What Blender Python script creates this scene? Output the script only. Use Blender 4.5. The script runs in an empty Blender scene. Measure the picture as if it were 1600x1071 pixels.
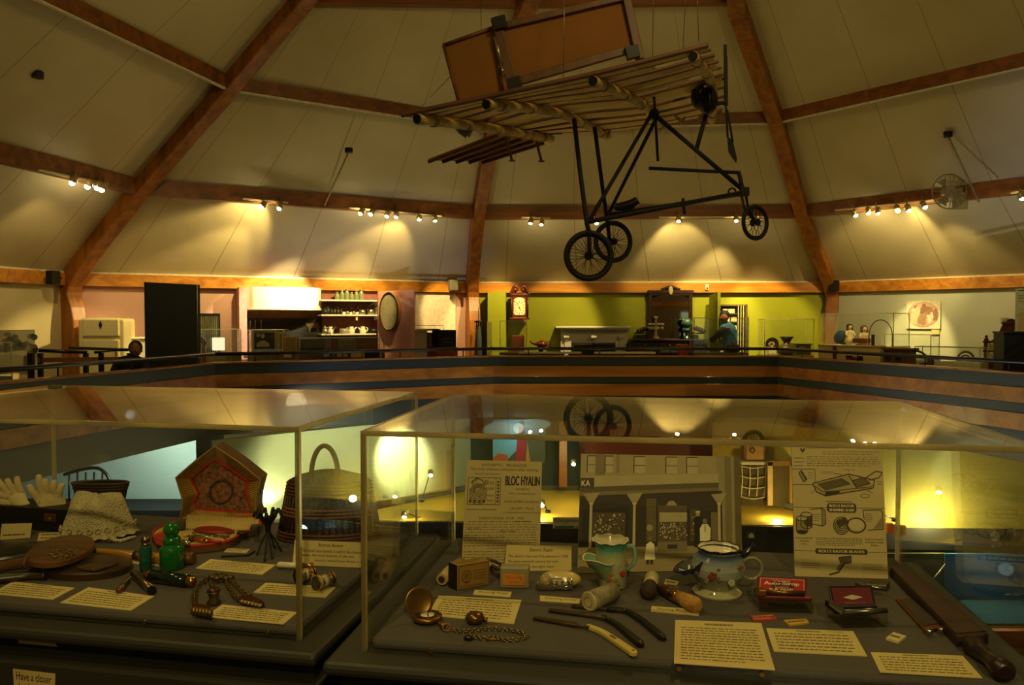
import bpy, bmesh, math, random
from mathutils import Vector, Matrix, Euler
random.seed(7)
R = random.Random(11)
PI = math.pi
sc = bpy.context.scene
COL = sc.collection

# ------------------------------------------------------------------ camera
F = 1209.0; CU, CV = 800.0, 535.5; PITCH = math.atan(36.5 / F); EYE = 1.6
cam_d = bpy.data.cameras.new('camera'); cam = bpy.data.objects.new('camera', cam_d); COL.objects.link(cam)
cam_d.sensor_width = 36.0; cam_d.lens = 36.0 * F / 1600.0; cam_d.clip_start = 0.05; cam_d.clip_end = 200
cam.location = (0, 0, EYE); cam.rotation_euler = (PI / 2 - PITCH, 0, 0); sc.camera = cam
def ray(u, v):
    a = (u - CU) / F; b = (CV - v) / F; c, s = math.cos(PITCH), math.sin(PITCH)
    return Vector((a, c + b * s, -s + b * c))
def P(u, v, Y):
    d = ray(u, v); return Vector((0, 0, EYE)) + d * (Y / d.y)
def OZ(u, v, z):
    d = ray(u, v); return Vector((0, 0, EYE)) + d * ((z - EYE) / d.z)
ZD = 1.065                       # cloth board inside the cases
def D(u, v, dz=0.0): return OZ(u, v, ZD + dz)

# ------------------------------------------------------------------ materials
def lin(h):
    if isinstance(h, str):
        h = h.lstrip('#'); r = [int(h[i:i + 2], 16) / 255 for i in (0, 2, 4)]
        return tuple((x / 12.92 if x <= .04045 else ((x + .055) / 1.055) ** 2.4) for x in r)
    return tuple(h)
MC = {}
def M(name, col, rough=.6, metal=0, var=.14, scale=14, bump=0, bscale=120, stretch=None, emit=None, coat=0, alpha=None, trans=0, sheen=0):
    if name in MC: return MC[name]
    m = bpy.data.materials.new(name); m.use_nodes = True; nt = m.node_tree; n = nt.nodes; l = nt.links
    b = n['Principled BSDF']; c = lin(col)
    tc = n.new('ShaderNodeTexCoord'); mp = n.new('ShaderNodeMapping'); l.new(tc.outputs['Object'], mp.inputs['Vector'])
    if stretch: mp.inputs['Scale'].default_value = stretch
    nz = n.new('ShaderNodeTexNoise'); nz.inputs['Scale'].default_value = scale; nz.inputs['Detail'].default_value = 4
    l.new(mp.outputs['Vector'], nz.inputs['Vector'])
    rp = n.new('ShaderNodeValToRGB')
    rp.color_ramp.elements[0].position = .3; rp.color_ramp.elements[1].position = .7
    rp.color_ramp.elements[0].color = tuple(max(0, x * (1 - var)) for x in c) + (1,)
    rp.color_ramp.elements[1].color = tuple(min(1, x * (1 + var)) for x in c) + (1,)
    l.new(nz.outputs['Fac'], rp.inputs['Fac']); l.new(rp.outputs['Color'], b.inputs['Base Color'])
    b.inputs['Roughness'].default_value = rough; b.inputs['Metallic'].default_value = metal
    if coat: b.inputs['Coat Weight'].default_value = coat; b.inputs['Coat Roughness'].default_value = .08
    if trans: b.inputs['Transmission Weight'].default_value = trans
    if sheen: b.inputs['Sheen Weight'].default_value = sheen
    if bump:
        n2 = n.new('ShaderNodeTexNoise'); n2.inputs['Scale'].default_value = bscale; l.new(tc.outputs['Object'], n2.inputs['Vector'])
        bp = n.new('ShaderNodeBump'); bp.inputs['Strength'].default_value = bump; bp.inputs['Distance'].default_value = .01
        l.new(n2.outputs['Fac'], bp.inputs['Height']); l.new(bp.outputs['Normal'], b.inputs['Normal'])
    if emit:
        b.inputs['Emission Color'].default_value = c + (1,); b.inputs['Emission Strength'].default_value = emit
        m.cycles.emission_sampling = 'NONE'
    MC[name] = m; return m
def glassy(name, tint=(.97, .98, .95), gl=(1, .98, .94), rough=.0, ior=1.49, haze=0.0, hazecol=(.5, .42, .2)):
    if name in MC: return MC[name]
    m = bpy.data.materials.new(name); m.use_nodes = True; nt = m.node_tree; n = nt.nodes; l = nt.links
    n.remove(n['Principled BSDF']); o = n['Material Output']
    t = n.new('ShaderNodeBsdfTransparent'); t.inputs['Color'].default_value = tint + (1,)
    g = n.new('ShaderNodeBsdfGlossy'); g.inputs['Color'].default_value = gl + (1,); g.inputs['Roughness'].default_value = rough
    fr = n.new('ShaderNodeFresnel'); ge = n.new('ShaderNodeNewGeometry'); mi = n.new('ShaderNodeMapRange')   # same reflectance on both faces of a sheet
    mi.inputs['To Min'].default_value = ior; mi.inputs['To Max'].default_value = 1 / ior; l.new(ge.outputs['Backfacing'], mi.inputs['Value']); l.new(mi.outputs[0], fr.inputs['IOR'])
    nz = n.new('ShaderNodeTexNoise'); nz.inputs['Scale'].default_value = 3.0
    mx = n.new('ShaderNodeMixShader'); l.new(fr.outputs['Fac'], mx.inputs['Fac']); l.new(t.outputs[0], mx.inputs[1]); l.new(g.outputs[0], mx.inputs[2])
    last = mx
    if haze:
        d = n.new('ShaderNodeBsdfDiffuse'); d.inputs['Color'].default_value = hazecol + (1,)
        mm = n.new('ShaderNodeMath'); mm.operation = 'MULTIPLY'; mm.inputs[1].default_value = haze * 2; l.new(nz.outputs['Fac'], mm.inputs[0])
        m2 = n.new('ShaderNodeMixShader'); l.new(mm.outputs[0], m2.inputs['Fac']); l.new(mx.outputs[0], m2.inputs[1]); l.new(d.outputs[0], m2.inputs[2]); last = m2
    l.new(last.outputs[0], o.inputs['Surface']); MC[name] = m; return m
def attr_mat(name, rough=.7, metal=0, var=.12, scale=60, gain=1.0):
    if name in MC: return MC[name]
    m = bpy.data.materials.new(name); m.use_nodes = True; nt = m.node_tree; n = nt.nodes; l = nt.links; b = n['Principled BSDF']
    a = n.new('ShaderNodeAttribute'); a.attribute_name = 'Col'
    tc = n.new('ShaderNodeTexCoord'); nz = n.new('ShaderNodeTexNoise'); nz.inputs['Scale'].default_value = scale; l.new(tc.outputs['Object'], nz.inputs['Vector'])
    mr = n.new('ShaderNodeMapRange'); mr.inputs['To Min'].default_value = gain * (1 - var); mr.inputs['To Max'].default_value = gain * (1 + var); l.new(nz.outputs['Fac'], mr.inputs['Value'])
    vm = n.new('ShaderNodeVectorMath'); vm.operation = 'SCALE'; l.new(a.outputs['Color'], vm.inputs[0]); l.new(mr.outputs[0], vm.inputs['Scale'])
    l.new(vm.outputs[0], b.inputs['Base Color']); b.inputs['Roughness'].default_value = rough; b.inputs['Metallic'].default_value = metal
    MC[name] = m; return m
def wood(name, c1, c2, rough=.5, scale=3, axis='X', coat=0):
    if name in MC: return MC[name]
    m = bpy.data.materials.new(name); m.use_nodes = True; nt = m.node_tree; n = nt.nodes; l = nt.links; b = n['Principled BSDF']
    uv = n.new('ShaderNodeTexCoord'); mp = n.new('ShaderNodeMapping')
    l.new(uv.outputs['Object'], mp.inputs['Vector'])
    mp.inputs['Scale'].default_value = {'X': (.25, 3, 3), 'Y': (3, .25, 3), 'Z': (3, 3, .25)}[axis]
    nz = n.new('ShaderNodeTexNoise'); nz.inputs['Scale'].default_value = scale; nz.inputs['Detail'].default_value = 6; nz.inputs['Distortion'].default_value = .6
    l.new(mp.outputs[0], nz.inputs['Vector'])
    rp = n.new('ShaderNodeValToRGB'); rp.color_ramp.elements[0].color = lin(c1) + (1,); rp.color_ramp.elements[1].color = lin(c2) + (1,)
    rp.color_ramp.elements[0].position = .32; rp.color_ramp.elements[1].position = .68
    l.new(nz.outputs['Fac'], rp.inputs['Fac']); l.new(rp.outputs[0], b.inputs['Base Color']); b.inputs['Roughness'].default_value = rough
    if coat: b.inputs['Coat Weight'].default_value = coat
    MC[name] = m; return m
def glow(name, col, s):
    if name in MC: return MC[name]
    m = bpy.data.materials.new(name); m.use_nodes = True; nt = m.node_tree; n = nt.nodes; n.remove(n['Principled BSDF'])
    e = n.new('ShaderNodeEmission'); e.inputs[0].default_value = lin(col) + (1,); e.inputs[1].default_value = s
    nt.links.new(e.outputs[0], n['Material Output'].inputs[0]); m.cycles.emission_sampling = 'NONE'; MC[name] = m; return m
PRINT = attr_mat('printed_ink', .75, 0, .1, 200)
PAINTED = attr_mat('painted_surface', .5, 0, .12, 30)
ACRY = glassy('clear_acrylic')
GLASSF = glassy('case_glass', tint=(.96, .98, .95), haze=.02, hazecol=(.6, .6, .4))

# ------------------------------------------------------------------ mesh builder
MW = {}
class MB:
    def __init__(s): s.v = []; s.f = []; s.c = []; s.sm = []; s.col = (.5, .5, .5); s.T = None
    def color(s, h): s.col = lin(h); return s
    def add(s, vs, fs, smooth=False):
        o = len(s.v)
        for p in vs:
            p = Vector(p)
            s.v.append(s.T @ p if s.T else p)
        for f in fs: s.f.append(tuple(i + o for i in f)); s.c.append(s.col); s.sm.append(smooth)
        return s
    def box(s, c, d, rz=0, rot=None):
        c = Vector(c); m = Matrix.Rotation(rz, 3, 'Z') if rot is None else rot
        vs = [c + m @ Vector((x * d[0] / 2, y * d[1] / 2, z * d[2] / 2)) for x in (-1, 1) for y in (-1, 1) for z in (-1, 1)]
        return s.add(vs, [(0, 1, 3, 2), (4, 6, 7, 5), (0, 4, 5, 1), (2, 3, 7, 6), (0, 2, 6, 4), (1, 5, 7, 3)])
    def bar(s, p, q, w, h, up=(0, 0, 1)):
        p, q = Vector(p), Vector(q); d = (q - p).normalized(); u = Vector(up); x = d.cross(u).normalized(); y = x.cross(d).normalized()
        vs = [b + x * (sx * w / 2) + y * (sy * h / 2) for b in (p, q) for sx, sy in ((-1, -1), (1, -1), (1, 1), (-1, 1))]
        return s.add(vs, [(3, 2, 1, 0), (4, 5, 6, 7), (0, 1, 5, 4), (1, 2, 6, 5), (2, 3, 7, 6), (3, 0, 4, 7)])
    def tube(s, pts, r, n=10, closed=False, flat=None):
        pts = [Vector(p) for p in pts]; k = len(pts); rs = r if isinstance(r, (list, tuple)) else [r] * k
        vs = []; prev = None
        for i, p in enumerate(pts):
            if closed: d = pts[(i + 1) % k] - pts[i - 1]
            else: d = pts[min(i + 1, k - 1)] - pts[max(i - 1, 0)]
            d = d.normalized() if d.length > 1e-9 else Vector((0, 0, 1))
            if prev is None:
                a = Vector((0, 0, 1)) if abs(d.z) < .9 else Vector((1, 0, 0)); x = d.cross(a).normalized()
            else: x = (prev - d * prev.dot(d)).normalized()
            prev = x; y = d.cross(x)
            for j in range(n):
                t = 2 * PI * j / n; vs.append(p + (x * math.cos(t) + y * math.sin(t)) * rs[i])
        fs = []
        for i in range(k if closed else k - 1):
            a = i * n; b = ((i + 1) % k) * n
            for j in range(n): fs.append((a + j, a + (j + 1) % n, b + (j + 1) % n, b + j))
        s.add(vs, fs, True)
        if not closed:
            o = len(s.v) - len(vs)
            s.f += [tuple(o + j for j in range(n))[::-1], tuple(o + (k - 1) * n + j for j in range(n))]; s.c += [s.col] * 2; s.sm += [False] * 2
        return s
    def cyl(s, p, q, r, r2=None, n=16): return s.tube([p, q], [r, r if r2 is None else r2], n)
    def lathe(s, prof, c=(0, 0, 0), n=24, sx=1, sy=1, rot=None):
        c = Vector(c); vs = []; fs = []; k = len(prof)
        for r, z in prof:
            for j in range(n):
                t = 2 * PI * j / n; p = Vector((r * math.cos(t) * sx, r * math.sin(t) * sy, z))
                vs.append(c + (rot @ p if rot else p))
        for i in range(k - 1):
            for j in range(n): fs.append((i * n + j, i * n + (j + 1) % n, (i + 1) * n + (j + 1) % n, (i + 1) * n + j))
        s.add(vs, fs, True); o = len(s.v) - len(vs)
        if prof[0][0] > 1e-6: s.f.append(tuple(o + j for j in range(n))[::-1]); s.c.append(s.col); s.sm.append(False)
        if prof[-1][0] > 1e-6: s.f.append(tuple(o + (k - 1) * n + j for j in range(n))); s.c.append(s.col); s.sm.append(False)
        return s
    def ball(s, c, r, d=(1, 1, 1), n=16, m=10, rot=None):
        c = Vector(c); vs = []; fs = []
        for i in range(m + 1):
            a = PI * i / m
            for j in range(n):
                t = 2 * PI * j / n; p = Vector((math.sin(a) * math.cos(t) * d[0], math.sin(a) * math.sin(t) * d[1], math.cos(a) * d[2])) * r
                vs.append(c + (rot @ p if rot else p))
        for i in range(m):
            for j in range(n): fs.append((i * n + j, (i + 1) * n + j, (i + 1) * n + (j + 1) % n, i * n + (j + 1) % n))
        return s.add(vs, fs, True)
    def prism(s, poly, vec):
        poly = [Vector(p) for p in poly]; vec = Vector(vec); k = len(poly)
        vs = poly + [p + vec for p in poly]
        fs = [tuple(range(k))[::-1], tuple(range(k, 2 * k))] + [(i, (i + 1) % k, k + (i + 1) % k, k + i) for i in range(k)]
        return s.add(vs, fs)
    def poly(s, pts): return s.add(pts, [tuple(range(len(pts)))])
    def loft(s, rings, smooth=True, closed=True, caps=False):
        k = len(rings[0]); vs = [p for r in rings for p in r]; fs = []
        for i in range(len(rings) - 1):
            for j in range(k if closed else k - 1): fs.append((i * k + j, i * k + (j + 1) % k, (i + 1) * k + (j + 1) % k, (i + 1) * k + j))
        if caps: fs += [tuple(range(k))[::-1], tuple((len(rings) - 1) * k + j for j in range(k))]
        return s.add(vs, fs, smooth)
    def torus(s, c, RR, r, X=(1, 0, 0), Y=(0, 1, 0), n=40, m=10, a0=0, a1=2 * PI):
        c, X, Y = Vector(c), Vector(X), Vector(Y); full = abs(a1 - a0 - 2 * PI) < 1e-6; k = n if full else n + 1
        pts = [c + (X * math.cos(a0 + (a1 - a0) * i / n) + Y * math.sin(a0 + (a1 - a0) * i / n)) * RR for i in range(k)]
        return s.tube(pts, r, m, closed=full)
    def mesh(s, name, mat, parent=None, world=True, bevel=0, recalc=True, seg=2):
        me = bpy.data.meshes.new(name)
        inv = None
        if parent is not None and world: inv = MW[parent.name].inverted()
        me.from_pydata([tuple((inv @ p) if inv else p) for p in s.v], [], s.f)
        if recalc:
            bm = bmesh.new(); bm.from_mesh(me); bmesh.ops.recalc_face_normals(bm, faces=bm.faces); bm.to_mesh(me); bm.free()
        at = me.color_attributes.new('Col', 'FLOAT_COLOR', 'CORNER'); i = 0
        for p, c, sm in zip(me.polygons, s.c, s.sm):
            p.use_smooth = sm
            for li in p.loop_indices: at.data[li].color = (c[0], c[1], c[2], 1)
        o = bpy.data.objects.new(name, me); COL.objects.link(o)
        if mat: me.materials.append(mat)
        if parent is not None: o.parent = parent; MW[o.name] = MW[parent.name]
        else: MW[o.name] = Matrix.Identity(4)
        if bevel:
            b = o.modifiers.new('bevel', 'BEVEL'); b.width = bevel; b.segments = seg; b.limit_method = 'ANGLE'; b.angle_limit = math.radians(40)
        return o
def tag(o, label, cat, group=None, kind=None):
    o['label'] = label; o['category'] = cat
    if group: o['group'] = group
    if kind: o['kind'] = kind
    return o
def thing(name, label, cat, loc=(0, 0, 0), rz=0, group=None):
    o = bpy.data.objects.new(name, None); COL.objects.link(o); o.empty_display_size = .05
    o.location = loc; o.rotation_euler = (0, 0, rz); MW[o.name] = Matrix.Translation(Vector(loc)) @ Matrix.Rotation(rz, 4, 'Z')
    return tag(o, label, cat, group)
def struct(o): o['kind'] = 'structure'; return o
def dup(root, loc, label=None, rz=None):
    r = root.copy(); COL.objects.link(r); r.location = loc
    if rz is not None: r.rotation_euler = (0, 0, rz)
    if label: r['label'] = label
    MW[r.name] = Matrix.Translation(Vector(loc)) @ Matrix.Rotation(r.rotation_euler.z, 4, 'Z')
    for ch in [c for c in COL.objects if c.parent == root]:
        c2 = ch.copy(); COL.objects.link(c2); c2.parent = r
        for g in [c for c in COL.objects if c.parent == ch]:
            g2 = g.copy(); COL.objects.link(g2); g2.parent = c2
    return r
def mono(mb, name, mat, label, cat, group=None, bevel=0):
    return tag(mb.mesh(name, mat, None, True, bevel), label, cat, group)
def skin(name, verts, edges, rad, mat, parent=None, sub=2, root=0):
    me = bpy.data.meshes.new(name); inv = MW[parent.name].inverted() if parent is not None else None
    me.from_pydata([tuple(inv @ Vector(v)) if inv else tuple(v) for v in verts], edges, []); o = bpy.data.objects.new(name, me); COL.objects.link(o)
    m = o.modifiers.new('skin', 'SKIN'); m.use_smooth_shade = True
    ly = me.skin_vertices[0] if me.skin_vertices else None
    if ly is None:
        bm = bmesh.new(); bm.from_mesh(me); bm.verts.layers.skin.verify(); bm.to_mesh(me); bm.free(); ly = me.skin_vertices[0]
    for i, r in enumerate(rad):
        ly.data[i].radius = (r, r) if not isinstance(r, tuple) else r; ly.data[i].use_root = (i == root)
    if sub: s = o.modifiers.new('sub', 'SUBSURF'); s.levels = sub; s.render_levels = sub
    me.materials.append(mat)
    if parent is not None: o.parent = parent; MW[o.name] = MW[parent.name]
    else: MW[o.name] = Matrix.Identity(4)
    return o
# text -> flat mesh in unit box
_dg = None
TXT = {}
def text_geo(s):
    if s in TXT: return TXT[s]
    cu = bpy.data.curves.new('t', 'FONT'); cu.body = s; cu.resolution_u = 3; ob = bpy.data.objects.new('t', cu); COL.objects.link(ob)
    dg = bpy.context.evaluated_depsgraph_get(); dg.update(); me = bpy.data.meshes.new_from_object(ob.evaluated_get(dg))
    vs = [v.co.copy() for v in me.vertices]; fs = [tuple(p.vertices) for p in me.polygons]
    x0 = min(v.x for v in vs); x1 = max(v.x for v in vs); y0 = min(v.y for v in vs); y1 = max(v.y for v in vs)
    TXT[s] = ([((v.x - x0) / (x1 - x0), (v.y - y0) / max(1e-6, y1 - y0)) for v in vs], fs)
    bpy.data.objects.remove(ob); bpy.data.curves.remove(cu); bpy.data.meshes.remove(me); return TXT[s]
class Sheet:
    """flat quad in space, s to the right, t upward"""
    def __init__(q, bl, br, tr, tl): q.p = [Vector(x) for x in (bl, br, tr, tl)]; q.n = (q.p[1] - q.p[0]).cross(q.p[3] - q.p[0]).normalized(); q.b = MB(); q.k = 1
    def at(q, s, t, off=0):
        a, b, c, d = q.p; return a * (1 - s) * (1 - t) + b * s * (1 - t) + c * s * t + d * (1 - s) * t + q.n * off
    def rect(q, s0, t0, s1, t1, col, o=1):
        q.b.color(col).add([q.at(s0, t0, .0003 * o), q.at(s1, t0, .0003 * o), q.at(s1, t1, .0003 * o), q.at(s0, t1, .0003 * o)], [(0, 1, 2, 3)])
    def poly(q, pts, col, o=1): q.b.color(col).add([q.at(a, b, .0003 * o) for a, b in pts], [tuple(range(len(pts)))])
    def text(q, s, s0, t0, s1, t1, col='#2a2010', o=2):
        vs, fs = text_geo(s); q.b.color(col).add([q.at(s0 + (s1 - s0) * x, t0 + (t1 - t0) * y, .0003 * o) for x, y in vs], fs)
    def line(q, pts, w, col='#2a2010', o=2, closed=False):
        asp = (q.p[3] - q.p[0]).length / max(1e-6, (q.p[1] - q.p[0]).length)
        if closed: pts = list(pts) + [pts[0]]
        for (a, b), (c, d) in zip(pts[:-1], pts[1:]):
            dx, dy = c - a, (d - b) * asp; L = math.hypot(dx, dy) or 1e-6; nx, ny = -dy / L * w / 2, dx / L * w / 2 / asp
            q.poly([(a + nx, b + ny), (a - nx, b - ny), (c - nx, d - ny), (c + nx, d + ny)][::-1], col, o)
    def ell(q, cs, ct, rs, rt, col, o=1, n=20, a0=0, a1=2 * PI): q.poly([(cs + rs * math.cos(a0 + (a1 - a0) * i / n), ct + rt * math.sin(a0 + (a1 - a0) * i / n)) for i in range(n)], col, o)
    def ring(q, cs, ct, rs, rt, w, col='#2a2010', o=2, n=22): q.line([(cs + rs * math.cos(2 * PI * i / n), ct + rt * math.sin(2 * PI * i / n)) for i in range(n)], w, col, o, True)
    def words(q, s0, t0, s1, t1, rows, col='#8a7638', o=1, fill=.45, center=False, seed=0):
        r = random.Random(seed + int(s0 * 100) + rows); h = (t1 - t0) / rows; fill *= .72
        for i in range(rows):
            y = t1 - (i + .5) * h; x = s0; end = s1 - (r.random() * .25 * (s1 - s0) if i == rows - 1 else r.random() * .03 * (s1 - s0))
            if center: x = s0 + r.random() * .15 * (s1 - s0); end = s1 - (x - s0)
            unit = (s1 - s0) * .012
            while x < end:
                w = unit * r.choice([2, 3, 4, 5, 6, 7]); w = min(w, end - x)
                if w > unit: q.rect(x, y - h * fill / 2, x + w, y + h * fill / 2, col, o)
                x += w + unit * 1.3
    def bold(q, s, s0, t0, s1, t1, col='#241b0a', o=2, w=.004):
        for dx in (-w, 0, w): q.text(s, s0 + dx, t0, s1 + dx, t1, col, o)
    def finish(q, parent, name='printed_text'): return q.b.mesh(name, PRINT, parent, True, recalc=False) if q.b.v else None
def slab(quad, th):
    b = MB(); n = (Vector(quad[1]) - Vector(quad[0])).cross(Vector(quad[3]) - Vector(quad[0])).normalized(); b.prism(quad, -n * th); return b
# ================================================================== SETTING
V = Vector
ZB, Z2, Z1, ZT = 2.43, 3.84, 5.35, 6.53
W_ = [V((-10.0, 6.0, 0)), V((-8.1, 14.1, 0)), V((-.97, 18.0, 0)), V((7.3, 17.7, 0)), V((12.6, 11.4, 0))]
def ext(a, px, z, L):
    b = OZ(px[0], px[1], z); return a + (b - a).normalized() * L
L2, A2, B2 = OZ(210, 292, Z2), OZ(745, 333, Z2), OZ(1255, 331, Z2)
L1, A1, B1 = OZ(350, 130, Z1), OZ(768, 196, Z1), OZ(1215, 184, Z1)
LT, AT, BT = OZ(460, 0, ZT), OZ(820, 5, ZT), OZ(1152, 1, ZT)
T2 = [ext(L2, (0, 240), Z2, 7.2), L2, A2, B2, ext(B2, (1600, 290), Z2, 7.2)]
T1 = [ext(L1, (80, 0), Z1, 6.0), L1, A1, B1, ext(B1, (1600, 95), Z1, 6.0)]
TT = [LT + V((-1.24, -4.85, 0)), LT, AT, BT, BT + V((2.95, -3.8, 0))]
APEX = V((1.6, 6.2, 8.0))
WB = [p + V((0, 0, ZB)) for p in W_]

sail = bpy.data.materials.new('cream_sail_lining'); sail.use_nodes = True
def _sail():
    nt = sail.node_tree; n = nt.nodes; l = nt.links; b = n['Principled BSDF']; b.inputs['Roughness'].default_value = .55
    a = n.new('ShaderNodeAttribute'); a.attribute_name = 'Col'; sp = n.new('ShaderNodeSeparateXYZ'); l.new(a.outputs['Vector'], sp.inputs[0])
    m1 = n.new('ShaderNodeMath'); m1.operation = 'MULTIPLY'; m1.inputs[1].default_value = 5.0; l.new(sp.outputs['X'], m1.inputs[0])
    m2 = n.new('ShaderNodeMath'); m2.operation = 'FRACT'; l.new(m1.outputs[0], m2.inputs[0])
    m3 = n.new('ShaderNodeMath'); m3.operation = 'SUBTRACT'; m3.inputs[1].default_value = .5; l.new(m2.outputs[0], m3.inputs[0])
    m4 = n.new('ShaderNodeMath'); m4.operation = 'ABSOLUTE'; l.new(m3.outputs[0], m4.inputs[0])
    m5 = n.new('ShaderNodeMath'); m5.operation = 'LESS_THAN'; m5.inputs[1].default_value = .0065; l.new(m4.outputs[0], m5.inputs[0])
    tc = n.new('ShaderNodeTexCoord'); nz = n.new('ShaderNodeTexNoise'); nz.inputs['Scale'].default_value = .8; nz.inputs['Detail'].default_value = 5; l.new(tc.outputs['Object'], nz.inputs['Vector'])
    rp = n.new('ShaderNodeValToRGB'); rp.color_ramp.elements[0].color = (.52, .45, .26, 1); rp.color_ramp.elements[1].color = (.62, .55, .34, 1)
    rp.color_ramp.elements[0].position = .3; rp.color_ramp.elements[1].position = .7; l.new(nz.outputs['Fac'], rp.inputs['Fac'])
    mx = n.new('ShaderNodeMixRGB'); l.new(m5.outputs[0], mx.inputs['Fac']); l.new(rp.outputs[0], mx.inputs[1]); mx.inputs[2].default_value = (.36, .29, .15, 1)
    l.new(mx.outputs[0], b.inputs['Base Color'])
    bp = n.new('ShaderNodeBump'); bp.inputs['Strength'].default_value = .25; bp.inputs['Distance'].default_value = .12
    n2 = n.new('ShaderNodeTexNoise'); n2.inputs['Scale'].default_value = .9; l.new(tc.outputs['Object'], n2.inputs['Vector']); l.new(n2.outputs['Fac'], bp.inputs['Height']); l.new(bp.outputs['Normal'], b.inputs['Normal'])
_sail()
def grid_sheet(name, rows, mat, nu=16, nv=6):
    vs, fs, uv = [], [], []
    for k in range(len(rows) - 1):
        (a, b), (c, d) = rows[k], rows[k + 1]; o = len(vs)
        for j in range(nv + 1):
            for i in range(nu + 1):
                s, t = i / nu, j / nv; p = (a * (1 - s) + b * s) * (1 - t) + (c * (1 - s) + d * s) * t
                vs.append(tuple(p)); uv.append((s, (k + t) / len(rows)))
        for j in range(nv):
            for i in range(nu):
                q = o + j * (nu + 1) + i; fs.append((q, q + 1, q + nu + 2, q + nu + 1))
    me = bpy.data.meshes.new(name); me.from_pydata(vs, [], fs)
    at = me.color_attributes.new('Col', 'FLOAT_COLOR', 'POINT')
    for i, (s, t) in enumerate(uv): at.data[i].color = (s, t, 0, 1)
    o = bpy.data.objects.new(name, me); COL.objects.link(o); me.materials.append(mat); MW[o.name] = Matrix.Identity(4)
    for p in me.polygons: p.use_smooth = False
    return struct(o)
for i in range(4):
    grid_sheet('ceiling', [(WB[i], WB[i + 1]), (T2[i], T2[i + 1]), (T1[i], T1[i + 1]), (TT[i], TT[i + 1]), (APEX, APEX + V((.01, 0, 0)))], sail)

rib_wood = wood('laminated_rib_timber', '#74400e', '#a8681e', .42, 2.2, 'Z')
purlin_wood = wood('purlin_timber', '#643a10', '#915618', .5, 2.2, 'X')
beam_wood = wood('knotty_pine_beam', '#a8640f', '#d69430', .4, 2.6, 'X')
def crom(pts, n=8):
    out = []; k = len(pts)
    for i in range(k - 1):
        p0, p1, p2, p3 = pts[max(i - 1, 0)], pts[i], pts[i + 1], pts[min(i + 2, k - 1)]
        for j in range(n):
            t = j / n; out.append(.5 * ((2 * p1) + (p2 - p0) * t + (2 * p0 - 5 * p1 + 4 * p2 - p3) * t * t + (3 * p1 - p0 - 3 * p2 + p3) * t ** 3))
    out.append(pts[-1]); return out
CEN = V((2.2, 7.0, 0))
def rib(i):
    base = W_[i].copy()
    low = crom([base, base + V((0, 0, 1.3)), WB[i], T2[i]], 6); pts = low[:-1]
    for a_, b_ in ((T2[i], T1[i]), (T1[i], TT[i]), (TT[i], APEX)): pts += [a_.lerp(b_, k / 6) for k in range(6)]
    pts.append(APEX)
    rad = (CEN - base); rad.z = 0; rad.normalize(); w = V((-rad.y, rad.x, 0)); rings = []
    for j, p in enumerate(pts):
        d = (pts[min(j + 1, len(pts) - 1)] - pts[max(j - 1, 0)]).normalized(); n = w.cross(d).normalized()
        if n.dot(rad) < 0 and abs(n.z) < .9: n = -n
        if n.z > .3: n = -n
        dep = .5 - .24 * min(1, max(0, (j - 8) / 10)); ww = .13
        bk_ = .05 + .1 * min(1, max(0, (j - 10) / 6)); rings.append([p + w * ww - n * bk_, p - w * ww - n * bk_, p - w * ww + n * dep, p + w * ww + n * dep])
    b = MB(); b.loft(rings, False, True, True); return struct(b.mesh('trim_%d' % (i + 1), rib_wood, bevel=.02))
for i in range(5): rib(i)
tn = 6
def purl(a, b, w, h, mat, off=(0, 0, 0), up=(0, 0, 1)):
    global tn
    m = MB(); m.bar(V(a) + V(off), V(b) + V(off), w, h, up); o = struct(m.mesh('trim_%d' % tn, mat)); tn += 1; return o
dark_gap = M('dark_shadow_gap', '#1c0f05', .8)
cove_white = M('white_cove_strip', '#d9cfae', .5)
for i in range(4):
    inn = (CEN - (W_[i] + W_[i + 1]) / 2); inn.z = 0; inn.normalize()
    purl(T2[i], T2[i + 1], .16, .26, purlin_wood, inn * .10 + V((0, 0, -.02)))
    purl(T1[i], T1[i + 1], .14, .20, purlin_wood, inn * .10 + V((0, 0, -.02)))
    purl(T1[i] , T1[i + 1], .05, .03, cove_white, inn * .13 + V((0, 0, -.14)))
    if i in (1, 2): purl(TT[i], TT[i + 1], .14, .2, purlin_wood, inn * .10)
    purl(WB[i], WB[i + 1], .12, .225, beam_wood, inn * .08 + V((0, 0, -.11)))
    purl(WB[i], WB[i + 1], .09, .03, cove_white, inn * .06 + V((0, 0, .02)))

# upper walls
def wallq(name, a, b, z0, z1, mat, th=.1):
    a, b = V(a), V(b); n = (b - a).cross(V((0, 0, 1))).normalized()
    if n.dot(CEN - a) > 0: n = -n
    m = MB(); m.prism([a + V((0, 0, z0)), b + V((0, 0, z0)), b + V((0, 0, z1)), a + V((0, 0, z1))], n * th); return struct(m.mesh(name, mat))
w_cream = M('wall_paint_cream', '#c9bd90', .7, var=.05, scale=1.2)
w_pink = M('wall_paint_dusty_pink', '#c79c8a', .7, var=.05, scale=1.2)
w_lime = M('wall_paint_lime_green', '#9aa014', .65, var=.05, scale=1.2)
w_pale = M('wall_paint_pale_grey_blue', '#c2c8b4', .7, var=.04, scale=1.2)
wallq('wall_far_left', W_[0], W_[1], 0, 2.25, w_cream); wallq('wall_left', W_[1], W_[2], 0, 2.25, w_pink)
wallq('wall_back', W_[2], W_[3], 0, 2.25, w_lime); wallq('wall_right', W_[3], W_[4], 0, 2.25, w_pale)
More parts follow.
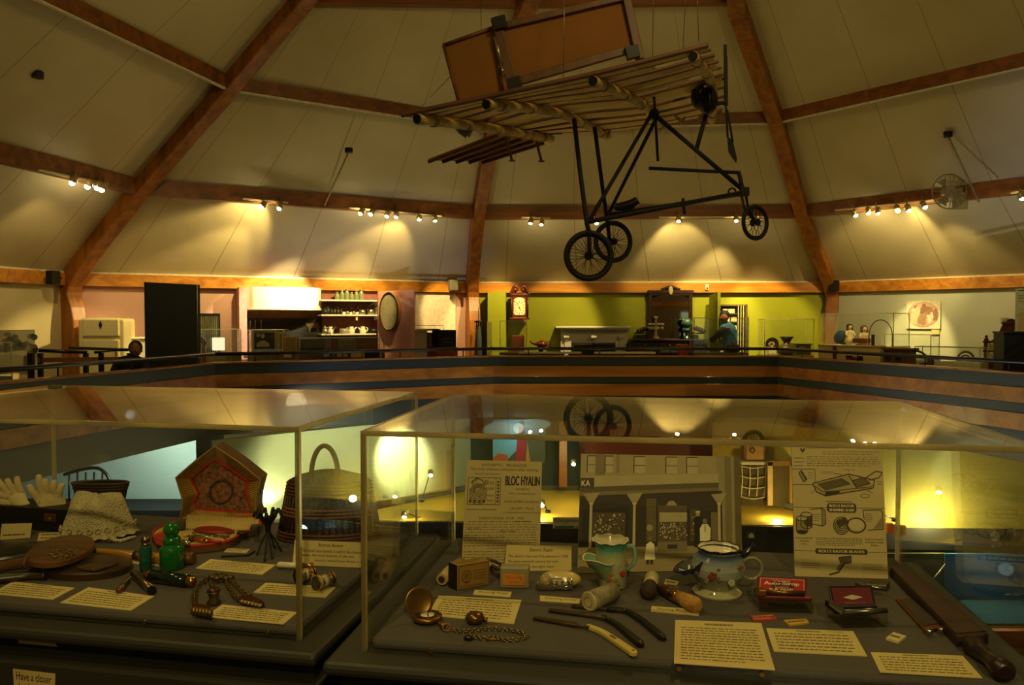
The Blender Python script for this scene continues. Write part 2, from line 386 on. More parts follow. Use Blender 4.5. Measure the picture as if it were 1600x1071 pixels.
# balustrade
BP = [V((-6.35, 6.6, 0)), V((-5.95, 9.0, 0)), V((-5.0, 13.0, 0)), V((-.38, 15.5, 0)), V((5.3, 15.4, 0)), V((7.0, 10.6, 0)), V((8.1, 7.5, 0))]
BPS = [BP[0], BP[2], BP[3], BP[4], BP[6]]
BPS[0] = BP[2] + (BP[1] - BP[2]) * 1.6; BPS[4] = BP[4] + (BP[5] - BP[4]) * 1.65
up_floor = M('upper_floor_carpet', '#4a4434', .9)
fm = MB()
for i in range(4):
    a, b, c, d = BPS[i], BPS[i + 1], W_[i + 1], W_[i]
    fm.prism([a, b, c, d], V((0, 0, -.33)))
struct(fm.mesh('floor', up_floor)); nf = MB(); nf.prism([V((-6.2, -4.2, 0)), V((12, -4.2, 0)), V((12, 2.05, 0)), V((-6.2, 2.35, 0))], V((0, 0, -.33))); struct(nf.mesh('floor_near', up_floor))
bal_dark = M('blue_black_painted_board', '#212c2b', .38, var=.1, scale=3)
bal_wood = wood('varnished_balustrade_board', '#7d4c18', '#a86f2a', .3, 1.6, 'X', .3)
black_metal = M('black_powder_coated_steel', '#0b0c0b', .35)
bal_lab = ['dark banded timber balustrade beside the fridge, running nearest along the void', 'banded balustrade in front of the kitchen display and pink wall', 'banded balustrade in front of the lime green wall', 'banded balustrade in front of the doll case and pale wall']
def balus(i):
    a, b = BPS[i], BPS[i + 1]; d = (b - a).normalized(); n = V((d.y, -d.x, 0))
    if n.dot(CEN - a) < 0: n = -n
    t = thing('balustrade', bal_lab[i], 'balustrade', (a + b) / 2, 0, 'balustrades around the void')
    def bd(nm, z0, z1, off, th, mat, bv=.004):
        m = MB(); m.bar(a + n * off + V((0, 0, (z0 + z1) / 2)), b + n * off + V((0, 0, (z0 + z1) / 2)), th, z1 - z0); m.mesh(nm, mat, t, bevel=bv)
    bd('coping', .845, .875, -.02, .16, bal_wood)
    bd('dark_board', .665, .845, .0, .03, bal_dark); bd('wood_board', .45, .663, .012, .03, bal_wood)
    bd('dark_board', .31, .448, .0, .03, bal_dark); bd('wood_board', .07, .308, .012, .03, bal_wood)
    bd('fascia', -.36, .068, .0, .03, bal_dark)
    m = MB(); m.tube([a + V((0, 0, 1.01)), b + V((0, 0, 1.01))], .031, 10); m.mesh('handrail', black_metal, t)
    L = (b - a).length; k = max(3, int(L / 1.25))
    for j in range(k):
        p = a + d * (L * (j + .5) / k); m = MB(); m.tube([p + V((0, 0, .87)), p + V((0, 0, 1.0))], .012, 8); m.mesh('post', black_metal, t)
for i in range(4): balus(i)

# ------------------------------------------------------------------ lower gallery
ZL, ZF = -1.9, -3.8
low_green = M('lower_wall_sage_green', '#93a27e', .75, var=.05, scale=.8)
low_pale = M('lower_wall_pale_blue', '#b3c2b4', .7, var=.05, scale=.6)
low_teal = M('lower_wall_teal', '#24403c', .7)
low_yel = M('lower_wall_mustard', '#b8ab48', .7, var=.05)
ledge_y = M('yellow_ledge_paint', '#d6b93c', .6, var=.05, scale=1)
low_dark = M('lower_dark_paint', '#12130d', .6)
K = [V((-4.82, 12.4, 0)), V((-.85, 15.85, 0)), V((4.13, 15.7, 0)), V((6.05, 12.95, 0)), V((10.6, 12.95, 0))]
wallq('wall_lower_left', K[0], K[1], ZF, -.36, low_green); wallq('wall_lower_back', K[1], K[2], ZF, -.36, low_teal)
wallq('wall_lower_right', K[2], K[3], ZF, -.36, low_yel); wallq('wall_lower_far_right', K[3], K[4], ZF, -.36, low_yel)
wallq('wall_lower_far_left', V((-13.5, 14.8, 0)), V((-5.75, 14.8, 0)), ZF, -.36, low_pale)
m = MB(); m.box((-5.25, 13.4, -2.08), (.35, .35, 3.44)); struct(m.mesh('trim_%d' % tn, low_dark)); tn += 1
m = MB(); m.poly([V((-14, 5, ZF)), V((12, 5, ZF)), V((12, 16, ZF)), V((-14, 16, ZF))]); struct(m.mesh('floor_lower', M('lower_floor_carpet', '#3a3522', .9)))
fl, fr_ = V((-4.9, 13.75, 0)), V((10.5, 12.78, 0))
m = MB(); m.prism([V((-3.2, 13.42, ZL)), V((5.85, 12.98, ZL)), K[2] + V((-.06, -.06, ZL)), K[1] + V((.05, -.06, ZL))], V((0, 0, -.05)))
t = thing('display_ledge', 'long yellow lit ledge with black front edge below the lower wall', 'ledge', (2, 13.4, ZL))
m.mesh('ledge_top', ledge_y, t)
m = MB(); m.bar(V((-3.3, 13.39, ZL - .19)), V((10.5, 12.72, ZL - .19)), .06, .36); m.mesh('fascia', low_dark, t)
m = MB()
for a, b in ((K[0], K[1]), (K[1], K[2]), (K[2], K[3])):
    nn = (CEN - a); nn.z = 0; nn.normalize(); m.bar(a + nn * .06 + V((0, 0, ZL + .05)), b + nn * .06 + V((0, 0, ZL + .05)), .05, .1)
struct(m.mesh('baseboard_lower', M('grey_skirting', '#55543c', .6)))
# dark plinth below the pale wall
m = MB(); m.box((-9.5, 14.3, ZL - .1), (7.4, .9, .3)); mono(m, 'display_plinth', M('dark_green_plinth', '#0b0d07', .8), 'dark plinth along the foot of the pale lit wall', 'plinth')
# blue showcase under the ledge at the right
t = thing('showcase', 'blue backed showcase below the black ledge edge beside the yellow wall', 'showcase', (8, 12.4, ZF))
m = MB(); m.box((8.4, 12.95, -2.75), (5.2, .06, 1.1)); 
blue = M('blue_showcase_panel', '#1c566e', .6, var=.1, scale=2); m2 = MB(); m2.box((9.2, 12.6, -2.75), (4.2, .05, 1.0)); m2.mesh('back_panel', blue, t); m2 = MB(); m2.box((6.3, 12.62, -2.75), (1.7, .05, 1.0)); m2.mesh('olive_panel', M('olive_panel_paint', '#3f4420', .7), t)
m2 = MB(); m2.prism([V((5.6, 12.55, -3.0)), V((9.8, 12.55, -3.0)), V((9.8, 11.6, -3.02)), V((6.4, 11.6, -3.02))], V((0, 0, -.03))); m2.mesh('shelf', M('blue_grey_shelf', '#2c4f58', .15), t)
m2 = MB(); m2.tube([V((6.2, 12.0, -2.98)), V((6.9, 12.2, -2.3))], .015, 6); m2.mesh('support_arm', black_metal, t)
m2 = MB(); m2.box((8.0, 11.4, -3.28), (4.2, .1, .5)); m2.mesh('front_board', wood('orange_front_board', '#8a4a12', '#b0651f', .4, 2, 'X'), t)
# backlit picture, teal boards, red board
def lowP(u, v): return P(u, v, 15.6)
t = thing('wall_screen', 'lit picture panel of a red robed figure under blue sky, below the gallery', 'screen', lowP(810, 690))
q = Sheet(lowP(770, 725), lowP(852, 725), lowP(852, 656), lowP(770, 656))
q.rect(0, 0, 1, 1, '#5fa3b8', 1); q.ell(.15, .75, .35, .2, '#a9cdd2', 2); q.ell(.8, .9, .3, .12, '#93bfc9', 2)
q.poly([(.2, 0), (1, 0), (1, .55), (.8, .62), (.62, .5), (.45, .3)], '#3c4a3a', 3)
q.poly([(.42, 0), (.62, 0), (.64, .55), (.58, .85), (.5, .86), (.46, .5)], '#8c1c30', 4); q.ell(.545, .92, .05, .07, '#7a4a32', 5); q.poly([(.62, 0), (.72, 0), (.66, .5)], '#9a8038', 4)
q.poly([(0, 0), (.3, 0), (.28, .2), (.1, .24), (0, .12)], '#a2512c', 5)
slab(q.p, .05).mesh('panel', low_dark, t); q.b.mesh('picture', attr_mat('backlit_print', .5), t, recalc=False)
def flat(name, u0, v0, u1, v1, Y, mat, label, cat, th=.06):
    m = MB(); m.prism([P(u0, v1, Y), P(u1, v1, Y), P(u1, v0, Y), P(u0, v0, Y)], V((0, th, 0))); return mono(m, name, mat, label, cat)
flat('display_board', 874, 660, 886, 762, 15.3, M('copper_board', '#9a6238', .4), 'narrow copper brown upright board on the teal lower wall', 'board')
flat('display_board', 905, 664, 1112, 716, 15.3, M('dark_red_board', '#5c1d0c', .5), 'wide dark red board above the shopfront photograph on the lower wall', 'board')
flat('display_board', 1114, 660, 1188, 790, 14.75, M('mustard_board', '#a58f18', .6), 'mustard yellow board behind the netted basket on the lower wall', 'board')
# netted hamper, box, frame
t = thing('netted_basket', 'pale basket covered in white netting against the mustard board', 'basket', P(1176, 775, 14.5))
m = MB(); m.prism([P(1158, 790.5, 14.5), P(1194, 790.5, 14.5), P(1197, 728, 14.5), P(1158, 728, 14.5)], V((0, .12, 0))); m.mesh('body', M('dark_net_fill', '#4a3e18', .8), t, bevel=.02)
m = MB()
for k in range(4):
    m.tube(crom([P(1158 + 12 * k, 776, 14.47), P(1160 + 12 * k, 752, 14.44), P(1159 + 12.5 * k, 728, 14.47)], 4), .012, 6); m.tube(crom([P(1156, 728 + 16 * k, 14.46), P(1176, 732 + 16 * k, 14.43), P(1197, 729 + 16 * k, 14.46)], 4), .012, 6)
m.mesh('netting', M('white_net_cord', '#cfc08a', .8), t)
m = MB(); m.box(P(1177, 723, 14.55), (.5, .2, .07)); m.mesh('cover', M('white_fabric_cover', '#d9d2b4', .8), t, bevel=.02)
t = thing('carton', 'tan box marked with a dark diamond, on top of the netted basket', 'box', P(1178, 718, 14.5))
m = MB(); m.box(P(1179, 706, 14.6), (.36, .2, .28)); m.mesh('body', M('tan_carton', '#b58a4c', .7), t, bevel=.01)
q = Sheet(P(1170, 710, 14.47), P(1181, 710, 14.47), P(1181, 698, 14.47), P(1170, 698, 14.47)); q.line([(.5, .1), (.9, .5), (.5, .9), (.1, .5)], .14, '#1c1208', 2, True); q.finish(t, 'emblem')
t = thing('wooden_frame', 'pale wooden frame leaning beside the netted basket', 'frame', P(1220, 785, 14.2))  # plain wooden frame leaning on its own, not an easel
for a, b, mt in (((1203, 790), (1203, 722), '#c4a468'), ((1238, 800), (1238, 722), '#a8873c'), ((1199, 724), (1242, 724), '#8a6a34')):
    m = MB(); m.bar(P(a[0], a[1], 14.2), P(b[0], b[1], 14.2), .09, .06, (0, 1, 0)); m.mesh('frame_member', M('frame_wood' + mt, mt, .6), t)
m = MB(); m.prism([P(1206, 790, 14.25), P(1235, 798, 14.25), P(1235, 726, 14.25), P(1206, 726, 14.25)], V((0, .02, 0))); m.mesh('backing', M('frame_dark_back', '#4d431d', .7), t)
# lamps on arms along the ledge
lampcol = glow('lamp_bulb_glow', '#fff0c8', 22)
def arm_lamp(p, q, label):
    t = thing('display_lamp', label, 'lamp', p, 0, 'arm lamps along the yellow ledge')
    p, q = V(p), V(q); m = MB(); m.cyl(p - V((0, 0, .03)), p + V((0, 0, .02)), .05, .05); m.mesh('base', black_metal, t)
    m = MB(); m.tube([p, p * .1 + q * .9 + V((0, 0, .03)), q], .011, 8); m.mesh('arm', black_metal, t)
    m = MB(); m.lathe([(.02, .06), (.05, .04), (.055, -.03), (.05, -.035)], q, 12); m.mesh('lamp_head', M('grey_lamp_head', '#5a5a50', .3, .6), t)
    m = MB(); m.ball(q + V((0, -.02, -.035)), .042, n=10, m=6); m.mesh('bulb', lampcol, t)
arm_lamp(P(659, 782, 14.4), P(673, 739, 14.1), 'tall arm lamp bent in front of the sage green lower wall')
arm_lamp(P(906, 764, 14.9), P(896, 722, 14.6), 'arm lamp reaching up beside the shopfront photograph and teal wall')
arm_lamp(P(664, 812, 13.6), P(632, 804, 13.4), 'low arm lamp lying along the ledge near the basket')
arm_lamp(P(856, 800, 13.9), P(847, 786, 13.7), 'short lamp on the ledge at the edge of the tall printed advertisement')
arm_lamp(P(1398, 812, 12.6), P(1376, 806, 12.5), 'thin arm lamp beside the orange packets and yellow wall')
def spot_head(u, v, label):
    c = P(u, v, 12.6); t = thing('floor_spotlight', label, 'spotlight', c - V((0, 0, .1)), 0, 'dark spotlights on the black ledge')
    dull = M('dull_black_lamp', '#0a0806', .95); m = MB(); m.cyl(c + V((-.09, 0, .05)), c + V((.05, .05, .0)), .085, .05, 14); m.mesh('lamp_head', dull, t)
    m = MB(); m.bar(c + V((.03, 0, -.12)), c + V((.03, 0, .02)), .05, .05, (0, 1, 0)); m.box(c + V((.03, 0, -.12)), (.3, .1, .04)); m.mesh('bracket', dull, t)
spot_head(1563, 843, 'dark spotlight on the ledge before the yellow wall, further from the frame edge'); spot_head(1589, 838, 'dark spotlight on the ledge before the yellow wall, close to the picture edge')
t = thing('handwritten_sign', 'white handwritten notice with a green stripe on the ledge front', 'sign', P(888, 824, 13.05))
q = Sheet(P(864, 826, 13.05), P(930, 826, 13.05), P(930, 809, 13.05), P(864, 809, 13.05)); slab(q.p, .01).mesh('card', M('white_card', '#ded5b4', .7), t)
q.text('Oxygenous from', .06, .45, .98, .92, '#2d2a20'); q.rect(.05, .03, .5, .22, '#1d6b3c'); q.rect(.52, .08, .9, .18, '#444444'); q.finish(t, 'lettering')
t = thing('small_sign', 'small green sign with white house shape on the black ledge', 'sign', P(1183, 838, 13.0))
q = Sheet(P(1166, 842, 13.0), P(1204, 842, 13.0), P(1204, 831, 13.0), P(1166, 831, 13.0)); slab(q.p, .01).mesh('card', M('green_card', '#0f5c33', .7), t); q.poly([(.1, .1), (.32, .1), (.32, .5), (.21, .85), (.1, .5)], '#e6e6d8', 2); q.rect(.55, .3, .7, .55, '#cfd8cc', 2); q.finish(t, 'emblem')
for k, (u, v, c, w) in enumerate(((1390, 826, '#d2691a', .1), (1399, 828, '#e08a2a', .09), (1406, 830, '#7a2f4a', .07), (1411, 829, '#c25418', .07))):
    m = MB(); m.box(P(u, v, 12.62), (w, .06, .16)); mono(m, 'packet', M('packet' + c, c, .6), ['bright orange packet nearest the printed razor board, on the ledge', 'amber packet second along the ledge beside the razor board', 'purple packet between amber and orange packets on the ledge', 'rust orange packet furthest from the razor board on the ledge'][k], 'packet', 'packets on the black ledge')
# stair rail seen against the pale wall
t = thing('stair_rail', 'black curved stair railing in front of the pale lit lower wall', 'railing', P(140, 800, 13.8))
m = MB(); m.tube(crom([P(100, 742, 13.8), P(128, 734, 13.8), P(152, 732, 13.8), P(168, 744, 13.8), P(178, 772, 13.8)], 6), .03, 8); m.mesh('handrail', black_metal, t)
for k in range(5):
    m = MB(); m.tube([P(108 + 13 * k, 800, 13.8), P(108 + 13 * k, 738, 13.8)], .016, 6); m.mesh('baluster', black_metal, t)
# ================================================================== UPPER GALLERY EXHIBITS
FD = [(W_[i + 1] - W_[i]).normalized() for i in range(4)]
FN = []
for i in range(4):
    n = V((-FD[i].y, FD[i].x, 0)); FN.append(n if n.dot(CEN - W_[i]) > 0 else -n)
FR = [math.atan2(d.y, d.x) for d in FD]
def up(i, u, v, d):
    a = W_[i] + FN[i] * d; dr = FD[i]; k = (u - CU) / F
    t = (k * a.y - a.x) / (dr.x - k * dr.y); p = a + dr * t
    return P(u, v, p.y)
def fl0(i, u, d): p = up(i, u, 600, d); return V((p.x, p.y, 0))
def pxm(i, u, d): return up(i, u, 500, d).y / F
def panel(mb, i, u0, u1, v0, v1, d, th, v0b=None):
    """front face in picture span, thickness toward the wall"""
    a, b = up(i, u0, 500, d), up(i, u1, 500, d); z0, z1 = up(i, (u0 + u1) / 2, v1, d).z, up(i, (u0 + u1) / 2, v0, d).z
    mb.prism([V((a.x, a.y, z0)), V((b.x, b.y, z0)), V((b.x, b.y, z1)), V((a.x, a.y, z1))], -FN[i] * th); return mb
def sheet(i, u0, u1, v0, v1, d):
    a, b = up(i, u0, 500, d), up(i, u1, 500, d); z0, z1 = up(i, (u0 + u1) / 2, v1, d).z, up(i, (u0 + u1) / 2, v0, d).z
    return Sheet(V((a.x, a.y, z0)), V((b.x, b.y, z0)), V((b.x, b.y, z1)), V((a.x, a.y, z1)))
def obj1(name, mat, label, cat, i, u0, u1, v0, v1, d, th, group=None, bevel=.01):
    m = MB(); panel(m, i, u0, u1, v0, v1, d, th); return mono(m, name, mat, label, cat, group, bevel)
VFL = 640
enamel = M('cream_enamel', '#d8cc98', .25, var=.04, coat=.4)
dkw = wood('dark_mahogany', '#1d0d06', '#3a1a0c', .35, 3, 'Z'); redw = wood('red_mahogany', '#451809', '#64280f', .35, 3, 'Z')
white_p = M('white_gloss_paint', '#e6e0ca', .4, var=.04)
brass = M('aged_brass', '#b08a3a', .3, 1); steel = M('dull_steel', '#8d8a80', .3, 1); iron = M('black_iron', '#14130f', .5, .3)
black_b = M('matte_black_panel', '#0d120c', .55)
chrome = M('polished_chrome', '#c9c7bd', .12, 1)
tin = M('tinned_metal', '#8d8670', .35, .8)
def vitrine(i, u0, u1, v0, v1, d, th, label, base=None):
    t = thing('glass_case', label, 'display case', fl0(i, (u0 + u1) / 2, d), 0, 'glass cases on the far gallery')
    m = MB(); panel(m, i, u0, u1, v0, v1, d, th); m.mesh('glass_cover', GLASSF, t)
    a, b = up(i, u0, 500, d), up(i, u1, 500, d); z0, z1 = up(i, (u0 + u1) / 2, v1, d).z, up(i, (u0 + u1) / 2, v0, d).z
    e = -FN[i] * th; m = MB()
    for p, q in ((a, b), (a + e, b + e), (a, a + e), (b, b + e)): m.bar(V((p.x, p.y, z1)), V((q.x, q.y, z1)), .012, .012)
    for p in (a, b, a + e, b + e): m.bar(V((p.x, p.y, z0)), V((p.x, p.y, z1)), .012, .012, (0, 1, 0))
    m.mesh('cover_edge', M('polished_case_edge', '#b9ae7c', .2), t)
    m = MB(); panel(m, i, u0 - 1, u1 + 1, v1, VFL, d + .02, th + .04); m.mesh('plinth', base or M('olive_plinth', '#5d5630', .7), t)
    return t
# ---------------- far left bay: photo mural, frame, ramp rails
t = thing('photo_mural', 'large grey landscape photograph of trees on the cream wall by the timber rib', 'picture', up(0, 30, 560, .03))
q = sheet(0, -30, 54, 516, 580, .06); slab(q.p, .03).mesh('backing', white_p, t)
q.rect(0, 0, 1, 1, '#6a6244', 1); q.poly([(0, .45), (1, .5), (1, .62), (.8, .7), (.5, .55), (.2, .72), (0, .6)], '#2b2a1c', 2)
for k in range(26):
    q.ell(R.random(), .5 + R.random() * .4, .05 + R.random() * .05, .05 + R.random() * .07, R.choice(['#2a281b', '#3b3824', '#4a452e', '#1f1d14']), 3)
q.poly([(0, 0), (1, 0), (1, .3), (.5, .42), (0, .3)], '#575138', 3); q.b.mesh('picture', PRINT, t, recalc=False)
vitrine(0, -30, 17, 536, 590, .9, .5, 'glass case in front of the landscape mural at the picture edge')
t = thing('ramp_rail', 'low black double handrail on timber beside the fridge', 'railing', V((-6.7, 12.0, 0)))
m = MB(); m.tube([P(60, 548, 11.8), P(136, 551, 12.2)], .028, 8); m.tube([P(108, 544, 12.4), P(200, 547, 12.4), P(148, 551, 12.0)], .024, 8); m.mesh('handrail', black_metal, t)
m = MB(); m.bar(P(60, 563, 11.8), P(200, 561, 12.3), .09, .07); m.mesh('coping', bal_wood, t)
for u, Y in ((63, 11.8), (134, 12.1), (158, 12.1), (48, 10.6)):
    p = P(u, 552, Y); m = MB(); m.bar(V((p.x, p.y, 0)), p, .06, .06, (0, 1, 0)); m.mesh('post', black_metal, t)
# ---------------- kitchen bay
def fridge():
    p = fl0(1, 160, 1.15); s = p.y / F; w = 68 * s; h = up(1, 160, 501, 1.15).z; t = thing('refrigerator', 'rounded cream vintage refrigerator with small dark emblem beside the timber rib', 'refrigerator', p, math.radians(10))
    m = MB(); pr = []
    for k in range(9): a = PI * k / 8; pr.append((-w / 2 * math.cos(a), 0, h + .05 * math.sin(a) ** .6))
    poly = [V((-w / 2, 0, .05))] + [V(x) for x in pr] + [V((w / 2, 0, .05))]; m.prism(poly, V((0, .6, 0))); m.mesh('body', enamel, t, world=False, bevel=.05, seg=4)
    m = MB(); m.box((0, -.02, h * .92), (w * .78, .06, .3)); m.mesh('freezer_panel', enamel, t, world=False, bevel=.02)
    m = MB(); m.box((0, -.02, h * .45), (w * .78, .06, h * .68)); dr = m.mesh('door', enamel, t, world=False, bevel=.02)
    m = MB(); m.bar((w * .33, -.07, h * .5), (w * .33, -.07, h * .66), .025, .03, (0, 1, 0)); m.mesh('handle', chrome, dr, world=False)
    m = MB(); m.prism([V((-.03, -.055, h * .95)), V((0, -.055, h * .9)), V((.03, -.055, h * .95)), V((0, -.055, h))], V((0, .01, 0))); m.mesh('emblem', iron, t, world=False)
    for x in (-1, 1):
        m = MB(); m.box((x * w * .4, .1, .025), (.06, .06, .05)); m.box((x * w * .4, .5, .025), (.06, .06, .05)); m.mesh('foot', iron, t, world=False)
fridge()
t = thing('washing_machine', 'white enamel appliance partly hidden behind the tall dark panel', 'appliance', fl0(1, 212, .9))
m = MB(); panel(m, 1, 201, 240, 530, VFL, .9, .55); m.mesh('body', M('white_enamel', '#eeead2', .25), t, bevel=.03)
m = MB(); panel(m, 1, 200, 241, 527.5, 530.5, .93, .6); m.mesh('lid', M('white_enamel', '#eeead2', .25), t, bevel=.01)
t = thing('display_partition', 'tall freestanding dark green black panel rising above the balustrade', 'panel', V((-5.55, 12.6, 0)))
a, b = P(228, 500, 12.6), P(308, 500, 12.75); zt0 = P(228, 441, 12.6).z; zt1 = P(308, 445, 12.75).z
m = MB(); m.prism([V((a.x, a.y, 0)), V((b.x, b.y, 0)), V((b.x, b.y, zt1)), V((a.x, a.y, zt0))], V((.02, .08, 0))); m.mesh('panel', black_b, t)
m = MB(); m.bar(V((a.x, a.y - .01, 0)), V((a.x, a.y - .01, zt0)), .02, .03, (0, 1, 0)); m.bar(V((b.x, b.y - .01, 0)), V((b.x, b.y - .01, zt1)), .02, .03, (0, 1, 0)); m.mesh('edge_strip', M('dark_green_edge', '#23301c', .4), t)
# visitor bent beside the dark panel
def visitor_dark():
    c = P(212, 548, 12.15); t = thing('person', 'person in dark clothing bending down behind the balustrade beside the dark panel', 'person', V((c.x, c.y, 0)))
    cloth = M('dark_clothing', '#15100b', .85); skinm = M('shaded_skin', '#7a4f30', .6)
    x, y, z = c.x, c.y, c.z
    vs = [(x - .02, y + .12, .62), (x - .1, y + .06, .78), (x - .12, y, .93), (x - .03, y - .04, 1.0), (x, y - .06, 1.06),
          (x - .27, y, .93), (x - .33, y - .08, .74), (x - .2, y - .2, .66), (x + .12, y - .03, .92), (x + .24, y - .1, .78), (x + .16, y - .22, .7),
          (x - .12, y + .12, .5), (x - .14, y - .02, .28), (x - .13, y + .1, .06), (x + .08, y + .12, .5), (x + .1, y - .02, .28), (x + .1, y + .1, .06), (x - .13, y - .06, .04), (x + .1, y - .06, .04)]
    ed = [(0, 1), (1, 2), (2, 3), (3, 4), (2, 5), (5, 6), (6, 7), (2, 8), (8, 9), (9, 10), (0, 11), (11, 12), (12, 13), (0, 14), (14, 15), (15, 16), (13, 17), (16, 18)]
    skin('body', vs, ed, [.15, .17, .17, .08, .06, .08, .06, .045, .08, .06, .045, .09, .07, .05, .09, .07, .05, .045, .045], cloth, t)
    m = MB(); m.ball((x + .03, y - .07, z + .02), .105, (.82, .95, 1.12)); m.ball((x + .085, y - .16, z + .0), .018); m.ball((x + .12, y - .05, z + .0), .022, (.5, 1, 1.3)); m.mesh('head', skinm, t)
    m = MB(); m.ball((x + .015, y - .035, z + .045), .118, (.86, .95, 1.0)); m.mesh('hair', M('black_hair', '#0a0806', .7), t)
visitor_dark()
def chairback(i, u, v, w, label, mat, name='chair'):
    p = fl0(i, u, 1.0); s = p.y / F; W = w * s; z = up(i, u, v, 1.0).z; t = thing(name, label, 'chair', p)
    m = MB(); m.torus((0, 0, z - W * .5), W * .47, .022, (1, 0, 0), (0, 0, 1), 24, 8, 0, PI); m.tube([(-W * .47, 0, z - W * .5), (-W * .42, 0, .45)], .02, 8); m.tube([(W * .47, 0, z - W * .5), (W * .42, 0, .45)], .02, 8); m.mesh('back_frame', mat, t, world=False)
    m = MB(); m.torus((0, .01, z - W * .55), W * .3, .014, (1, 0, 0), (0, 0, 1), 24, 8, 0, PI); m.bar((-W * .3, .01, z - W * .55), (-W * .28, 0, .46), .02, .02, (0, 1, 0)); m.bar((W * .3, .01, z - W * .55), (W * .28, 0, .46), .02, .02, (0, 1, 0)); m.mesh('inner_hoop', mat, t, world=False)
    m = MB(); m.lathe([(.01, .44), (.2, .44), (.21, .455), (.2, .475), (.01, .475)], (0, -.18, 0), 20); m.mesh('seat', mat, t, world=False)
    for sx, yy in ((-1, -.32), (1, -.32), (-1, -.02), (1, -.02)):
        m = MB(); m.tube([(sx * .14, yy, .44), (sx * .17, yy, 0)], [.02, .014], 8); m.mesh('leg', mat, t, world=False)
chairback(1, 311, 527, 22, 'round backed reddish chair half hidden behind the dark panel', redw)
vitrine(1, 311, 376, 515, 552, .75, .35, 'glass case holding a bright white box by the dark panel')
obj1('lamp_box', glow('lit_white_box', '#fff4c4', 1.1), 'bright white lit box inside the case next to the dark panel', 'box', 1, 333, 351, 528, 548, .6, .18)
t = thing('washboard', 'fluted grey metal sheet in a frame standing by the pink wall', 'washboard', fl0(1, 327, .3))
m = MB(); z0, z1 = up(1, 327, 552, .3).z, up(1, 327, 492, .3).z; a, b = up(1, 310, 500, .3), up(1, 343, 500, .3); rr = []
for k in range(41):
    s = k / 40; p = a * (1 - s) + b * s + FN[1] * .015 * math.sin(k * PI / 2); rr.append((p.x, p.y))
m.loft([[V((x, y, z0)) for x, y in rr], [V((x, y, z1)) for x, y in rr]], False, False); m.mesh('fluted_sheet', M('galvanised_grey', '#8b8a70', .4, .3), t)
m = MB(); panel(m, 1, 309, 344, 490, 492.5, .32, .04); panel(m, 1, 309, 311, 490, VFL, .32, .04); panel(m, 1, 342, 344, 490, VFL, .32, .04); m.mesh('frame', iron, t)
m = MB(); panel(m, 1, 374, 386, 449, VFL, .35, .35); struct(m.mesh('wall_pier', M('pier_pink', '#b9877a', .7)))
# cooking alcove with hood
t = thing('range_hood', 'brightly lit curved white canopy over the black cooking range', 'range hood', up(1, 444, 485, .5))
a, b = up(1, 386, 500, .25), up(1, 502, 500, .25); zb, zt = up(1, 444, 484, .25).z, up(1, 444, 449.5, .25).z; rr = []
for k in range(21):
    s = k / 20; p = a * (1 - s) + b * s + FN[1] * (.25 * math.sin(PI * s) ** .55); rr.append(V((p.x, p.y, 0)))
m = MB(); m.loft([[p + V((0, 0, zb)) for p in rr], [p + V((0, 0, zt)) for p in rr]], True, False); m.mesh('canopy', M('canopy_white', '#f0e4cc', .5, var=.03), t)
m = MB(); m.tube([p + V((0, 0, zb)) + FN[1] * .015 for p in rr], .022, 8); m.mesh('lower_rim', enamel, t)
t = thing('kitchen_range', 'black cooking range recess with pale metal cow outline under the white canopy', 'range', fl0(1, 444, .2))
m = MB(); panel(m, 1, 387, 503, 497, VFL, .16, .12); m.mesh('body', iron, t)
m = MB(); panel(m, 1, 387, 502, 484, 497, .1, .06); m.mesh('upper_panel', M('olive_range_panel', '#4a3b1a', .6), t)
q = sheet(1, 476, 500, 502, 520, .165)
q.poly([(.05, .85), (.2, .95), (.25, .8), (.85, .85), (.95, .6), (.9, .1), (.8, .1), (.78, .4), (.4, .4), (.36, .05), (.27, .05), (.25, .5), (.12, .6)], '#5b4c28', 2); q.finish(t, 'cow_outline')
m = MB()
for u in (391, 399, 408): m.tube([up(1, u, 516, .18), up(1, u, 500, .18)], .008, 6)
m.mesh('hanging_tools', steel, t)
# shelves with pots
t = thing('kitchen_shelves', 'white open kitchen shelves against dusky pink wall between canopy and sieve', 'shelf', fl0(1, 548, .1))
pinkd = M('shelf_back_pink', '#8a5048', .7)
m = MB(); panel(m, 1, 503, 594, 456, VFL, .05, .04); m.mesh('back_panel', pinkd, t)
for v in (470, 493, 523): m = MB(); panel(m, 1, 502, 594 if v < 520 else 588, v - 1.2, v + 1.2, .42, .38); m.mesh('shelf_board', white_p, t, bevel=.005)
m = MB(); panel(m, 1, 591.5, 594.5, 469, 500, .43, .3); m.mesh('side_panel', white_p, t)
m = MB(); panel(m, 1, 556, 559, 495, 501, .4, .03); m.mesh('bracket', enamel, t)
SH = [up(1, 548, v, .3).z + .016 for v in (470, 493, 523)]
def on_shelf(u, k, d=.26): p = up(1, u, 500, d); return V((p.x, p.y, SH[k]))
def pot(u, k, r, h, mat, label, handle=None, knob=False, name='saucepan', grp='pots and jugs on the kitchen shelves', cat='pot'):
    p = on_shelf(u, k); t = thing(name, label, cat, p, 0, grp)
    m = MB(); m.lathe([(r * .85, 0), (r, .02), (r, h), (r * .93, h), (r * .92, .02), (.001, .02)], (0, 0, 0), 18); m.mesh('body', mat, t, world=False)
    if handle: m = MB(); m.tube([(0, -r * .5, h * .8), handle], .011, 6); m.mesh('handle', iron, t, world=False)
    if knob: m = MB(); m.lathe([(r, h), (r * .6, h + .035), (.02, h + .045), (.02, h + .065), (.001, h + .07)], (0, 0, 0), 18); m.mesh('lid', mat, t, world=False)
pot(507, 1, .09, .1, iron, 'black iron pot at the canopy end of the middle shelf', knob=True)
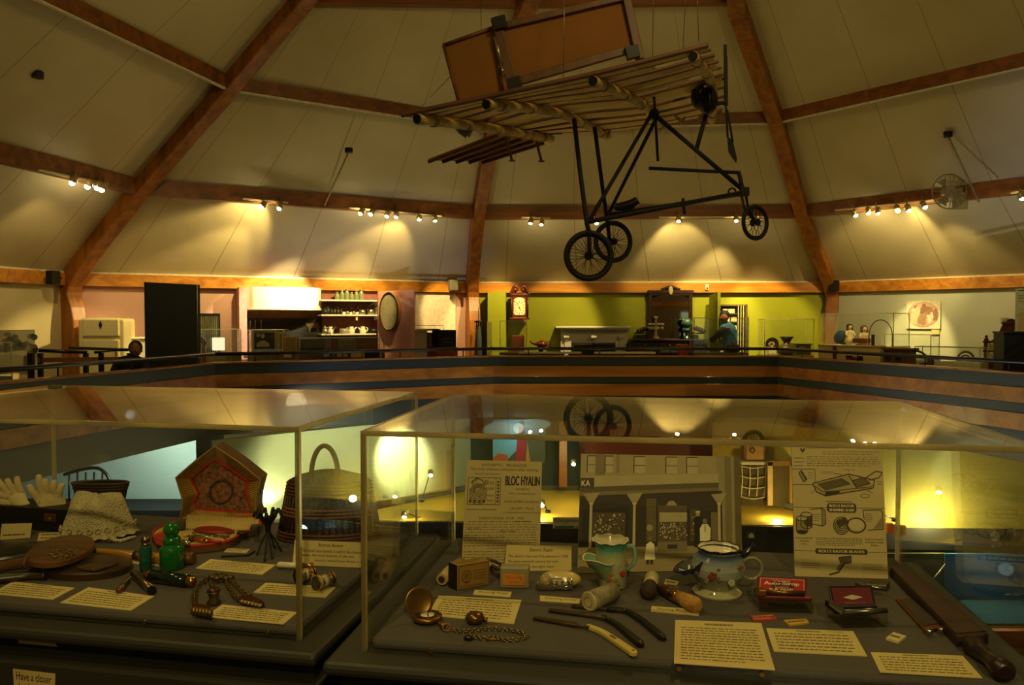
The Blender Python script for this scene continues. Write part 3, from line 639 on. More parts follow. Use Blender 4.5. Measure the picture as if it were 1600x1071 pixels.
pot(511.5, 1, .07, .13, iron, 'tall dark pot second on the middle shelf', knob=True)
for k, u in enumerate((518, 523, 528, 533)):
    pot(u, 1, .036, .11, M('dark_glass_jar', '#2b2415', .2), 'small dark jar in the row on the middle shelf', name='jar', grp='dark jars on the middle shelf', cat='jar', knob=True)
for k, u in enumerate((537, 547.5, 557.5)):
    pot(u, 1, .04, .055, white_p, ['small white cup next to the dark jars', 'middle white cup of three on the shelf', 'white cup beside the steel saucepans'][k], name='cup', grp='white cups on the middle shelf', cat='cup')
pot(543, 1, .045, .07, tin, 'little tin pan with slanted handle between white cups', (.12, -.06, .14)); pot(552.5, 1, .045, .07, tin, 'little tin pan further along between white cups', (.12, -.06, .15))
pot(566, 1, .075, .1, tin, 'steel saucepan with handle pointing up steeply', (.3, -.08, .26)); pot(579, 1, .085, .12, tin, 'largest steel saucepan nearest the round sieve', (.34, -.08, .3))
pot(507.5, 2, .06, .1, tin, 'lidded tin pot at the canopy end of the lower shelf', knob=True)
pot(537.5, 2, .1, .11, M('grey_enamel', '#8d8a70', .4), 'wide grey enamel basin on the lower shelf', name='basin', cat='basin')
pot(583, 2, .11, .1, iron, 'black pan at the sieve end of the lower shelf', (-.1, -.1, .12))
def jug(u, r, h, flip, label):
    p = on_shelf(u, 2); t = thing('jug', label, 'jug', p, 0, 'pots and jugs on the kitchen shelves')
    m = MB(); m.lathe([(r * .7, 0), (r, h * .25), (r * .9, h * .5), (r * .55, h * .8), (r * .62, h), (r * .5, h), (.001, h * .2)], (0, 0, 0), 16); m.mesh('body', white_p, t, world=False)
    m = MB(); m.torus((flip * r * .8, 0, h * .6), h * .28, .012, (flip, 0, 0), (0, 0, 1), 14, 6, -1.4, 1.4); m.mesh('handle', white_p, t, world=False)
    m = MB(); m.tube([(-flip * r * .6, 0, h * .5), (-flip * r * 1.5, 0, h * .95)], [.025, .012], 8); m.mesh('spout', white_p, t, world=False)
jug(516.5, .07, .15, -1, 'white jug beside the dark flat iron on the lower shelf'); jug(549, .075, .15, -1, 'white jug with long spout in the middle of the lower shelf'); jug(567, .075, .15, 1, 'white jug touching the black pan on the lower shelf')
p = on_shelf(523.5, 2); t = thing('flat_iron', 'dark flat iron standing upright on the lower shelf', 'iron', p)
m = MB(); m.prism([V((-.05, -.05, 0)), V((.05, -.05, 0)), V((.03, -.05, .09)), V((0, -.05, .15)), V((-.03, -.05, .09))], V((0, .04, 0))); m.mesh('body', iron, t, world=False)
m = MB(); m.torus((0, -.07, .09), .05, .012, (1, 0, 0), (0, 0, 1), 14, 6); m.mesh('handle', iron, t, world=False)
for k in range(6):
    p = on_shelf(527 + 7.5 * k, 0, .2); t = thing('storage_jar', 'pale green glass storage jar on the top kitchen shelf', 'jar', p, 0, 'glass jars on the top shelf')
    m = MB(); m.lathe([(.05, 0), (.055, .02), (.055, .09 + .03 * (k % 3)), (.035, .12 + .03 * (k % 3)), (.035, .14 + .03 * (k % 3))], (0, 0, 0), 12); m.mesh('body', M('green_jar_glass', '#8f9a70', .15, trans=.3), t, world=False)
    m = MB(); m.lathe([(.038, .14 + .03 * (k % 3)), (.038, .165 + .03 * (k % 3)), (.001, .168 + .03 * (k % 3))], (0, 0, 0), 12); m.mesh('lid', tin, t, world=False)
# partition and sieve
t = thing('partition_wall', 'short pink partition wall carrying the big round sieve', 'wall', fl0(1, 620, .8))
a, b = up(1, 591, 500, .5), up(1, 648, 500, 1.1); z1 = up(1, 620, 453, .8).z
m = MB(); m.prism([V((a.x, a.y, 0)), V((b.x, b.y, 0)), V((b.x, b.y, z1)), V((a.x, a.y, z1 - .03))], V((-.03, .08, 0))); m.mesh('panel', M('partition_pink', '#b58276', .7), t); pd = (b - a).normalized()
c = a * .62 + b * .38; c = V((c.x, c.y, up(1, 612, 487, .75).z)); nn = V((pd.y, -pd.x, 0))
c2 = c + nn * .09; rw = .215; rh = 30 * c.y / F
t = thing('sieve', 'large round drum sieve hanging on the pink partition', 'sieve', c)
m = MB(); XX, ZZ = pd * rw, V((0, 0, rh))
def hoop(off, k): return [c + nn * off + pd * (rw * k * math.cos(2 * PI * j / 36)) + V((0, 0, rh * k * math.sin(2 * PI * j / 36))) for j in range(36)]
m.loft([hoop(.0, 1.0), hoop(.15, 1.0), hoop(.15, .93), hoop(.0, .93)], True); m.mesh('rim', wood('sieve_rim_wood', '#6b4318', '#9a6a2e', .5, 3, 'Z'), t)
m = MB(); m.poly(hoop(.135, .935)); m.mesh('skin', M('sieve_mesh_grey', '#7c755a', .7, var=.2, scale=6), t)
m = MB(); m.tube(hoop(.155, .97), .012, 6, True); m.mesh('hoop', iron, t)
# white alcove behind partition
obj1('backboard', M('alcove_white', '#e2d3b8', .6), 'pale lit back panel behind the small black oven', 'panel', 1, 650, 712, 458, 560, .06, .05)
t = thing('counter_shelf', 'white counter shelf beside the small black oven', 'shelf', fl0(1, 670, .4))
m = MB(); panel(m, 1, 648, 684, 514, 517, .7, .6); m.mesh('counter_top', white_p, t)
m = MB(); panel(m, 1, 648, 667, 517, VFL, .6, .5); m.mesh('cupboard', white_p, t); m = MB(); panel(m, 1, 668, 683, 520, VFL, .45, .35); m.mesh('cupboard', M('grey_cupboard', '#9b8e70', .6), t)
m = MB(); m.tube([up(1, 648, 509, .7), up(1, 693, 509, .7), up(1, 693, 515, .7)], .008, 6); m.mesh('rail', steel, t)
t = thing('oven', 'small black iron oven with open front at the end of the pink bay', 'oven', fl0(1, 699, .9))
m = MB(); panel(m, 1, 686, 713, 516, 543, .9, .04); m.mesh('front_frame', iron, t, bevel=.01)
m = MB(); panel(m, 1, 686, 713, 516, 543, .86, .4); m.mesh('body', iron, t, bevel=.01)
m = MB(); panel(m, 1, 690, 709, 521, 539, .91, .01); m.mesh('oven_opening', M('oven_dark', '#050504', .9), t)
for v in (529, 535): m = MB(); panel(m, 1, 691, 708, v, v + 1, .92, .01); m.mesh('rack', steel, t)
m = MB(); panel(m, 1, 684, 715, 543, VFL, .95, .5); m.mesh('stand', M('brick_stand', '#8a4a26', .8), t)
m = MB(); panel(m, 1, 672, 688, 514.5, 516.5, .85, .4); m.mesh('flue', iron, t)
# glass cases before the kitchen
vitrine(1, 395, 451, 516, 552, 1.15, .45, 'tall glass case with a portrait and papers before the black range'); vitrine(1, 441, 516, 521, 552, 1.55, .3, 'glass case with dark backboard beside the portrait case'); vitrine(1, 468, 600, 528, 553, 1.95, .28, 'long low glass case closest to the rail before the shelves')
t = thing('portrait_board', 'dark display board with a pale portrait inside the case before the range', 'picture', up(1, 411, 540, 1.0))
q = sheet(1, 397, 429, 520, 546, 1.0); slab(q.p, .02).mesh('board', black_b, t); q.ell(.42, .8, .09, .14, '#b5a678', 2); q.ell(.2, .85, .12, .12, '#8f865f', 2); q.poly([(.1, .15), (.75, .15), (.7, .38), (.5, .52), (.3, .5), (.12, .35)], '#a09468', 3); q.ell(.85, .75, .07, .2, '#3a4030', 2); q.b.mesh('picture', PRINT, t, recalc=False)
obj1('book', M('ochre_book', '#9a8248', .7), 'ochre boxed book standing inside the case before the range', 'book', 1, 430, 448, 519, 545, 1.0, .15); obj1('display_block', black_b, 'dark backboard inside the middle low case', 'block', 1, 470, 505, 530, 552, 1.45, .05)
obj1('carton', M('tan_box', '#8d7038', .7), 'tan box standing inside the case by the dark backboard', 'box', 1, 446, 467, 527, 549, 1.5, .15)
obj1('tin_box', M('grey_green_tin', '#77754e', .5), 'grey green tin in the long case below the shelves', 'box', 1, 530, 556, 530, 552, 1.85, .12)
for k, (u0, u1, v0, c) in enumerate(((443, 455, 551, '#c9b47a'), (505, 515, 550, '#b8a878'), (527, 534, 550, '#dcc98e'), (536, 543, 550, '#c8b060'), (548, 566, 551, '#dcc98e'), (380, 386, 552, '#d8c8a0'))):
    p0 = up(1, u0, v0, 1.98); obj1('paper_card', M('card' + c, c, .7), ['cream card in the low case by the tan box', 'tan card before the dark backboard', 'white card under the saucepan shelf, first of three', 'yellowish card between two white cards under the shelves', 'wide white card furthest along under the shelves', 'small pale card at the pink pier'][k], 'card', 1, u0, u1, v0, v0 + 8, 2.1, .02, 'exhibit cards along the kitchen rail')
t = thing('serving_tray', 'dark framed tray standing in the case below the sieve', 'tray', up(1, 582, 560, 2.0))
m = MB(); panel(m, 1, 567, 596, 549.5, 562, 2.1, .03); m.mesh('frame', M('cream_frame', '#cdbb86', .5), t); m = MB(); panel(m, 1, 570, 593, 551.5, 560, 2.115, .02); m.mesh('inset', black_b, t)

# ---------------- lime bay
t = thing('green_screen', 'tall lime green partition screen beside the grandfather clock', 'partition', fl0(2, 776, .5))
m = MB(); panel(m, 2, 762, 790, 457, VFL, .55, .5); m.mesh('panel', w_lime, t)
m = MB(); panel(m, 2, 761, 768, 503, VFL, .62, .06); m.mesh('edge_post', M('olive_edge_post', '#7d7a2a', .6), t)
t = thing('umbrella_stand', 'rack with a furled grey blue parasol in the dark corner', 'umbrella stand', fl0(2, 745, .8))
c = fl0(2, 748, .8); zt = up(2, 748, 480, .8).z
m = MB(); m.lathe([(.06, .1), (.085, .35), (.075, .8), (.04, zt - .45), (.012, zt - .35), (.01, zt)], c, 12); m.mesh('parasol', M('blue_grey_cloth', '#3d4a4a', .8), t)
m = MB(); m.lathe([(.03, zt - .3), (.1, zt - .31), (.1, zt - .34), (.03, zt - .35)], c, 12); m.mesh('collar', iron, t)
for dx in (-.14, .12): m = MB(); m.tube([c + V((dx, 0, 0)), c + V((dx * .3, 0, zt - .33))], .012, 6); m.mesh('leg', iron, t)
def clock():
    p = fl0(2, 812, .45); p0 = up(2, 812, 500, .45); s = p.y / F
    t = thing('grandfather_clock', 'mahogany longcase clock with scrolled hood and white dial', 'clock', p)
    def Z(v): return P(812, v, p.y).z
    def X(u): return (u - 812) * s
    m = MB(); m.box((X(809), .16, (Z(560)) / 2 + .1), (20 * s, .3, Z(503))); m.mesh('trunk', redw, t, world=False, bevel=.01)
    m = MB(); m.box((X(809), .16, .25), (27 * s, .36, .5)); m.mesh('base', redw, t, world=False, bevel=.01)
    m = MB(); m.box((0, .15, (Z(497) + Z(462)) / 2), (27 * s, .34, Z(462) - Z(497))); m.box((0, .15, Z(498)), (31 * s, .38, 3 * s)); m.box((0, .15, Z(461)), (31 * s, .38, 3 * s)); h = m.mesh('hood', redw, t, world=False, bevel=.006)
    m = MB()
    for sx in (-1, 1):
        pts = [(sx * 15 * s, -.02, Z(461)), (sx * 12 * s, -.02, Z(455)), (sx * 9 * s, -.02, Z(449)), (sx * 5.5 * s, -.02, Z(448)), (sx * 3.5 * s, -.02, Z(451)), (sx * 5 * s, -.02, Z(454)), (sx * 7 * s, -.02, Z(453))]
        m.tube(crom([V(x) for x in pts], 5), .035, 8)
        m.prism([V((sx * 15 * s, 0, Z(461))), V((sx * 4 * s, 0, Z(461))), V((sx * 6 * s, 0, Z(454))), V((sx * 10 * s, 0, Z(451)))], V((0, .1, 0)))
    m.mesh('scrolled_pediment', redw, t, world=False)
    for sx in (-1, 1):
        m = MB(); m.tube([(sx * 12.5 * s, -.05, Z(495)), (sx * 12.5 * s, -.05, Z(464))], .018, 8); m.mesh('hood_column', redw, t, world=False)
    a = V((X(802.5), -.03, Z(492.5))); b = V((X(820.5), -.03, Z(492.5))); w = b.x - a.x; top = Z(470)
    poly = [a, b, V((b.x, a.y, top))] + [V((a.x + w / 2 + w / 2 * math.cos(k * PI / 10), a.y, top + (Z(465) - top) * math.sin(k * PI / 10))) for k in range(1, 10)] + [V((a.x, a.y, top))]
    m = MB(); m.prism(poly, V((0, .02, 0))); dl = m.mesh('dial', M('painted_white_dial', '#d9d0a8', .4), t, world=False)
    q = Sheet(p + a, p + b, p + V((b.x, a.y, top)), p + V((a.x, a.y, top))); 
    for k in range(12):
        an = PI / 2 - k * PI / 6; c, s_ = math.cos(an), math.sin(an); q.line([(.5 + .34 * c, .5 + .34 * s_), (.5 + .45 * c, .5 + .45 * s_)], .045, '#1a140a', 3)
    q.line([(.5, .5), (.28, .86)], .04, '#14100a', 4); q.line([(.5, .5), (.62, .28)], .05, '#14100a', 4); q.ell(.5, .5, .05, .05, '#14100a', 5)
    for cx, cy in ((.05, .05), (.95, .05), (.05, .95), (.95, .95)): q.ell(cx, cy, .07, .07, '#8a6a3a', 2)
    q.b.mesh('dial_marks', PRINT, t, recalc=False)
clock()
vitrine(2, 781, 823, 502, 552, 1.4, .5, 'tall glass case standing before the grandfather clock')
def mantel():
    t = thing('mantelpiece', 'white painted fireplace mantel with corbels against the lime green wall', 'fireplace', fl0(2, 928, .2))
    m = MB(); panel(m, 2, 868, 987, 510, 513.5, .42, .4); panel(m, 2, 872, 983, 513, 516, .36, .34); m.mesh('mantel_shelf', white_p, t, bevel=.012)
    m = MB(); panel(m, 2, 876, 980, 515, 536, .16, .14); m.mesh('frieze', white_p, t)
    for u in (885, 928, 971):
        m = MB(); panel(m, 2, u - 4.5, u + 4.5, 525, 528.5, .3, .28); panel(m, 2, u - 3, u + 3, 528, 533 if u != 928 else 531, .26, .24); m.mesh('corbel', white_p, t, bevel=.008)
    for u in (885, 971): m = MB(); panel(m, 2, u - 9, u + 8, 533, VFL, .2, .18); panel(m, 2, u - 3, u + 3, 533, VFL, .24, .04); m.mesh('jamb', white_p, t, bevel=.008)
    m = MB(); panel(m, 2, 893, 963, 536, VFL, .17, .12); m.mesh('fire_opening', iron, t)
mantel()
t = thing('fender_seat', 'low black leather topped fire fender before the white mantel', 'fender', fl0(2, 928, 1.0))
for u0, u1 in ((896, 929), (930, 961)): m = MB(); panel(m, 2, u0, u1, 537, 549, 1.0, .3); m.mesh('cushion', M('black_leather', '#0c0a08', .3), t, bevel=.03)
m = MB(); panel(m, 2, 893, 963, 549, VFL, 1.02, .34); m.mesh('base', iron, t)
t = thing('side_table', 'small dark round table with red brown box by the fireplace', 'table', fl0(2, 845, .9)); c = fl0(2, 845, .9); zt = up(2, 845, 543, .9).z
m = MB(); m.lathe([(.001, zt - .03), (.3, zt - .03), (.31, zt - .01), (.3, zt), (.001, zt)], c, 20); m.mesh('table_top', dkw, t); m = MB(); m.lathe([(.18, 0), (.06, .08), (.04, .4), (.05, zt - .03)], c, 12); m.mesh('pedestal', dkw, t)
p = V((c.x, c.y, zt)); t = thing('teapot', 'red brown round pot on the small table by the fireplace', 'pot', p)
m = MB(); m.lathe([(.07, 0), (.13, .04), (.14, .08), (.09, .13), (.03, .15), (.03, .17), (.001, .18)], (.02, 0, 0), 16); m.mesh('body', M('brown_glaze', '#6a2a12', .25), t, world=False)
m = MB(); m.tube([(-.1, 0, .06), (-.2, 0, .1), (-.24, 0, .14)], [.03, .02, .015], 8); m.mesh('spout', M('brown_glaze', '#6a2a12', .25), t, world=False)
m = MB(); m.torus((.16, 0, .08), .05, .012, (1, 0, 0), (0, 0, 1), 14, 6); m.mesh('handle', M('brown_glaze', '#6a2a12', .25), t, world=False)
for k, (u0, u1) in enumerate(((810, 885), (886, 909), (930, 985), (986, 1025))):
    t = thing('display_table', ['long white cloth topped table before the clock', 'short white topped table before the fireplace', 'white topped table before the fender and mantel end', 'white topped table before the dressing mirror'][k], 'table', fl0(2, (u0 + u1) / 2, 1.8), 0, 'white topped tables along the lime bay rail')
    m = MB(); panel(m, 2, u0, u1, 551.0, 553.5, 2.1, .35); m.mesh('table_top', M('white_cloth_top', '#e8dcae', .7), t); m = MB(); panel(m, 2, u0 + 3, u1 - 3, 553.5, VFL, 2.05, .25); m.mesh('base', M('table_base_olive', '#4a441e', .7), t)
# dressing sideboard with mirror
def sideboard():
    Y = up(2, 1045, 500, .3).y; s = Y / F
    t = thing('sideboard', 'dark carved sideboard with tall arched mirror and crest', 'sideboard', fl0(2, 1045, .35))
    for u0, u1 in ((1013, 1019), (1076, 1082)): m = MB(); panel(m, 2, u0, u1, 455, 532, .2, .1); m.mesh('mirror_post', dkw, t, bevel=.01)
    m = MB(); panel(m, 2, 1012, 1084, 453.5, 459, .22, .12); panel(m, 2, 1017, 1079, 459, 462, .2, .08)
    for k in range(-6, 7): m.ball(up(2, 1048 + k * 2.2, 452.5 - 3.5 * math.cos(k * PI / 14) ** 2, .18), .045 - .002 * abs(k), n=8, m=6)
    m.mesh('cornice', dkw, t, bevel=.006)
    m = MB(); m.ball(up(2, 1048, 454, .22), .075, (.7, .4, 1.4)); m.mesh('crest_cartouche', M('pale_cartouche', '#b9ae8a', .4), t)
    mir = M('old_mirror_silver', '#b0aa98', .03, 1, var=.02)
    m = MB(); a, b = up(2, 1019, 500, .18), up(2, 1076, 500, .18); z0, z1 = up(2, 1047, 532, .18).z, up(2, 1047, 463, .18).z
    pts = [V((a.x, a.y, z0)), V((b.x, b.y, z0))]
    for k in range(11): u = 1076 - 57 * k / 10; p = up(2, u, 463 - 1.5 * math.sin(PI * k / 10) + 3 * (abs(k - 5) / 5) ** 4, .18); pts.append(p)
    m.poly(pts); m.mesh('mirror', mir, t)
    for u0, u1, v in ((994, 1013, 514), (1083, 1099, 514)):
        m = MB(); panel(m, 2, u0 if u0 < 1000 else 1082, u1 if u0 < 1000 else 1098, v + 6, v + 8.5, .4, .35)
        c = up(2, (u0 + u1) / 2, v + 3, .2)
        for k in range(4): m.ball(up(2, u0 + 4 + 4 * k, v + 4 - (2 * k if u0 < 1000 else 6 - 2 * k) * .8, .2), .06, (1, .5, 1), 8, 6)
        m.mesh('side_bracket_shelf', dkw, t)
    m = MB(); panel(m, 2, 988, 1103, 530.5, 534, .62, .6); m.mesh('top', dkw, t, bevel=.01)
    m = MB(); panel(m, 2, 984, 1106, 534, VFL, .55, .5); m.mesh('body', dkw, t, bevel=.01)
    for k in range(3): m = MB(); panel(m, 2, 992 + 38 * k, 1024 + 38 * k, 536.5, 543.5, .575, .03); dw = m.mesh('drawer', dkw, t, bevel=.008); m = MB(); m.ball(up(2, 1008 + 38 * k, 540, .6), .03, n=8, m=6); m.mesh('knob', brass, dw)
    return up(2, 1045, 530.5, .62).z + .002
ZS = sideboard()
def ons(u, d): p = up(2, u, 500, d); return V((p.x, p.y, ZS))
t = thing('oil_lamp', 'teal glass oil lamp standing at one end of the sideboard', 'lamp', ons(1073, .45)); teal = M('teal_glass', '#1f4a46', .15, coat=.4)
m = MB(); m.lathe([(.08, 0), (.08, .03), (.03, .06), (.028, .13), (.1, .17), (.115, .2), (.09, .24), (.04, .26)], (0, 0, 0), 16); m.mesh('font', teal, t, world=False); m = MB(); m.lathe([(.04, .26), (.1, .3), (.125, .36), (.1, .43), (.05, .46)], (0, 0, 0), 16); m.mesh('globe_shade', M('pale_teal_glass', '#4a6e62', .2), t, world=False)
t = thing('candelabra', 'glass lustre candelabra with hanging drops before the mirror', 'candelabra', ons(1025, .42)); gl = M('lustre_glass', '#a89a6a', .1, .5)
m = MB(); m.lathe([(.1, 0), (.09, .03), (.03, .07), (.03, .45), (.06, .5), (.001, .52)], (0, 0, 0), 12); m.mesh('stem', gl, t, world=False)
for k in range(6):
    a = k * PI / 3; m = MB(); m.tube([(0, 0, .22), (.1 * math.cos(a), .1 * math.sin(a), .2), (.15 * math.cos(a), .15 * math.sin(a), .3)], .012, 6); m.lathe([(.035, .3), (.04, .33), (.02, .36)], (.15 * math.cos(a), .15 * math.sin(a), 0), 8); m.ball((.15 * math.cos(a), .15 * math.sin(a), .24), .025, (1, 1, 1.8), 8, 6); m.mesh('branch', gl, t, world=False)
t = thing('jewel_box', 'orange red box on the front edge before the sideboard', 'box', up(2, 1068, 548, 1.4))
m = MB(); panel(m, 2, 1060, 1077, 540, VFL, 1.4, .3); m.mesh('body', M('orange_red_lacquer', '#a3361a', .4), t, bevel=.02); m = MB(); panel(m, 2, 1060.5, 1076.5, 538.5, 540.5, 1.41, .31); m.mesh('lid', M('orange_red_lacquer', '#a3361a', .4), t, bevel=.01)
t = thing('fringed_cushion', 'small teal and brown cushion before the sideboard near the rail', 'cushion', up(2, 1045, 552, 1.6)); c = up(2, 1045, 551.5, 1.6)
m = MB(); m.ball(c, .2, (1, .6, .35)); m.mesh('body', M('teal_cushion', '#3c6a68', .8), t); m = MB(); m.torus(c, .2, .02, (1, 0, 0), (0, .6, 0), 24, 6); m.mesh('piping', M('brown_piping', '#5a3018', .8), t)
# green door-like panel and shelf cabinet
t = thing('green_screen', 'narrow lime green partition beside the glazed shelf cabinet', 'partition', fl0(2, 1115, .7))
m = MB(); a, b = up(2, 1108, 500, .25), up(2, 1121, 500, .95); z0, z1 = up(2, 1108, 462, .25).z, up(2, 1121, 456.5, .95).z
m.prism([V((a.x, a.y, 0)), V((b.x, b.y, 0)), V((b.x, b.y, z1)), V((a.x, a.y, z0))], V((.07, .02, 0))); m.mesh('panel', M('lime_screen_dark', '#7d8418', .65), t)
t = thing('shelf_cabinet', 'open cabinet of pale boxes behind the visitor in blue', 'cabinet', fl0(2, 1146, .2))
m = MB(); panel(m, 2, 1123, 1168, 476, 478.5, .3, .28); panel(m, 2, 1165, 1168, 476, VFL, .3, .28); panel(m, 2, 1122, 1125, 476, VFL, .3, .28); m.mesh('frame', M('olive_brown_frame', '#5a4a1e', .6), t)
m = MB(); panel(m, 2, 1124, 1166, 478, VFL, .06, .04); m.mesh('back', M('cabinet_back', '#9a9a4a', .7), t)
for v in (490, 503, 516, 529): m = MB(); panel(m, 2, 1125, 1165, v, v + 1.2, .25, .2); m.mesh('shelf', M('olive_brown_frame', '#5a4a1e', .6), t)
for u in (1153, 1157, 1161): m = MB(); panel(m, 2, u, u + 1.2, 478, VFL, .31, .02); m.mesh('upright', M('pale_upright', '#c2bb88', .5), t)
for k, (u, v, w) in enumerate(((1143, 490, 10), (1136, 503, 9), (1147, 503, 9), (1147, 516, 9), (1147, 529, 9), (1133, 490, 8))):
    obj1('storage_box', M('pale_storage_box', '#c9c290', .7), ['pale box on the upper cabinet shelf above the visitor', 'pale box behind the visitor on second shelf', 'pale box next to the uprights on second shelf', 'pale box next to the uprights on third shelf', 'pale box next to the uprights on lowest shelf', 'pale box on the upper cabinet shelf by the green screen'][k], 'box', 2, u - w / 2, u + w / 2, v - 7, v, .24, .15, 'pale boxes in the shelf cabinet')
def visitor_blue():
    c = up(2, 1138, 520, .98); Y = c.y; t = thing('person', 'person in a blue top leaning forward between the case and sideboard', 'person', V((c.x, c.y, 0)))
    def q(u, v, dy=0): return P(u, v, Y + dy)
    blue_ = M('blue_top_cloth', '#2c6c92', .8); skinm = M('warm_skin', '#8a5034', .6); dark = M('dark_trousers', '#14120e', .85)
    hip = q(1143, 552); hip = V((hip.x, hip.y, .86))
    vs = [hip, q(1141, 536), q(1138, 522), q(1136, 511), q(1133, 503), q(1128, 514, -.15), q(1121, 525, -.3), q(1110, 533, -.35), q(1145, 513, .1), q(1149, 527, .05), q(1147, 540, -.1),
          hip + V((-.1, 0, -.06)), hip + V((-.11, -.03, -.43)), hip + V((-.1, .04, -.8)), hip + V((.1, 0, -.06)), hip + V((.12, -.03, -.43)), hip + V((.11, .04, -.8)), hip + V((-.1, -.12, -.83)), hip + V((.11, -.12, -.83))]
    ed = [(0, 1), (1, 2), (2, 3), (3, 4), (3, 5), (5, 6), (6, 7), (3, 8), (8, 9), (9, 10), (0, 11), (11, 12), (12, 13), (13, 17), (0, 14), (14, 15), (15, 16), (16, 18)]
    b = skin('body', vs, ed, [.15, .15, .16, .14, .055, .065, .05, .04, .07, .055, .045, .09, .07, .05, .09, .07, .05, .045, .045], blue_, t)
    m = MB(); m.tube([q(1128, 516, -.16), q(1121, 525, -.31), q(1111, 532.5, -.36)], [.075, .062, .05], 10); m.mesh('sleeve', M('navy_sleeve', '#0f1626', .85), t)
    h = q(1131.5, 496, -.05); m = MB(); m.ball(h, .11, (.82, .98, 1.15)); m.ball(h + V((-.09, -.04, -.02)), .02); m.ball(h + V((.03, -.1, -.01)), .022, (1, .5, 1.3)); m.mesh('head', skinm, t)
    m = MB(); m.ball(h + V((.015, .02, .05)), .118, (.9, .98, .9)); m.mesh('hair', M('dark_brown_hair', '#17100a', .7), t)
    m = MB()
    for s_ in (-1, 1): x = hip + V((.11 * s_, 0, 0)); m.tube([x + V((0, 0, .02)), x + V((0, -.03, -.43)), x + V((0, .04, -.78))], [.105, .085, .07], 12)
    m.mesh('trousers', dark, t)
    m = MB(); m.ball(q(1137, 514, -.17), .05, (1.2, .4, .8), 10, 6); m.mesh('badge', M('red_white_badge', '#a85a50', .6), t)
visitor_blue()
vitrine(2, 1085, 1169, 497, 552, 1.7, .45, 'large glass case between the visitor in blue and the rail')
vitrine(2, 1195, 1272, 499, 556, 1.2, .5, 'glass case holding the coffee grinder on the lime side')
t = thing('sewing_kit', 'brown lidded wooden bowl inside the case before the visitor', 'bowl', up(2, 1145, 552, 1.5)); c = up(2, 1145, 552, 1.5)
m = MB(); m.lathe([(.06, 0), (.15, .05), (.17, .09), (.15, .12)], c, 16); m.mesh('bowl', dkw, t); m = MB(); m.lathe([(.155, .12), (.12, .17), (.02, .19), (.02, .22), (.001, .23)], c, 16); m.mesh('lid', redw, t)
c = up(2, 1229, 555, .95); t = thing('coffee_grinder', 'squat brown jar shaped grinder with funnel top in the glass case', 'grinder', c)
gm = M('brown_stoneware', '#5c4a1e', .4); m = MB(); m.lathe([(.1, 0), (.2, .04), (.21, .14), (.15, .21), (.08, .24), (.08, .27)], c, 18); m.mesh('body', gm, t); m = MB(); m.lathe([(.06, .27), (.09, .31), (.15, .4), (.14, .4), (.05, .3)], c, 18); m.mesh('funnel', M('dark_brown_metal', '#33250e', .4, .4), t)
c = up(2, 1258, 556, .9); t = thing('tea_chest', 'small dark chest with pale lattice front beside the grinder', 'chest', c)
m = MB(); panel(m, 2, 1245, 1268, 539, 557, .95, .25); m.mesh('body', dkw, t, bevel=.01); m = MB(); panel(m, 2, 1243, 1270, 537.5, 539.5, .98, .31); m.mesh('lid', dkw, t, bevel=.006); q = sheet(2, 1247, 1259, 542, 550, .955); q.line([(.1, .1), (.2, .9), (.8, .9), (.9, .1)], .08, '#b5a26a', 2); q.finish(t, 'lattice')
c = up(2, 1206, 543, .8); t = thing('decorated_plate', 'round dark plate with floral centre standing behind white block', 'plate', c)
m = MB(); cc = up(2, 1206, 538, .75); m.lathe([(.001, -.01), (.12, -.01), (.15, .012), (.15, .02), (.12, .002), (.001, .0)], cc, 24, rot=Matrix.Rotation(PI / 2, 3, 'X')); m.mesh('plate', M('dark_plate_glaze', '#2a1a10', .3), t)
q = sheet(2, 1200, 1212, 533, 543, .78); [q.ell(.5 + .3 * math.cos(k), .5 + .3 * math.sin(k), .16, .16, R.choice(['#9a8a66', '#6a5a3a', '#b0a07a']), 2) for k in range(6)]; q.finish(t, 'floral_pattern')
obj1('display_block', M('white_block', '#f0e4b4', .6), 'bright white block in the grinder case before the round plate', 'block', 2, 1197, 1214, 543, 558, .9, .15)

# ---------------- pale bay
t = vitrine(3, 1282, 1396, 490, 541, 1.9, .7, 'big glass case with two dolls before the pale wall', M('cream_timber_plinth', '#d8c890', .6))
def doll(u, v0, v1, d, hair, dress, label, seated=False):
    p = up(3, u, v1, d); s = p.y / F; h = (v1 - v0) * s; t = thing('doll', label, 'doll', p)
    m = MB(); m.lathe([(h * .28, 0), (h * .24, h * .25), (h * .15, h * .5), (h * .17, h * .62), (h * .06, h * .7)], (0, 0, 0), 16); m.mesh('dress', dress, t, world=False)
    for sx in (-1, 1): m = MB(); m.tube([(sx * h * .14, 0, h * .62), (sx * h * .24, -.03, h * .45), (sx * h * .2, -.07, h * .34)], [h * .06, h * .05, h * .035], 8); m.mesh('arm', dress, t, world=False)
    m = MB(); m.ball((0, 0, h * .83), h * .15, (.9, .95, 1.1)); m.ball((0, -h * .15, h * .82), h * .025); m.ball((-h * .055, -h * .13, h * .86), h * .02); m.ball((h * .055, -h * .13, h * .86), h * .02); m.mesh('head', M('bisque_face', '#d2b184', .5), t, world=False)
    m = MB(); m.ball((0, h * .04, h * .87), h * .17, (1.05, .95, 1.0)); m.ball((-h * .12, 0, h * .76), h * .07, (1, 1, 1.5)); m.ball((h * .12, 0, h * .76), h * .07, (1, 1, 1.5)); m.mesh('hair', hair, t, world=False)
doll(1327.5, 507, 535.5, 1.5, M('black_doll_hair', '#120a06', .6), M('cream_lace_dress', '#dccb94', .8, bump=.4, bscale=60), 'tall doll in cream dress with black hair inside the big case')
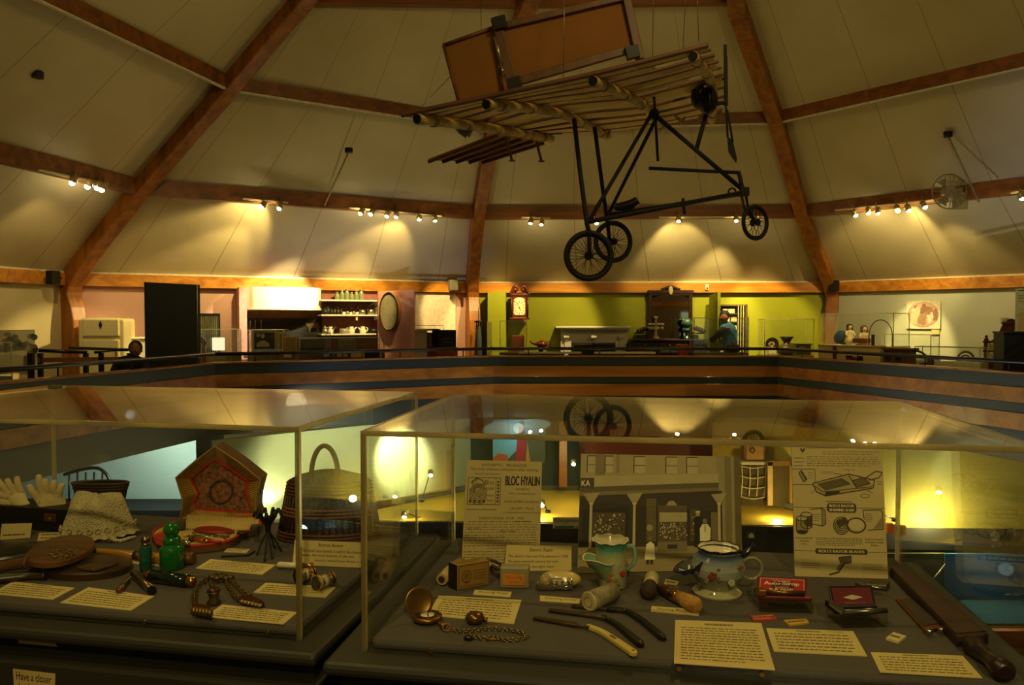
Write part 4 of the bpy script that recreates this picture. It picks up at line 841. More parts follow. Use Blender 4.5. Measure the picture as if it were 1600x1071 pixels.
doll(1350, 509.5, 541, 1.55, M('brown_doll_hair', '#5a3014', .6), M('pale_dress', '#cdb98a', .8), 'brown haired doll seated behind the red trunk in the case')
obj1('toy_chest', M('dark_red_trunk', '#5c160c', .5), 'dark red toy trunk before the brown haired doll', 'trunk', 3, 1332, 1354, 529, 536, 1.75, .2)
c = up(3, 1313, 535, 1.5); t = thing('bonnet', 'blue round bonnet beside the cream dressed doll', 'hat', c); m = MB(); m.ball(c + V((0, 0, .1)), .12, (1, .9, 1.2)); m.mesh('crown', M('blue_velvet', '#1c3a5a', .9), t); m = MB(); m.torus(c + V((0, -.03, .09)), .13, .02, (1, 0, 0), (0, 0, 1), 20, 6); m.mesh('brim', M('blue_velvet', '#1c3a5a', .9), t)
for k, (u, v) in enumerate(((1311, 541), (1318, 540), (1325, 540.5), (1333, 541), (1341, 541))):
    c = up(3, u, v, 2.2); m = MB(); m.lathe([(.03, 0), (.045, .02), (.03, .035), (.001, .04)], c, 10); mono(m, 'trinket', [white_p, iron, tin, M('buff_shell', '#a89a70', .5), iron][k], ['white trinket at the far end of the low row before the dolls', 'dark round trinket second in the row before the dolls', 'grey trinket under the cream dressed doll', 'buff trinket fourth along the row before the dolls', 'black trinket before the red toy trunk'][k], 'trinket', 'trinkets in the low case')
t = thing('blanket_box', 'long pale timber blanket box below the doll case', 'chest', fl0(3, 1330, 2.25))
m = MB(); panel(m, 3, 1279, 1376, 541.5, VFL, 2.35, .2); m.mesh('body', M('cream_timber', '#d6c288', .6, stretch=(8, 1, 1)), t, bevel=.01); m = MB(); panel(m, 3, 1278, 1377, 539.5, 542, 2.38, .25); m.mesh('lid', M('cream_timber', '#d6c288', .6), t, bevel=.006)
m = MB(); panel(m, 3, 1302, 1306, 541, VFL, 2.4, .05); m.mesh('post', redw, t)
t = thing('toy_engine', 'black and red toy engine on the rail side of the blanket box', 'toy', up(3, 1332, 565, 2.45))
m = MB(); panel(m, 3, 1322, 1338, 558, 566, 2.5, .08); m.mesh('body', M('toy_red', '#6a1a10', .5), t, bevel=.01); m = MB(); panel(m, 3, 1322, 1330, 556, 559, 2.51, .08); panel(m, 3, 1341, 1347, 557, 566, 2.5, .06); m.mesh('cab', iron, t)
for u in (1325, 1334): m = MB(); c = up(3, u, 566, 2.52); m.cyl(c, c + FN[3] * .03, .05, n=12); m.mesh('wheel', iron, t)
t = thing('hoop_stand', 'thin arched hoop of bent cane above the blanket box', 'hoop', fl0(3, 1376, 2.0))
m = MB(); pts = [up(3, 1358, 542, 2.2)] + [up(3, 1376 - 18 * math.cos(PI * k / 14), 524 - 24 * math.sin(PI * k / 14), 2.2) for k in range(15)] + [up(3, 1394, 542, 2.2)]; m.tube(pts, .009, 6); m.mesh('hoop', M('cane_brown', '#5a4622', .6), t)
m = MB(); m.cyl(up(3, 1364, 542, 2.3), up(3, 1364, 523, 2.3), .03); m.mesh('turned_post', redw, t)
t = thing('travelling_trunk', 'brown travelling trunk with straps near the rail in the pale bay', 'trunk', fl0(3, 1401, 2.4))
m = MB(); panel(m, 3, 1381, 1422, 547, VFL, 2.4, .3); m.mesh('body', M('brown_trunk', '#4f3418', .6), t, bevel=.015); m = MB(); panel(m, 3, 1379, 1424, 544.5, 548, 2.44, .36); m.mesh('lid', M('brown_trunk', '#4f3418', .6), t, bevel=.01)
for u in (1388, 1404): m = MB(); c = up(3, u, 560, 2.42); m.box(c, (.08, .05, .08)); m.mesh('clasp', iron, t)
t = thing('wall_picture', 'oval sepia photograph of seated figures on a white square sheet', 'picture', up(3, 1442, 513, .02))
q = sheet(3, 1416, 1469, 470, 514, .05); slab(q.p, .02).mesh('sheet', M('white_picture_sheet', '#d8d2b8', .7), t); q.ell(.5, .5, .46, .45, '#a37a62', 1, 32); q.ell(.5, .5, .44, .43, '#b89a80', 2, 32)
rp_ = random.Random(3)
for x, y, a, b, c in ((.28, .6, .12, .17, '#cdb698'), (.26, .38, .13, .2, '#c9b294'), (.57, .74, .15, .17, '#7d5c48'), (.72, .42, .09, .2, '#dccbb0'), (.74, .68, .06, .08, '#8f6c56'), (.46, .36, .15, .2, '#9c7a62'), (.86, .45, .07, .24, '#86644f'), (.3, .76, .06, .07, '#7f5e4a'), (.62, .56, .09, .1, '#8a6852')):
    for k in range(9): q.ell(x + a * .7 * (rp_.random() * 2 - 1), y + b * .7 * (rp_.random() * 2 - 1), a * (.35 + .3 * rp_.random()), b * (.35 + .3 * rp_.random()), tuple(v * (.85 + .3 * rp_.random()) for v in lin(c)), 3 + k * .2, 12)
q.b.mesh('picture', PRINT, t, recalc=False)
obj1('label_card', M('buff_label', '#d2c488', .7), 'small buff label on the wall under the oval photograph', 'card', 3, 1455, 1468, 514.5, 524, .03, .02)
vitrine(3, 1383, 1455, 523, 560, 1.05, .4, 'glass case under the oval photograph in the bright light', M('pale_case_base', '#b9b592', .7)); vitrine(3, 1430, 1532, 543, 566, 1.9, .35, 'low glass case with hoop and shoes by the bentwood chair', M('pale_case_base', '#b9b592', .7))
t = thing('spoked_hoop', 'dark wooden hoop leaning behind the rail under the oval photograph', 'hoop', up(3, 1433, 566, 2.3)); m = MB(); c = up(3, 1428, 572, 2.3); m.torus(c, .28, .02, FD[3], (0, 0, 1), 32, 8); m.mesh('rim', dkw, t)
chairback(3, 1508, 549, 27, 'bentwood chair with round cane back in the pale bay', M('bentwood_brown', '#5a4420', .45))
t = thing('leather_shoe', 'pair shaped dark shoe form near the hoop behind the rail', 'shoe', up(3, 1447, 572, 2.4)); c = up(3, 1447, 571, 2.4); m = MB(); m.ball(c, .12, (1.2, .5, .5)); m.ball(c + V((.08, 0, .06)), .06, (1, .8, 1.2)); m.mesh('upper', M('brown_leather', '#3a2a16', .5), t)
def etagere():
    t = thing('carved_shelf', 'red mahogany washstand with curved back and patterned tiles', 'washstand', fl0(3, 1560, 1.4)); d = 1.4
    m = MB(); pts = [(1537, 535), (1548, 533), (1556, 528), (1561, 519), (1567, 506), (1567, 500), (1580, 498), (1590, 502), (1590, 535)]
    a = [up(3, u, v, d) for u, v in pts]; m.prism(a, -FN[3] * .06); m.mesh('curved_back', redw, t)
    m = MB(); panel(m, 3, 1536, 1592, 533.5, 536.5, d + .06, .2); panel(m, 3, 1536, 1592, 548, 551, d + .05, .2); panel(m, 3, 1564, 1592, 504, 506.5, d + .08, .2); m.mesh('shelf', redw, t, bevel=.006)
    m = MB(); panel(m, 3, 1538, 1543, 536, VFL, d + .04, .15); m.mesh('side_post', redw, t)
    m = MB(); m.lathe([(.03, 0), (.04, .03), (.02, .05), (.03, .08), (.001, .11)], up(3, 1541, 533, d + .03), 10); m.mesh('finial', dkw, t)
    for v in (536.5, 551): 
        for u in (1545, 1557, 1569):
            q = sheet(3, u, u + 11.5, v + .5, v + 11, d - .0); 
            tl = slab([p + FN[3] * .03 for p in q.p], .02).mesh('tile', M('pale_patterned_tile', '#b8b596', .35), t); q.p = [p + FN[3] * .031 for p in q.p]
            for k in range(7): q.ell(.2 + .6 * R.random(), .2 + .6 * R.random(), .1, .1, R.choice(['#5a5a48', '#77755c', '#8c8a6c']), 1, 10)
            q.finish(tl, 'tile_pattern')
    m = MB(); panel(m, 3, 1536, 1592, 562, VFL, d + .05, .3); m.mesh('cabinet', redw, t)
    t = thing('ornament_cup', 'small white cup on the upper bracket of the red washstand', 'cup', up(3, 1560, 515, 1.45)); m = MB(); c = up(3, 1570, 504, 1.45); m.lathe([(.03, 0), (.05, .05), (.055, .08), (.045, .08)], c, 12); m.mesh('bowl', white_p, t); m = MB(); m.torus(c + V((-.06, 0, .045)), .025, .006, (1, 0, 0), (0, 0, 1), 12, 5); m.mesh('handle', white_p, t)
etagere()
t = thing('text_panel', 'tall white information panel at the picture edge above a black box', 'sign', fl0(3, 1600, 1.8)); q = sheet(3, 1586, 1640, 450, 526, 1.85); slab(q.p, .06).mesh('board', M('pale_green_white_panel', '#c8ceb0', .6), t); q.rect(.08, .94, .95, .96, '#4a4a38'); q.words(.1, .7, .9, .88, 3, '#8a8a6a', 2, .5); q.rect(.1, .1, .6, .5, '#c9b878', 2); q.finish(t)
m = MB(); panel(m, 3, 1584, 1590, 526, VFL, 1.82, .05); m.mesh('support_post', white_p, t)
t = thing('black_cabinet', 'matt black box cabinet at the picture edge behind the balustrade', 'cabinet', V((6.9, 11.6, 0))); a = P(1569, 500, 11.0); b = P(1640, 500, 10.9); zt = P(1569, 522, 11.0).z
m = MB(); m.prism([V((a.x, a.y, 0)), V((b.x, b.y, 0)), V((b.x, b.y, zt)), V((a.x, a.y, zt))], V((.1, .4, 0))); m.mesh('body', black_b, t, bevel=.01); m = MB(); m.prism([V((a.x - .02, a.y - .02, zt)), V((b.x, b.y - .02, zt)), V((b.x, b.y + .4, zt)), V((a.x + .1, a.y + .42, zt))], V((0, 0, .03))); m.mesh('top', black_b, t)
# beam fittings
for u, v, i, mat, label in ((83, 434, 0, iron, 'small black speaker where beam meets the large timber rib'), (708, 446, 1, M('grey_plastic', '#6a6450', .5), 'grey speaker at the end of the pink bay beam'), (1303, 447, 3, iron, 'small black speaker where the pale bay beam starts')):
    c = up(i, u, v, .35); t = thing('wall_speaker', label, 'speaker', c); m = MB(); m.box(c, (.2, .14, .24), FR[i]); m.mesh('cabinet', mat, t, bevel=.02); m = MB(); m.box(c + V((0, .12, 0)), (.05, .2, .05)); m.mesh('bracket', iron, t)
c = up(2, 1104.5, 449, .16); t = thing('wall_sensor', 'small white sensor box on the pine beam near the mirror', 'sensor', c); m = MB(); m.box(c, (.075, .05, .13)); m.mesh('body', white_p, t, bevel=.01); m = MB(); m.ball(c + V((0, -.03, -.02)), .022, n=10, m=6); m.mesh('lens', M('dark_lens', '#4a4030', .3), t)

# end wall behind the viewer with a door lit by its own emission, seen in the old mirror
m = MB(); m.box((8.2, -4.2, 1.7), (7.0, .1, 3.4)); struct(m.mesh('wall_near', M('near_wall_taupe', '#8a7660', .7)))
m = MB(); m.box((7.35, -4.12, 1.0), (.75, .04, 1.9)); struct(m.mesh('door_1', glow('glowing_door_panel', '#d8f0c0', .5)))
m = MB(); m.box((8.2, -4.1, 2.35), (7.0, .1, .22)); struct(m.mesh('trim_near', beam_wood))
# ================================================================== HANGING AIRCRAFT
bamboo = wood('bamboo_pole', '#8d7434', '#bd9c50', .5, 4, 'X'); bamboo_d = wood('brown_batten', '#46280e', '#6a4018', .6, 4, 'X')
cloth_c = M('unbleached_wing_cloth', '#d6b468', .85, var=.12, scale=3); canvas = M('amber_canvas', '#7d4f0c', .8, var=.12, scale=2)
frame_w = wood('aircraft_frame_timber', '#4a2c0e', '#6a4216', .5, 3, 'Z'); blk = M('black_painted_tube', '#0a0806', .75)
rub = M('black_rubber_tyre', '#0b0a09', .7)
AF = thing('pioneer_aircraft', 'replica pioneer bamboo aircraft with bicycle wheels hung under the ceiling', 'aircraft', P(920, 300, 8.8))
SP = []
def spar(pts, Ys):
    c = crom([P(u, v, y) for (u, v), y in zip(pts, Ys)], 8); SP.append(c); return c
Yn, Yf = 7.4, 10.4
spar([(652, 186), (777, 202), (861, 217)], [Yn, 8.7, Yf]); spar([(760, 163), (872, 177), (950, 214)], [Yn, 8.7, Yf])
spar([(927, 127), (1002, 163), (1036, 202)], [Yn, 8.8, Yf]); spar([(1083, 88), (1113, 134), (1112, 188)], [Yn, 8.9, Yf])
for c in SP:
    m = MB(); m.tube(c, .052, 12); sp = m.mesh('bamboo_spar', bamboo, AF)
    m = MB(); d = (c[0] - c[1]).normalized(); m.cyl(c[0] + d * .005, c[0] + d * .012, .044, n=12); m.mesh('hollow_end', M('hollow_dark', '#060504', .9), sp)
    for k in range(2, len(c) - 1, 3):
        m = MB(); m.tube([c[k] - (c[k + 1] - c[k]).normalized() * .03, c[k] + (c[k + 1] - c[k]).normalized() * .03], .06, 10); m.mesh('binding', M('twine_binding', '#8a7440', .8), sp)
def onspar(c, t): x = t * (len(c) - 1); k = min(int(x), len(c) - 2); return c[k].lerp(c[k + 1], x - k)
def bat(t):
    p = [onspar(c, t) for c in SP]; e0 = p[0] + (p[0] - p[1]).normalized() * (.16 if t < .05 else .05); e1 = p[3] + (p[3] - p[2]).normalized() * .14
    return crom([e0] + p + [e1], 6)
NB = 12
LIFT = V((0, 0, .07))
rb = random.Random(5)
for k in range(NB):
    t = min(1, max(0, k / (NB - 1) + (rb.random() - .5) * .03)); c = [p + LIFT for p in bat(t)]
    m = MB(); m.tube(c, .026 if k == 0 else .017, 8); m.mesh('bamboo_batten', bamboo_d, AF)
    if k < NB - 1:
        w_ = [.93, .6, .72, .86, .5, .9, .66, .8, .55, .88, .7][k] / (NB - 1); c2 = [p + LIFT for p in bat(t + w_)]
        n0, n1 = [(1, len(c) - 3), (1, len(c) - 9), (7, len(c) - 3), (1, len(c) - 4), (8, len(c) - 8), (2, len(c) - 3)][k % 6]
        m = MB(); m.loft([[p + V((0, 0, -.014)) for p in c[n0:n1]], [p.lerp(r__, .5) + V((0, 0, -.03)) for p, r__ in zip(c[n0:n1], c2[n0:n1])], [p + V((0, 0, -.014)) for p in c2[n0:n1]]], True, False); m.mesh('wing_cloth', cloth_c, AF)
# drooping far wing tip
TP = [P(669, 251, 9.6), P(777, 210, 9.8), P(850, 222, 10.6), P(752, 253, 10.4)]
m = MB(); m.prism(TP, V((0, 0, .02))); tl = m.mesh('wing_tip_cloth', M('amber_wing_cloth', '#a8742a', .85, var=.15, scale=3), AF)
for k in range(5):
    s = k / 4; m = MB(); m.tube([TP[0].lerp(TP[3], s) - V((0, 0, .02)), TP[1].lerp(TP[2], s) - V((0, 0, .02))], .02, 6); m.mesh('batten', bamboo_d, tl)
for a, b in (((790, 214), (800, 251)), ((838, 221), (846, 252))):
    m = MB(); m.tube([P(a[0], a[1], 9.8), P(b[0], b[1], 9.8)], .018, 6); m.ball(P(b[0], b[1], 9.8), .03, (1.4, 1, .5), 8, 6); m.mesh('control_rod', frame_w, AF)
for u, v, Y in ((722, 208, 8.2), (728, 207, 8.2), (812, 211, 9.4), (826, 213, 9.6), (790, 208, 9.0), (845, 214, 10), (1062, 188, 10), (945, 210, 10.2)):
    m = MB(); c = P(u, v, Y); m.tube([c + V((-.06, 0, .06)), c + V((-.02, -.05, 0)), c + V((.03, .03, -.03)), c + V((.07, 0, .05))], .02, 6); m.mesh('lashing', M('twine_binding', '#8a7440', .8), AF)
# canvas rudder and elevator frames
Yc = 8.6
def cq(pts, Y, th=.02): m = MB(); m.prism([P(u, v, y) for (u, v), y in zip(pts, Y)], V((0, th, 0))); return m
e = cq([(805, 124), (989, 72), (974, 1), (786, 46)], [Yc] * 4).mesh('elevator_canvas', canvas, AF)
for a, b, w in (((774, 28), (802, 140), .11), ((978, -6), (1000, 93), .09), ((800, 130), (986, 77), .09), ((782, 42), (976, -4), .07)):
    m = MB(); m.bar(P(a[0], a[1], Yc - .03), P(b[0], b[1], Yc - .03), w, .06, (0, 1, 0)); m.mesh('frame_member', frame_w, e, bevel=.008)
for u, v in ((804, 131), (988, 82), (781, 36)): m = MB(); m.box(P(u, v, Yc - .08), (.14, .08, .13), rot=Matrix.Rotation(-.25, 3, 'Y')); m.mesh('corner_bracket', iron, e)
r_ = cq([(717, 159), (785, 145), (769, 44), (693, 71)], [Yc] * 4).mesh('rudder_canvas', canvas, AF)
for a, b in (((693, 71), (717, 160)), ((692, 71), (771, 43)), ((769, 43), (786, 146))): m = MB(); m.tube([P(a[0], a[1], Yc - .02), P(b[0], b[1], Yc - .02)], .02, 6); m.mesh('frame_member', frame_w, r_)
m = MB(); m.tube([P(773, 58, Yc - .05), P(783, 100, Yc - .05)], .022, 8); m.tube([P(784, 104, Yc - .05), P(786, 116, Yc - .05)], .02, 8); m.mesh('hinge_rod', M('bright_hinge_rod', '#a39a78', .3, .8), r_)
# tubes of the tricycle frame
def tb(name, pts, r=.02, par=None): m = MB(); m.tube([P(u, v, y) for u, v, y in pts], r, 8); return m.mesh(name, blk, par or AF)
Ya, Yb, Ym = 8.0, 9.6, 8.8
tb('rear_leg', [(897, 186, 8.3), (906, 265, 8.15), (917, 350, Ya), (920, 362, Ya)], .024); tb('rear_leg', [(929, 198, 9.3), (941, 290, 9.5), (952, 372, Yb)], .024)
tb('diagonal_strut', [(1018, 178, Ym), (919, 348, Ya)], .021); tb('diagonal_strut', [(1026, 184, Ym), (950, 336, Yb)], .021)
tb('down_tube', [(1021, 178, Ym), (1163, 299, Ym)], .026); tb('lower_tube', [(918, 347, Ya), (1162, 301, Ym)], .026); tb('lower_tube', [(951, 336, Yb), (1162, 303, Ym)], .024)
tb('tiller_bar', [(1014, 263, Ym), (1154, 270, Ym)], .02); tb('steering_column', [(1154, 268, Ym), (1160, 294, Ym), (1166, 306, Ym)], .024)
tb('control_lever', [(1022, 152, Ym), (1025, 200, Ym), (1028, 252, Ym)], .016); tb('engine_strut', [(1104, 176, 9.0), (1088, 234, 8.85)], .026)
tb('pedal_crank', [(1067, 310, Ym), (1068, 322, Ym), (1070, 335, Ym)], .018)
m = MB(); m.torus(P(1144, 300, Ym - .03), .04, .012, (1, 0, 0), (0, 0, 1), 18, 6); m.mesh('tie_ring', blk, AF)
m = MB(); m.ball(P(1022, 178, Ym), .06, n=12, m=8); m.mesh('frame_lug', blk, AF); m = MB(); m.box(P(1163, 300, Ym), (.1, .08, .1)); m.mesh('frame_lug', blk, AF, bevel=.01)
f0 = P(1160, 303, Ym)
tb('fork', [(1158, 303, Ym - .06), (1163, 325, Ym - .08), (1180, 348, Ym - .07)], .015); tb('fork', [(1165, 303, Ym + .06), (1169, 325, Ym + .08), (1181, 348, Ym + .07)], .015)
st = crom([P(960, 322, 9.0), P(968, 324, 9.0), P(985, 320, 9.0), P(996, 314, 9.0)], 4); m = MB(); m.tube(st, [.04 + .05 * math.sin(PI * (1 - .35 * k / 12)) * (1 - k / 18) for k in range(len(st))], 10); sd = m.mesh('saddle', M('black_leather', '#0c0a08', .3), AF)
tb('saddle_post', [(976, 323, 9.0), (974, 332, 9.05)], .016, sd); tb('saddle_spring', [(990, 318, 9.0), (993, 328, 9.0), (972, 331, 9.0)], .012, sd)
def wheel(u, v, Y, Rr, tw, label, yaw, tr):
    c = P(u, v, Y); X = V((math.cos(yaw), math.sin(yaw), 0)); Z = V((0, 0, 1)); N = X.cross(Z)
    m = MB(); m.torus(c, Rr - tr, tr, X, Z, 56, 12); w = m.mesh(label, rub, AF)
    m = MB(); m.torus(c, Rr - 2.1 * tr, .008, X, Z, 48, 6); m.mesh('rim', blk, w)
    m = MB(); m.cyl(c - N * .06, c + N * .06, .022); m.cyl(c - N * .045, c - N * .035, .04); m.cyl(c + N * .035, c + N * .045, .04); m.mesh('hub', blk, w)
    m = MB()
    for k in range(32):
        a = 2 * PI * k / 32; b = a + (.5 if k % 4 < 2 else -.5); s = (-1) ** k
        m.tube([c + (X * math.cos(b) + Z * math.sin(b)) * .035 + N * .04 * s, c + (X * math.cos(a) + Z * math.sin(a)) * (Rr - 2.1 * tr)], .0026, 4)
    m.mesh('spokes', blk, w); return c
wheel(920, 400, Ya, .264, .05, 'rear_wheel', .12, .028); wheel(958, 378, Yb, .262, .05, 'rear_wheel', .3, .026); wheel(1180, 348, Ym, .205, .04, 'front_wheel', .5, .021)
for (u0, v0, Y0, u1, v1) in ((920, 362, Ya, 921, 400), (952, 372, Yb, 957, 378)):
    m = MB(); a, b = P(u0, v0, Y0 - .05), P(u1, v1, Y0 - .05); pts = []
    for k in range(60): s = k / 59; pts.append(a.lerp(b, s) + V((.025 * math.cos(k * 1.3), .025 * math.sin(k * 1.3), 0)))
    m.tube(pts, .006, 5); m.tube([a, b], .018, 8); m.mesh('suspension_spring', blk, AF)
en = MB(); en.ball(P(1091, 150, 9.0), .11, (.75, 1, 1.3)); en.ball(P(1106, 158, 8.9), .13, (.85, 1, 1.2)); en.cyl(P(1086, 146, 9.0), P(1112, 150, 8.9), .05); eng = en.mesh('engine', M('dark_engine_metal', '#1c120a', .5, .5), AF)
for k in range(5): m = MB(); c = P(1089 + 5 * k, 152, 8.85); m.torus(c, .1, .01, (0, 1, 0), (0, 0, 1), 20, 5); m.mesh('cooling_fin', M('dark_engine_metal', '#1c120a', .5, .5), eng)
m = MB(); m.bar(P(1045, 140, 9.2), P(1070, 132, 9.2), .05, .05); m.bar(P(1055, 150, 9.2), P(1075, 145, 9.2), .03, .03); m.mesh('fuel_tank', frame_w, eng)
pr = tb('propeller_shaft', [(1110, 162, 8.9), (1134, 161, 8.9)], .022)
m = MB(); m.bar(P(1133, 70, 8.9), P(1134, 165, 8.9), .03, .03, (0, 1, 0)); m.bar(P(1135, 88, 8.95), P(1136, 165, 8.95), .02, .02, (0, 1, 0)); m.mesh('propeller_spar', blk, pr)
m = MB(); m.tube([P(1134, 165, 8.9), P(1137, 215, 8.9)], .012, 6); m.tube([P(1136, 172, 8.9), P(1145, 222, 8.9)], .012, 6); m.prism([P(1136, 214, 8.9), P(1143, 217, 8.9), P(1150, 247, 8.9), P(1149, 254, 8.9), P(1138, 238, 8.9)], V((.02, .03, 0))); m.mesh('propeller_blade', blk, pr)
for a, b in (((1066, 88, 8.8), (1082, -160, 8.8)), ((1019, 96, 9.0), (1024, -160, 9.0)), ((1092, 66, 8.0), (1083, -160, 8.4)), ((752, 46, 8.6), (748, -160, 8.6)), ((880, 130, 8.0), (884, -160, 8.6)), ((660, 165, 7.6), (705, 118, 8.4))):
    m = MB(); m.tube([P(*a), P(*b)], .004, 4); m.mesh('suspension_wire', steel, AF)

# ================================================================== TRACK LIGHTS
bulb = glow('halogen_bulb_glow', '#ffe9b0', 60)
can_m = M('pale_lamp_can', '#a58f58', .35, .3)
def on_purlin(u, i):
    a, b = T2[i], T2[i + 1]; k = (u - CU) / F; d = b - a; t = (k * a.y - a.x) / (d.x - k * d.y); return a + d * t
SPOTS = []
def tracklight(u, v, i, aim, label, grp):
    p = on_purlin(u, i); Y = p.y - .28; c = P(u, v, Y); t = thing('track_spotlight', label, 'spotlight', c, 0, grp)
    d = (V(aim) - c).normalized(); m = MB(); top = V((c.x, c.y + .08, c.z + .2)); m.tube([top, V((c.x, c.y + .04, c.z + .08)), c - d * .06], .014, 6); m.mesh('bracket', can_m, t)
    m = MB(); q = d.to_track_quat('Z', 'Y').to_matrix(); m.lathe([(.03, -.1), (.05, -.08), (.06, .0), (.056, .0), (.02, -.06)], c, 14, rot=q); m.mesh('lamp_can', can_m, t)
    m = MB(); m.ball(c + d * .005 + V((0, -.02, -.015)), .042, n=10, m=6); m.mesh('bulb', bulb, t); SPOTS.append((c, d, i))
    return c
def track(u0, u1, v0, v1, i, label):
    a, b = on_purlin(u0, i), on_purlin(u1, i); p, q = P(u0, v0, a.y - .2), P(u1, v1, b.y - .2); m = MB(); m.bar(p, q, .035, .03); mono(m, 'lighting_track', M('white_track', '#c9bd8c', .5), label, 'lighting track')
track(60, 168, 266, 288, 0, 'white lighting track on the timber purlin above the landscape mural'); track(380, 450, 311, 317, 1, 'lighting track holding the pair of lamps above the refrigerator'); track(545, 690, 325, 338, 1, 'long lighting track above the kitchen display')
track(815, 860, 340, 341, 2, 'short lighting track above the grandfather clock'); track(1030, 1195, 340, 339, 2, 'lighting track above the dressing mirror'); track(1305, 1460, 329, 313, 3, 'lighting track over the doll case'); track(1580, 1640, 302, 293, 3, 'lighting track at the picture edge beyond the fan')
def lab(n, base): return ['%s %s' % (a, base) for a in ('first lamp from the timber rib on the', 'second lamp on the', 'third lamp on the', 'fourth lamp on the', 'fifth lamp on the', 'last lamp on the')[:n]]
def tl_group(lst, i, aims, labels, grp):
    return [tracklight(u, v, i, aims[min(k, len(aims) - 1)], labels[k], grp) for k, (u, v) in enumerate(lst)]
tl_group([(160, 295), (153, 292), (138, 290), (114, 284)], 0, [fl0(0, 40, 1) + V((0, 0, 1))], ['small lit track lamp nearest the big timber rib over the mural', 'lit track lamp touching its smaller neighbour over the mural', 'bright lamp in the middle of the mural track', 'bright lamp furthest from the rib on the mural track'], 'track lamps above the mural')
tl_group([(410, 322), (437, 324)], 1, [fl0(1, 165, .6) + V((0, 0, 1)), fl0(1, 330, .2) + V((0, 0, 1.3))], ['bright lamp nearer the big rib, of the pair above the refrigerator', 'bright lamp nearer the kitchen, of the pair above the refrigerator'], 'track lamps above the kitchen bay')
tl_group([(564, 332), (580, 333), (605, 336), (619, 337), (655, 341), (680, 343)], 1, [up(1, 444, 470, 0), up(1, 450, 470, 0), up(1, 550, 500, 0), up(1, 610, 480, 0), up(1, 690, 490, 0), up(1, 700, 480, 0)], lab(6, 'long kitchen track, counted from the cooking canopy'), 'track lamps above the kitchen bay')
tl_group([(829, 347), (846, 349), (932, 347)], 2, [up(2, 775, 480, 0), up(2, 812, 490, 0), up(2, 930, 510, 0)], ['lamp nearest the rib over the grandfather clock', 'second lamp over the grandfather clock', 'bright lamp seen through the hanging tricycle frame'], 'track lamps above the lime bay')
tl_group([(1060, 344), (1150, 343), (1179, 346)], 2, [up(2, 1050, 500, 0), up(2, 1120, 490, 0), up(2, 1200, 500, 0)], ['lamp alone above the dressing mirror', 'brilliant lamp just before the small front wheel', 'lamp seen between the spokes of the small front wheel'], 'track lamps above the lime bay')
tl_group([(1336, 335), (1356, 331), (1371, 331), (1402, 328), (1419, 327), (1444, 322)], 3, [up(3, 1440, 520, 0), up(3, 1350, 520, .5), up(3, 1340, 520, 0), up(3, 1440, 515, 0), up(3, 1500, 520, 0), up(3, 1560, 520, 0)], lab(6, 'pale bay track, counted toward the wall fan'), 'track lamps above the pale bay')
tl_group([(1596, 308)], 3, [up(3, 1600, 500, .5)], ['bright lamp beyond the fan at the picture edge'], 'track lamps above the pale bay')
# wall fan
c = P(1482, 300, on_purlin(1482, 3).y - .35); t = thing('wall_fan', 'grey caged wall fan on the purlin of the pale bay', 'fan', c); fg = M('grey_fan_plastic', '#8d8358', .5)
m = MB()
for k in range(20): a = 2 * PI * k / 20; m.tube([c + V((0, -.1, 0)), c + V((.3 * math.cos(a), -.03, .3 * math.sin(a)))], .005, 4)
m.torus(c + V((0, -.03, 0)), .3, .012, (1, 0, 0), (0, 0, 1), 32, 6); m.torus(c + V((0, -.08, 0)), .17, .006, (1, 0, 0), (0, 0, 1), 24, 5); m.mesh('cage', fg, t)
m = MB(); m.cyl(c + V((0, .1, 0)), c + V((0, -.1, 0)), .09); m.mesh('motor', fg, t)
for k in range(3): a = 2 * PI * k / 3; m = MB(); m.prism([c + V((.05 * math.cos(a), 0, .05 * math.sin(a))), c + V((.24 * math.cos(a - .35), .02, .24 * math.sin(a - .35))), c + V((.26 * math.cos(a + .35), -.03, .26 * math.sin(a + .35)))], V((0, .01, 0))); m.mesh('blade', fg, t)
m = MB(); m.box(c + V((.2, .05, -.15)), (.28, .12, .3)); m.mesh('mount_box', M('beige_mount', '#9a8f64', .5), t, bevel=.01)
for a, b, lab_ in (((545, 237, 13.4), (507, 322, 14.5), 'thin pale rod hanging from the sloping ceiling above the kitchen'), ((1481, 212, 12.9), (1530, 316, 13.0), 'pale rod hanging from the sloping ceiling by the wall fan')):
    p, q = P(*a), P(*b); t = thing('ceiling_rod', lab_, 'rod', p); m = MB(); m.tube([p, q], .016, 6); m.mesh('rod', M('pale_rod', '#8d8154', .5), t); m = MB(); m.cyl(p - V((0, 0, .02)), p + V((0, 0, .06)), .07); m.mesh('ceiling_rose', iron, t)
c = P(59, 122, 9.9); m = MB(); m.cyl(c, c + V((0, 0, .08)), .07); mono(m, 'smoke_detector', M('dark_detector', '#2c220c', .6), 'small dark round detector high on the sloping ceiling', 'detector')

# ================================================================== LIGHTS
WARM = (1.0, .73, .27); EK = 2.0
def spot(c, tgt, e, ang=60, blend=.5, col=WARM, r=.04):
    L = bpy.data.lights.new('spot', 'SPOT'); L.energy = e * EK; L.color = col; L.spot_size = math.radians(ang); L.spot_blend = blend; L.shadow_soft_size = r
    o = bpy.data.objects.new('spot', L); COL.objects.link(o); o.location = c; o.rotation_euler = (V(tgt) - V(c)).to_track_quat('-Z', 'Y').to_euler(); return o
def point(c, e, r=.1, col=WARM):
    L = bpy.data.lights.new('point', 'POINT'); L.energy = e * 1.6; L.color = col; L.shadow_soft_size = r; o = bpy.data.objects.new('point', L); COL.objects.link(o); o.location = c; return o
def Lp(u, v, i, d=.4): p = on_purlin(u, i); return P(u, v, p.y - d)
S_ = 1.0
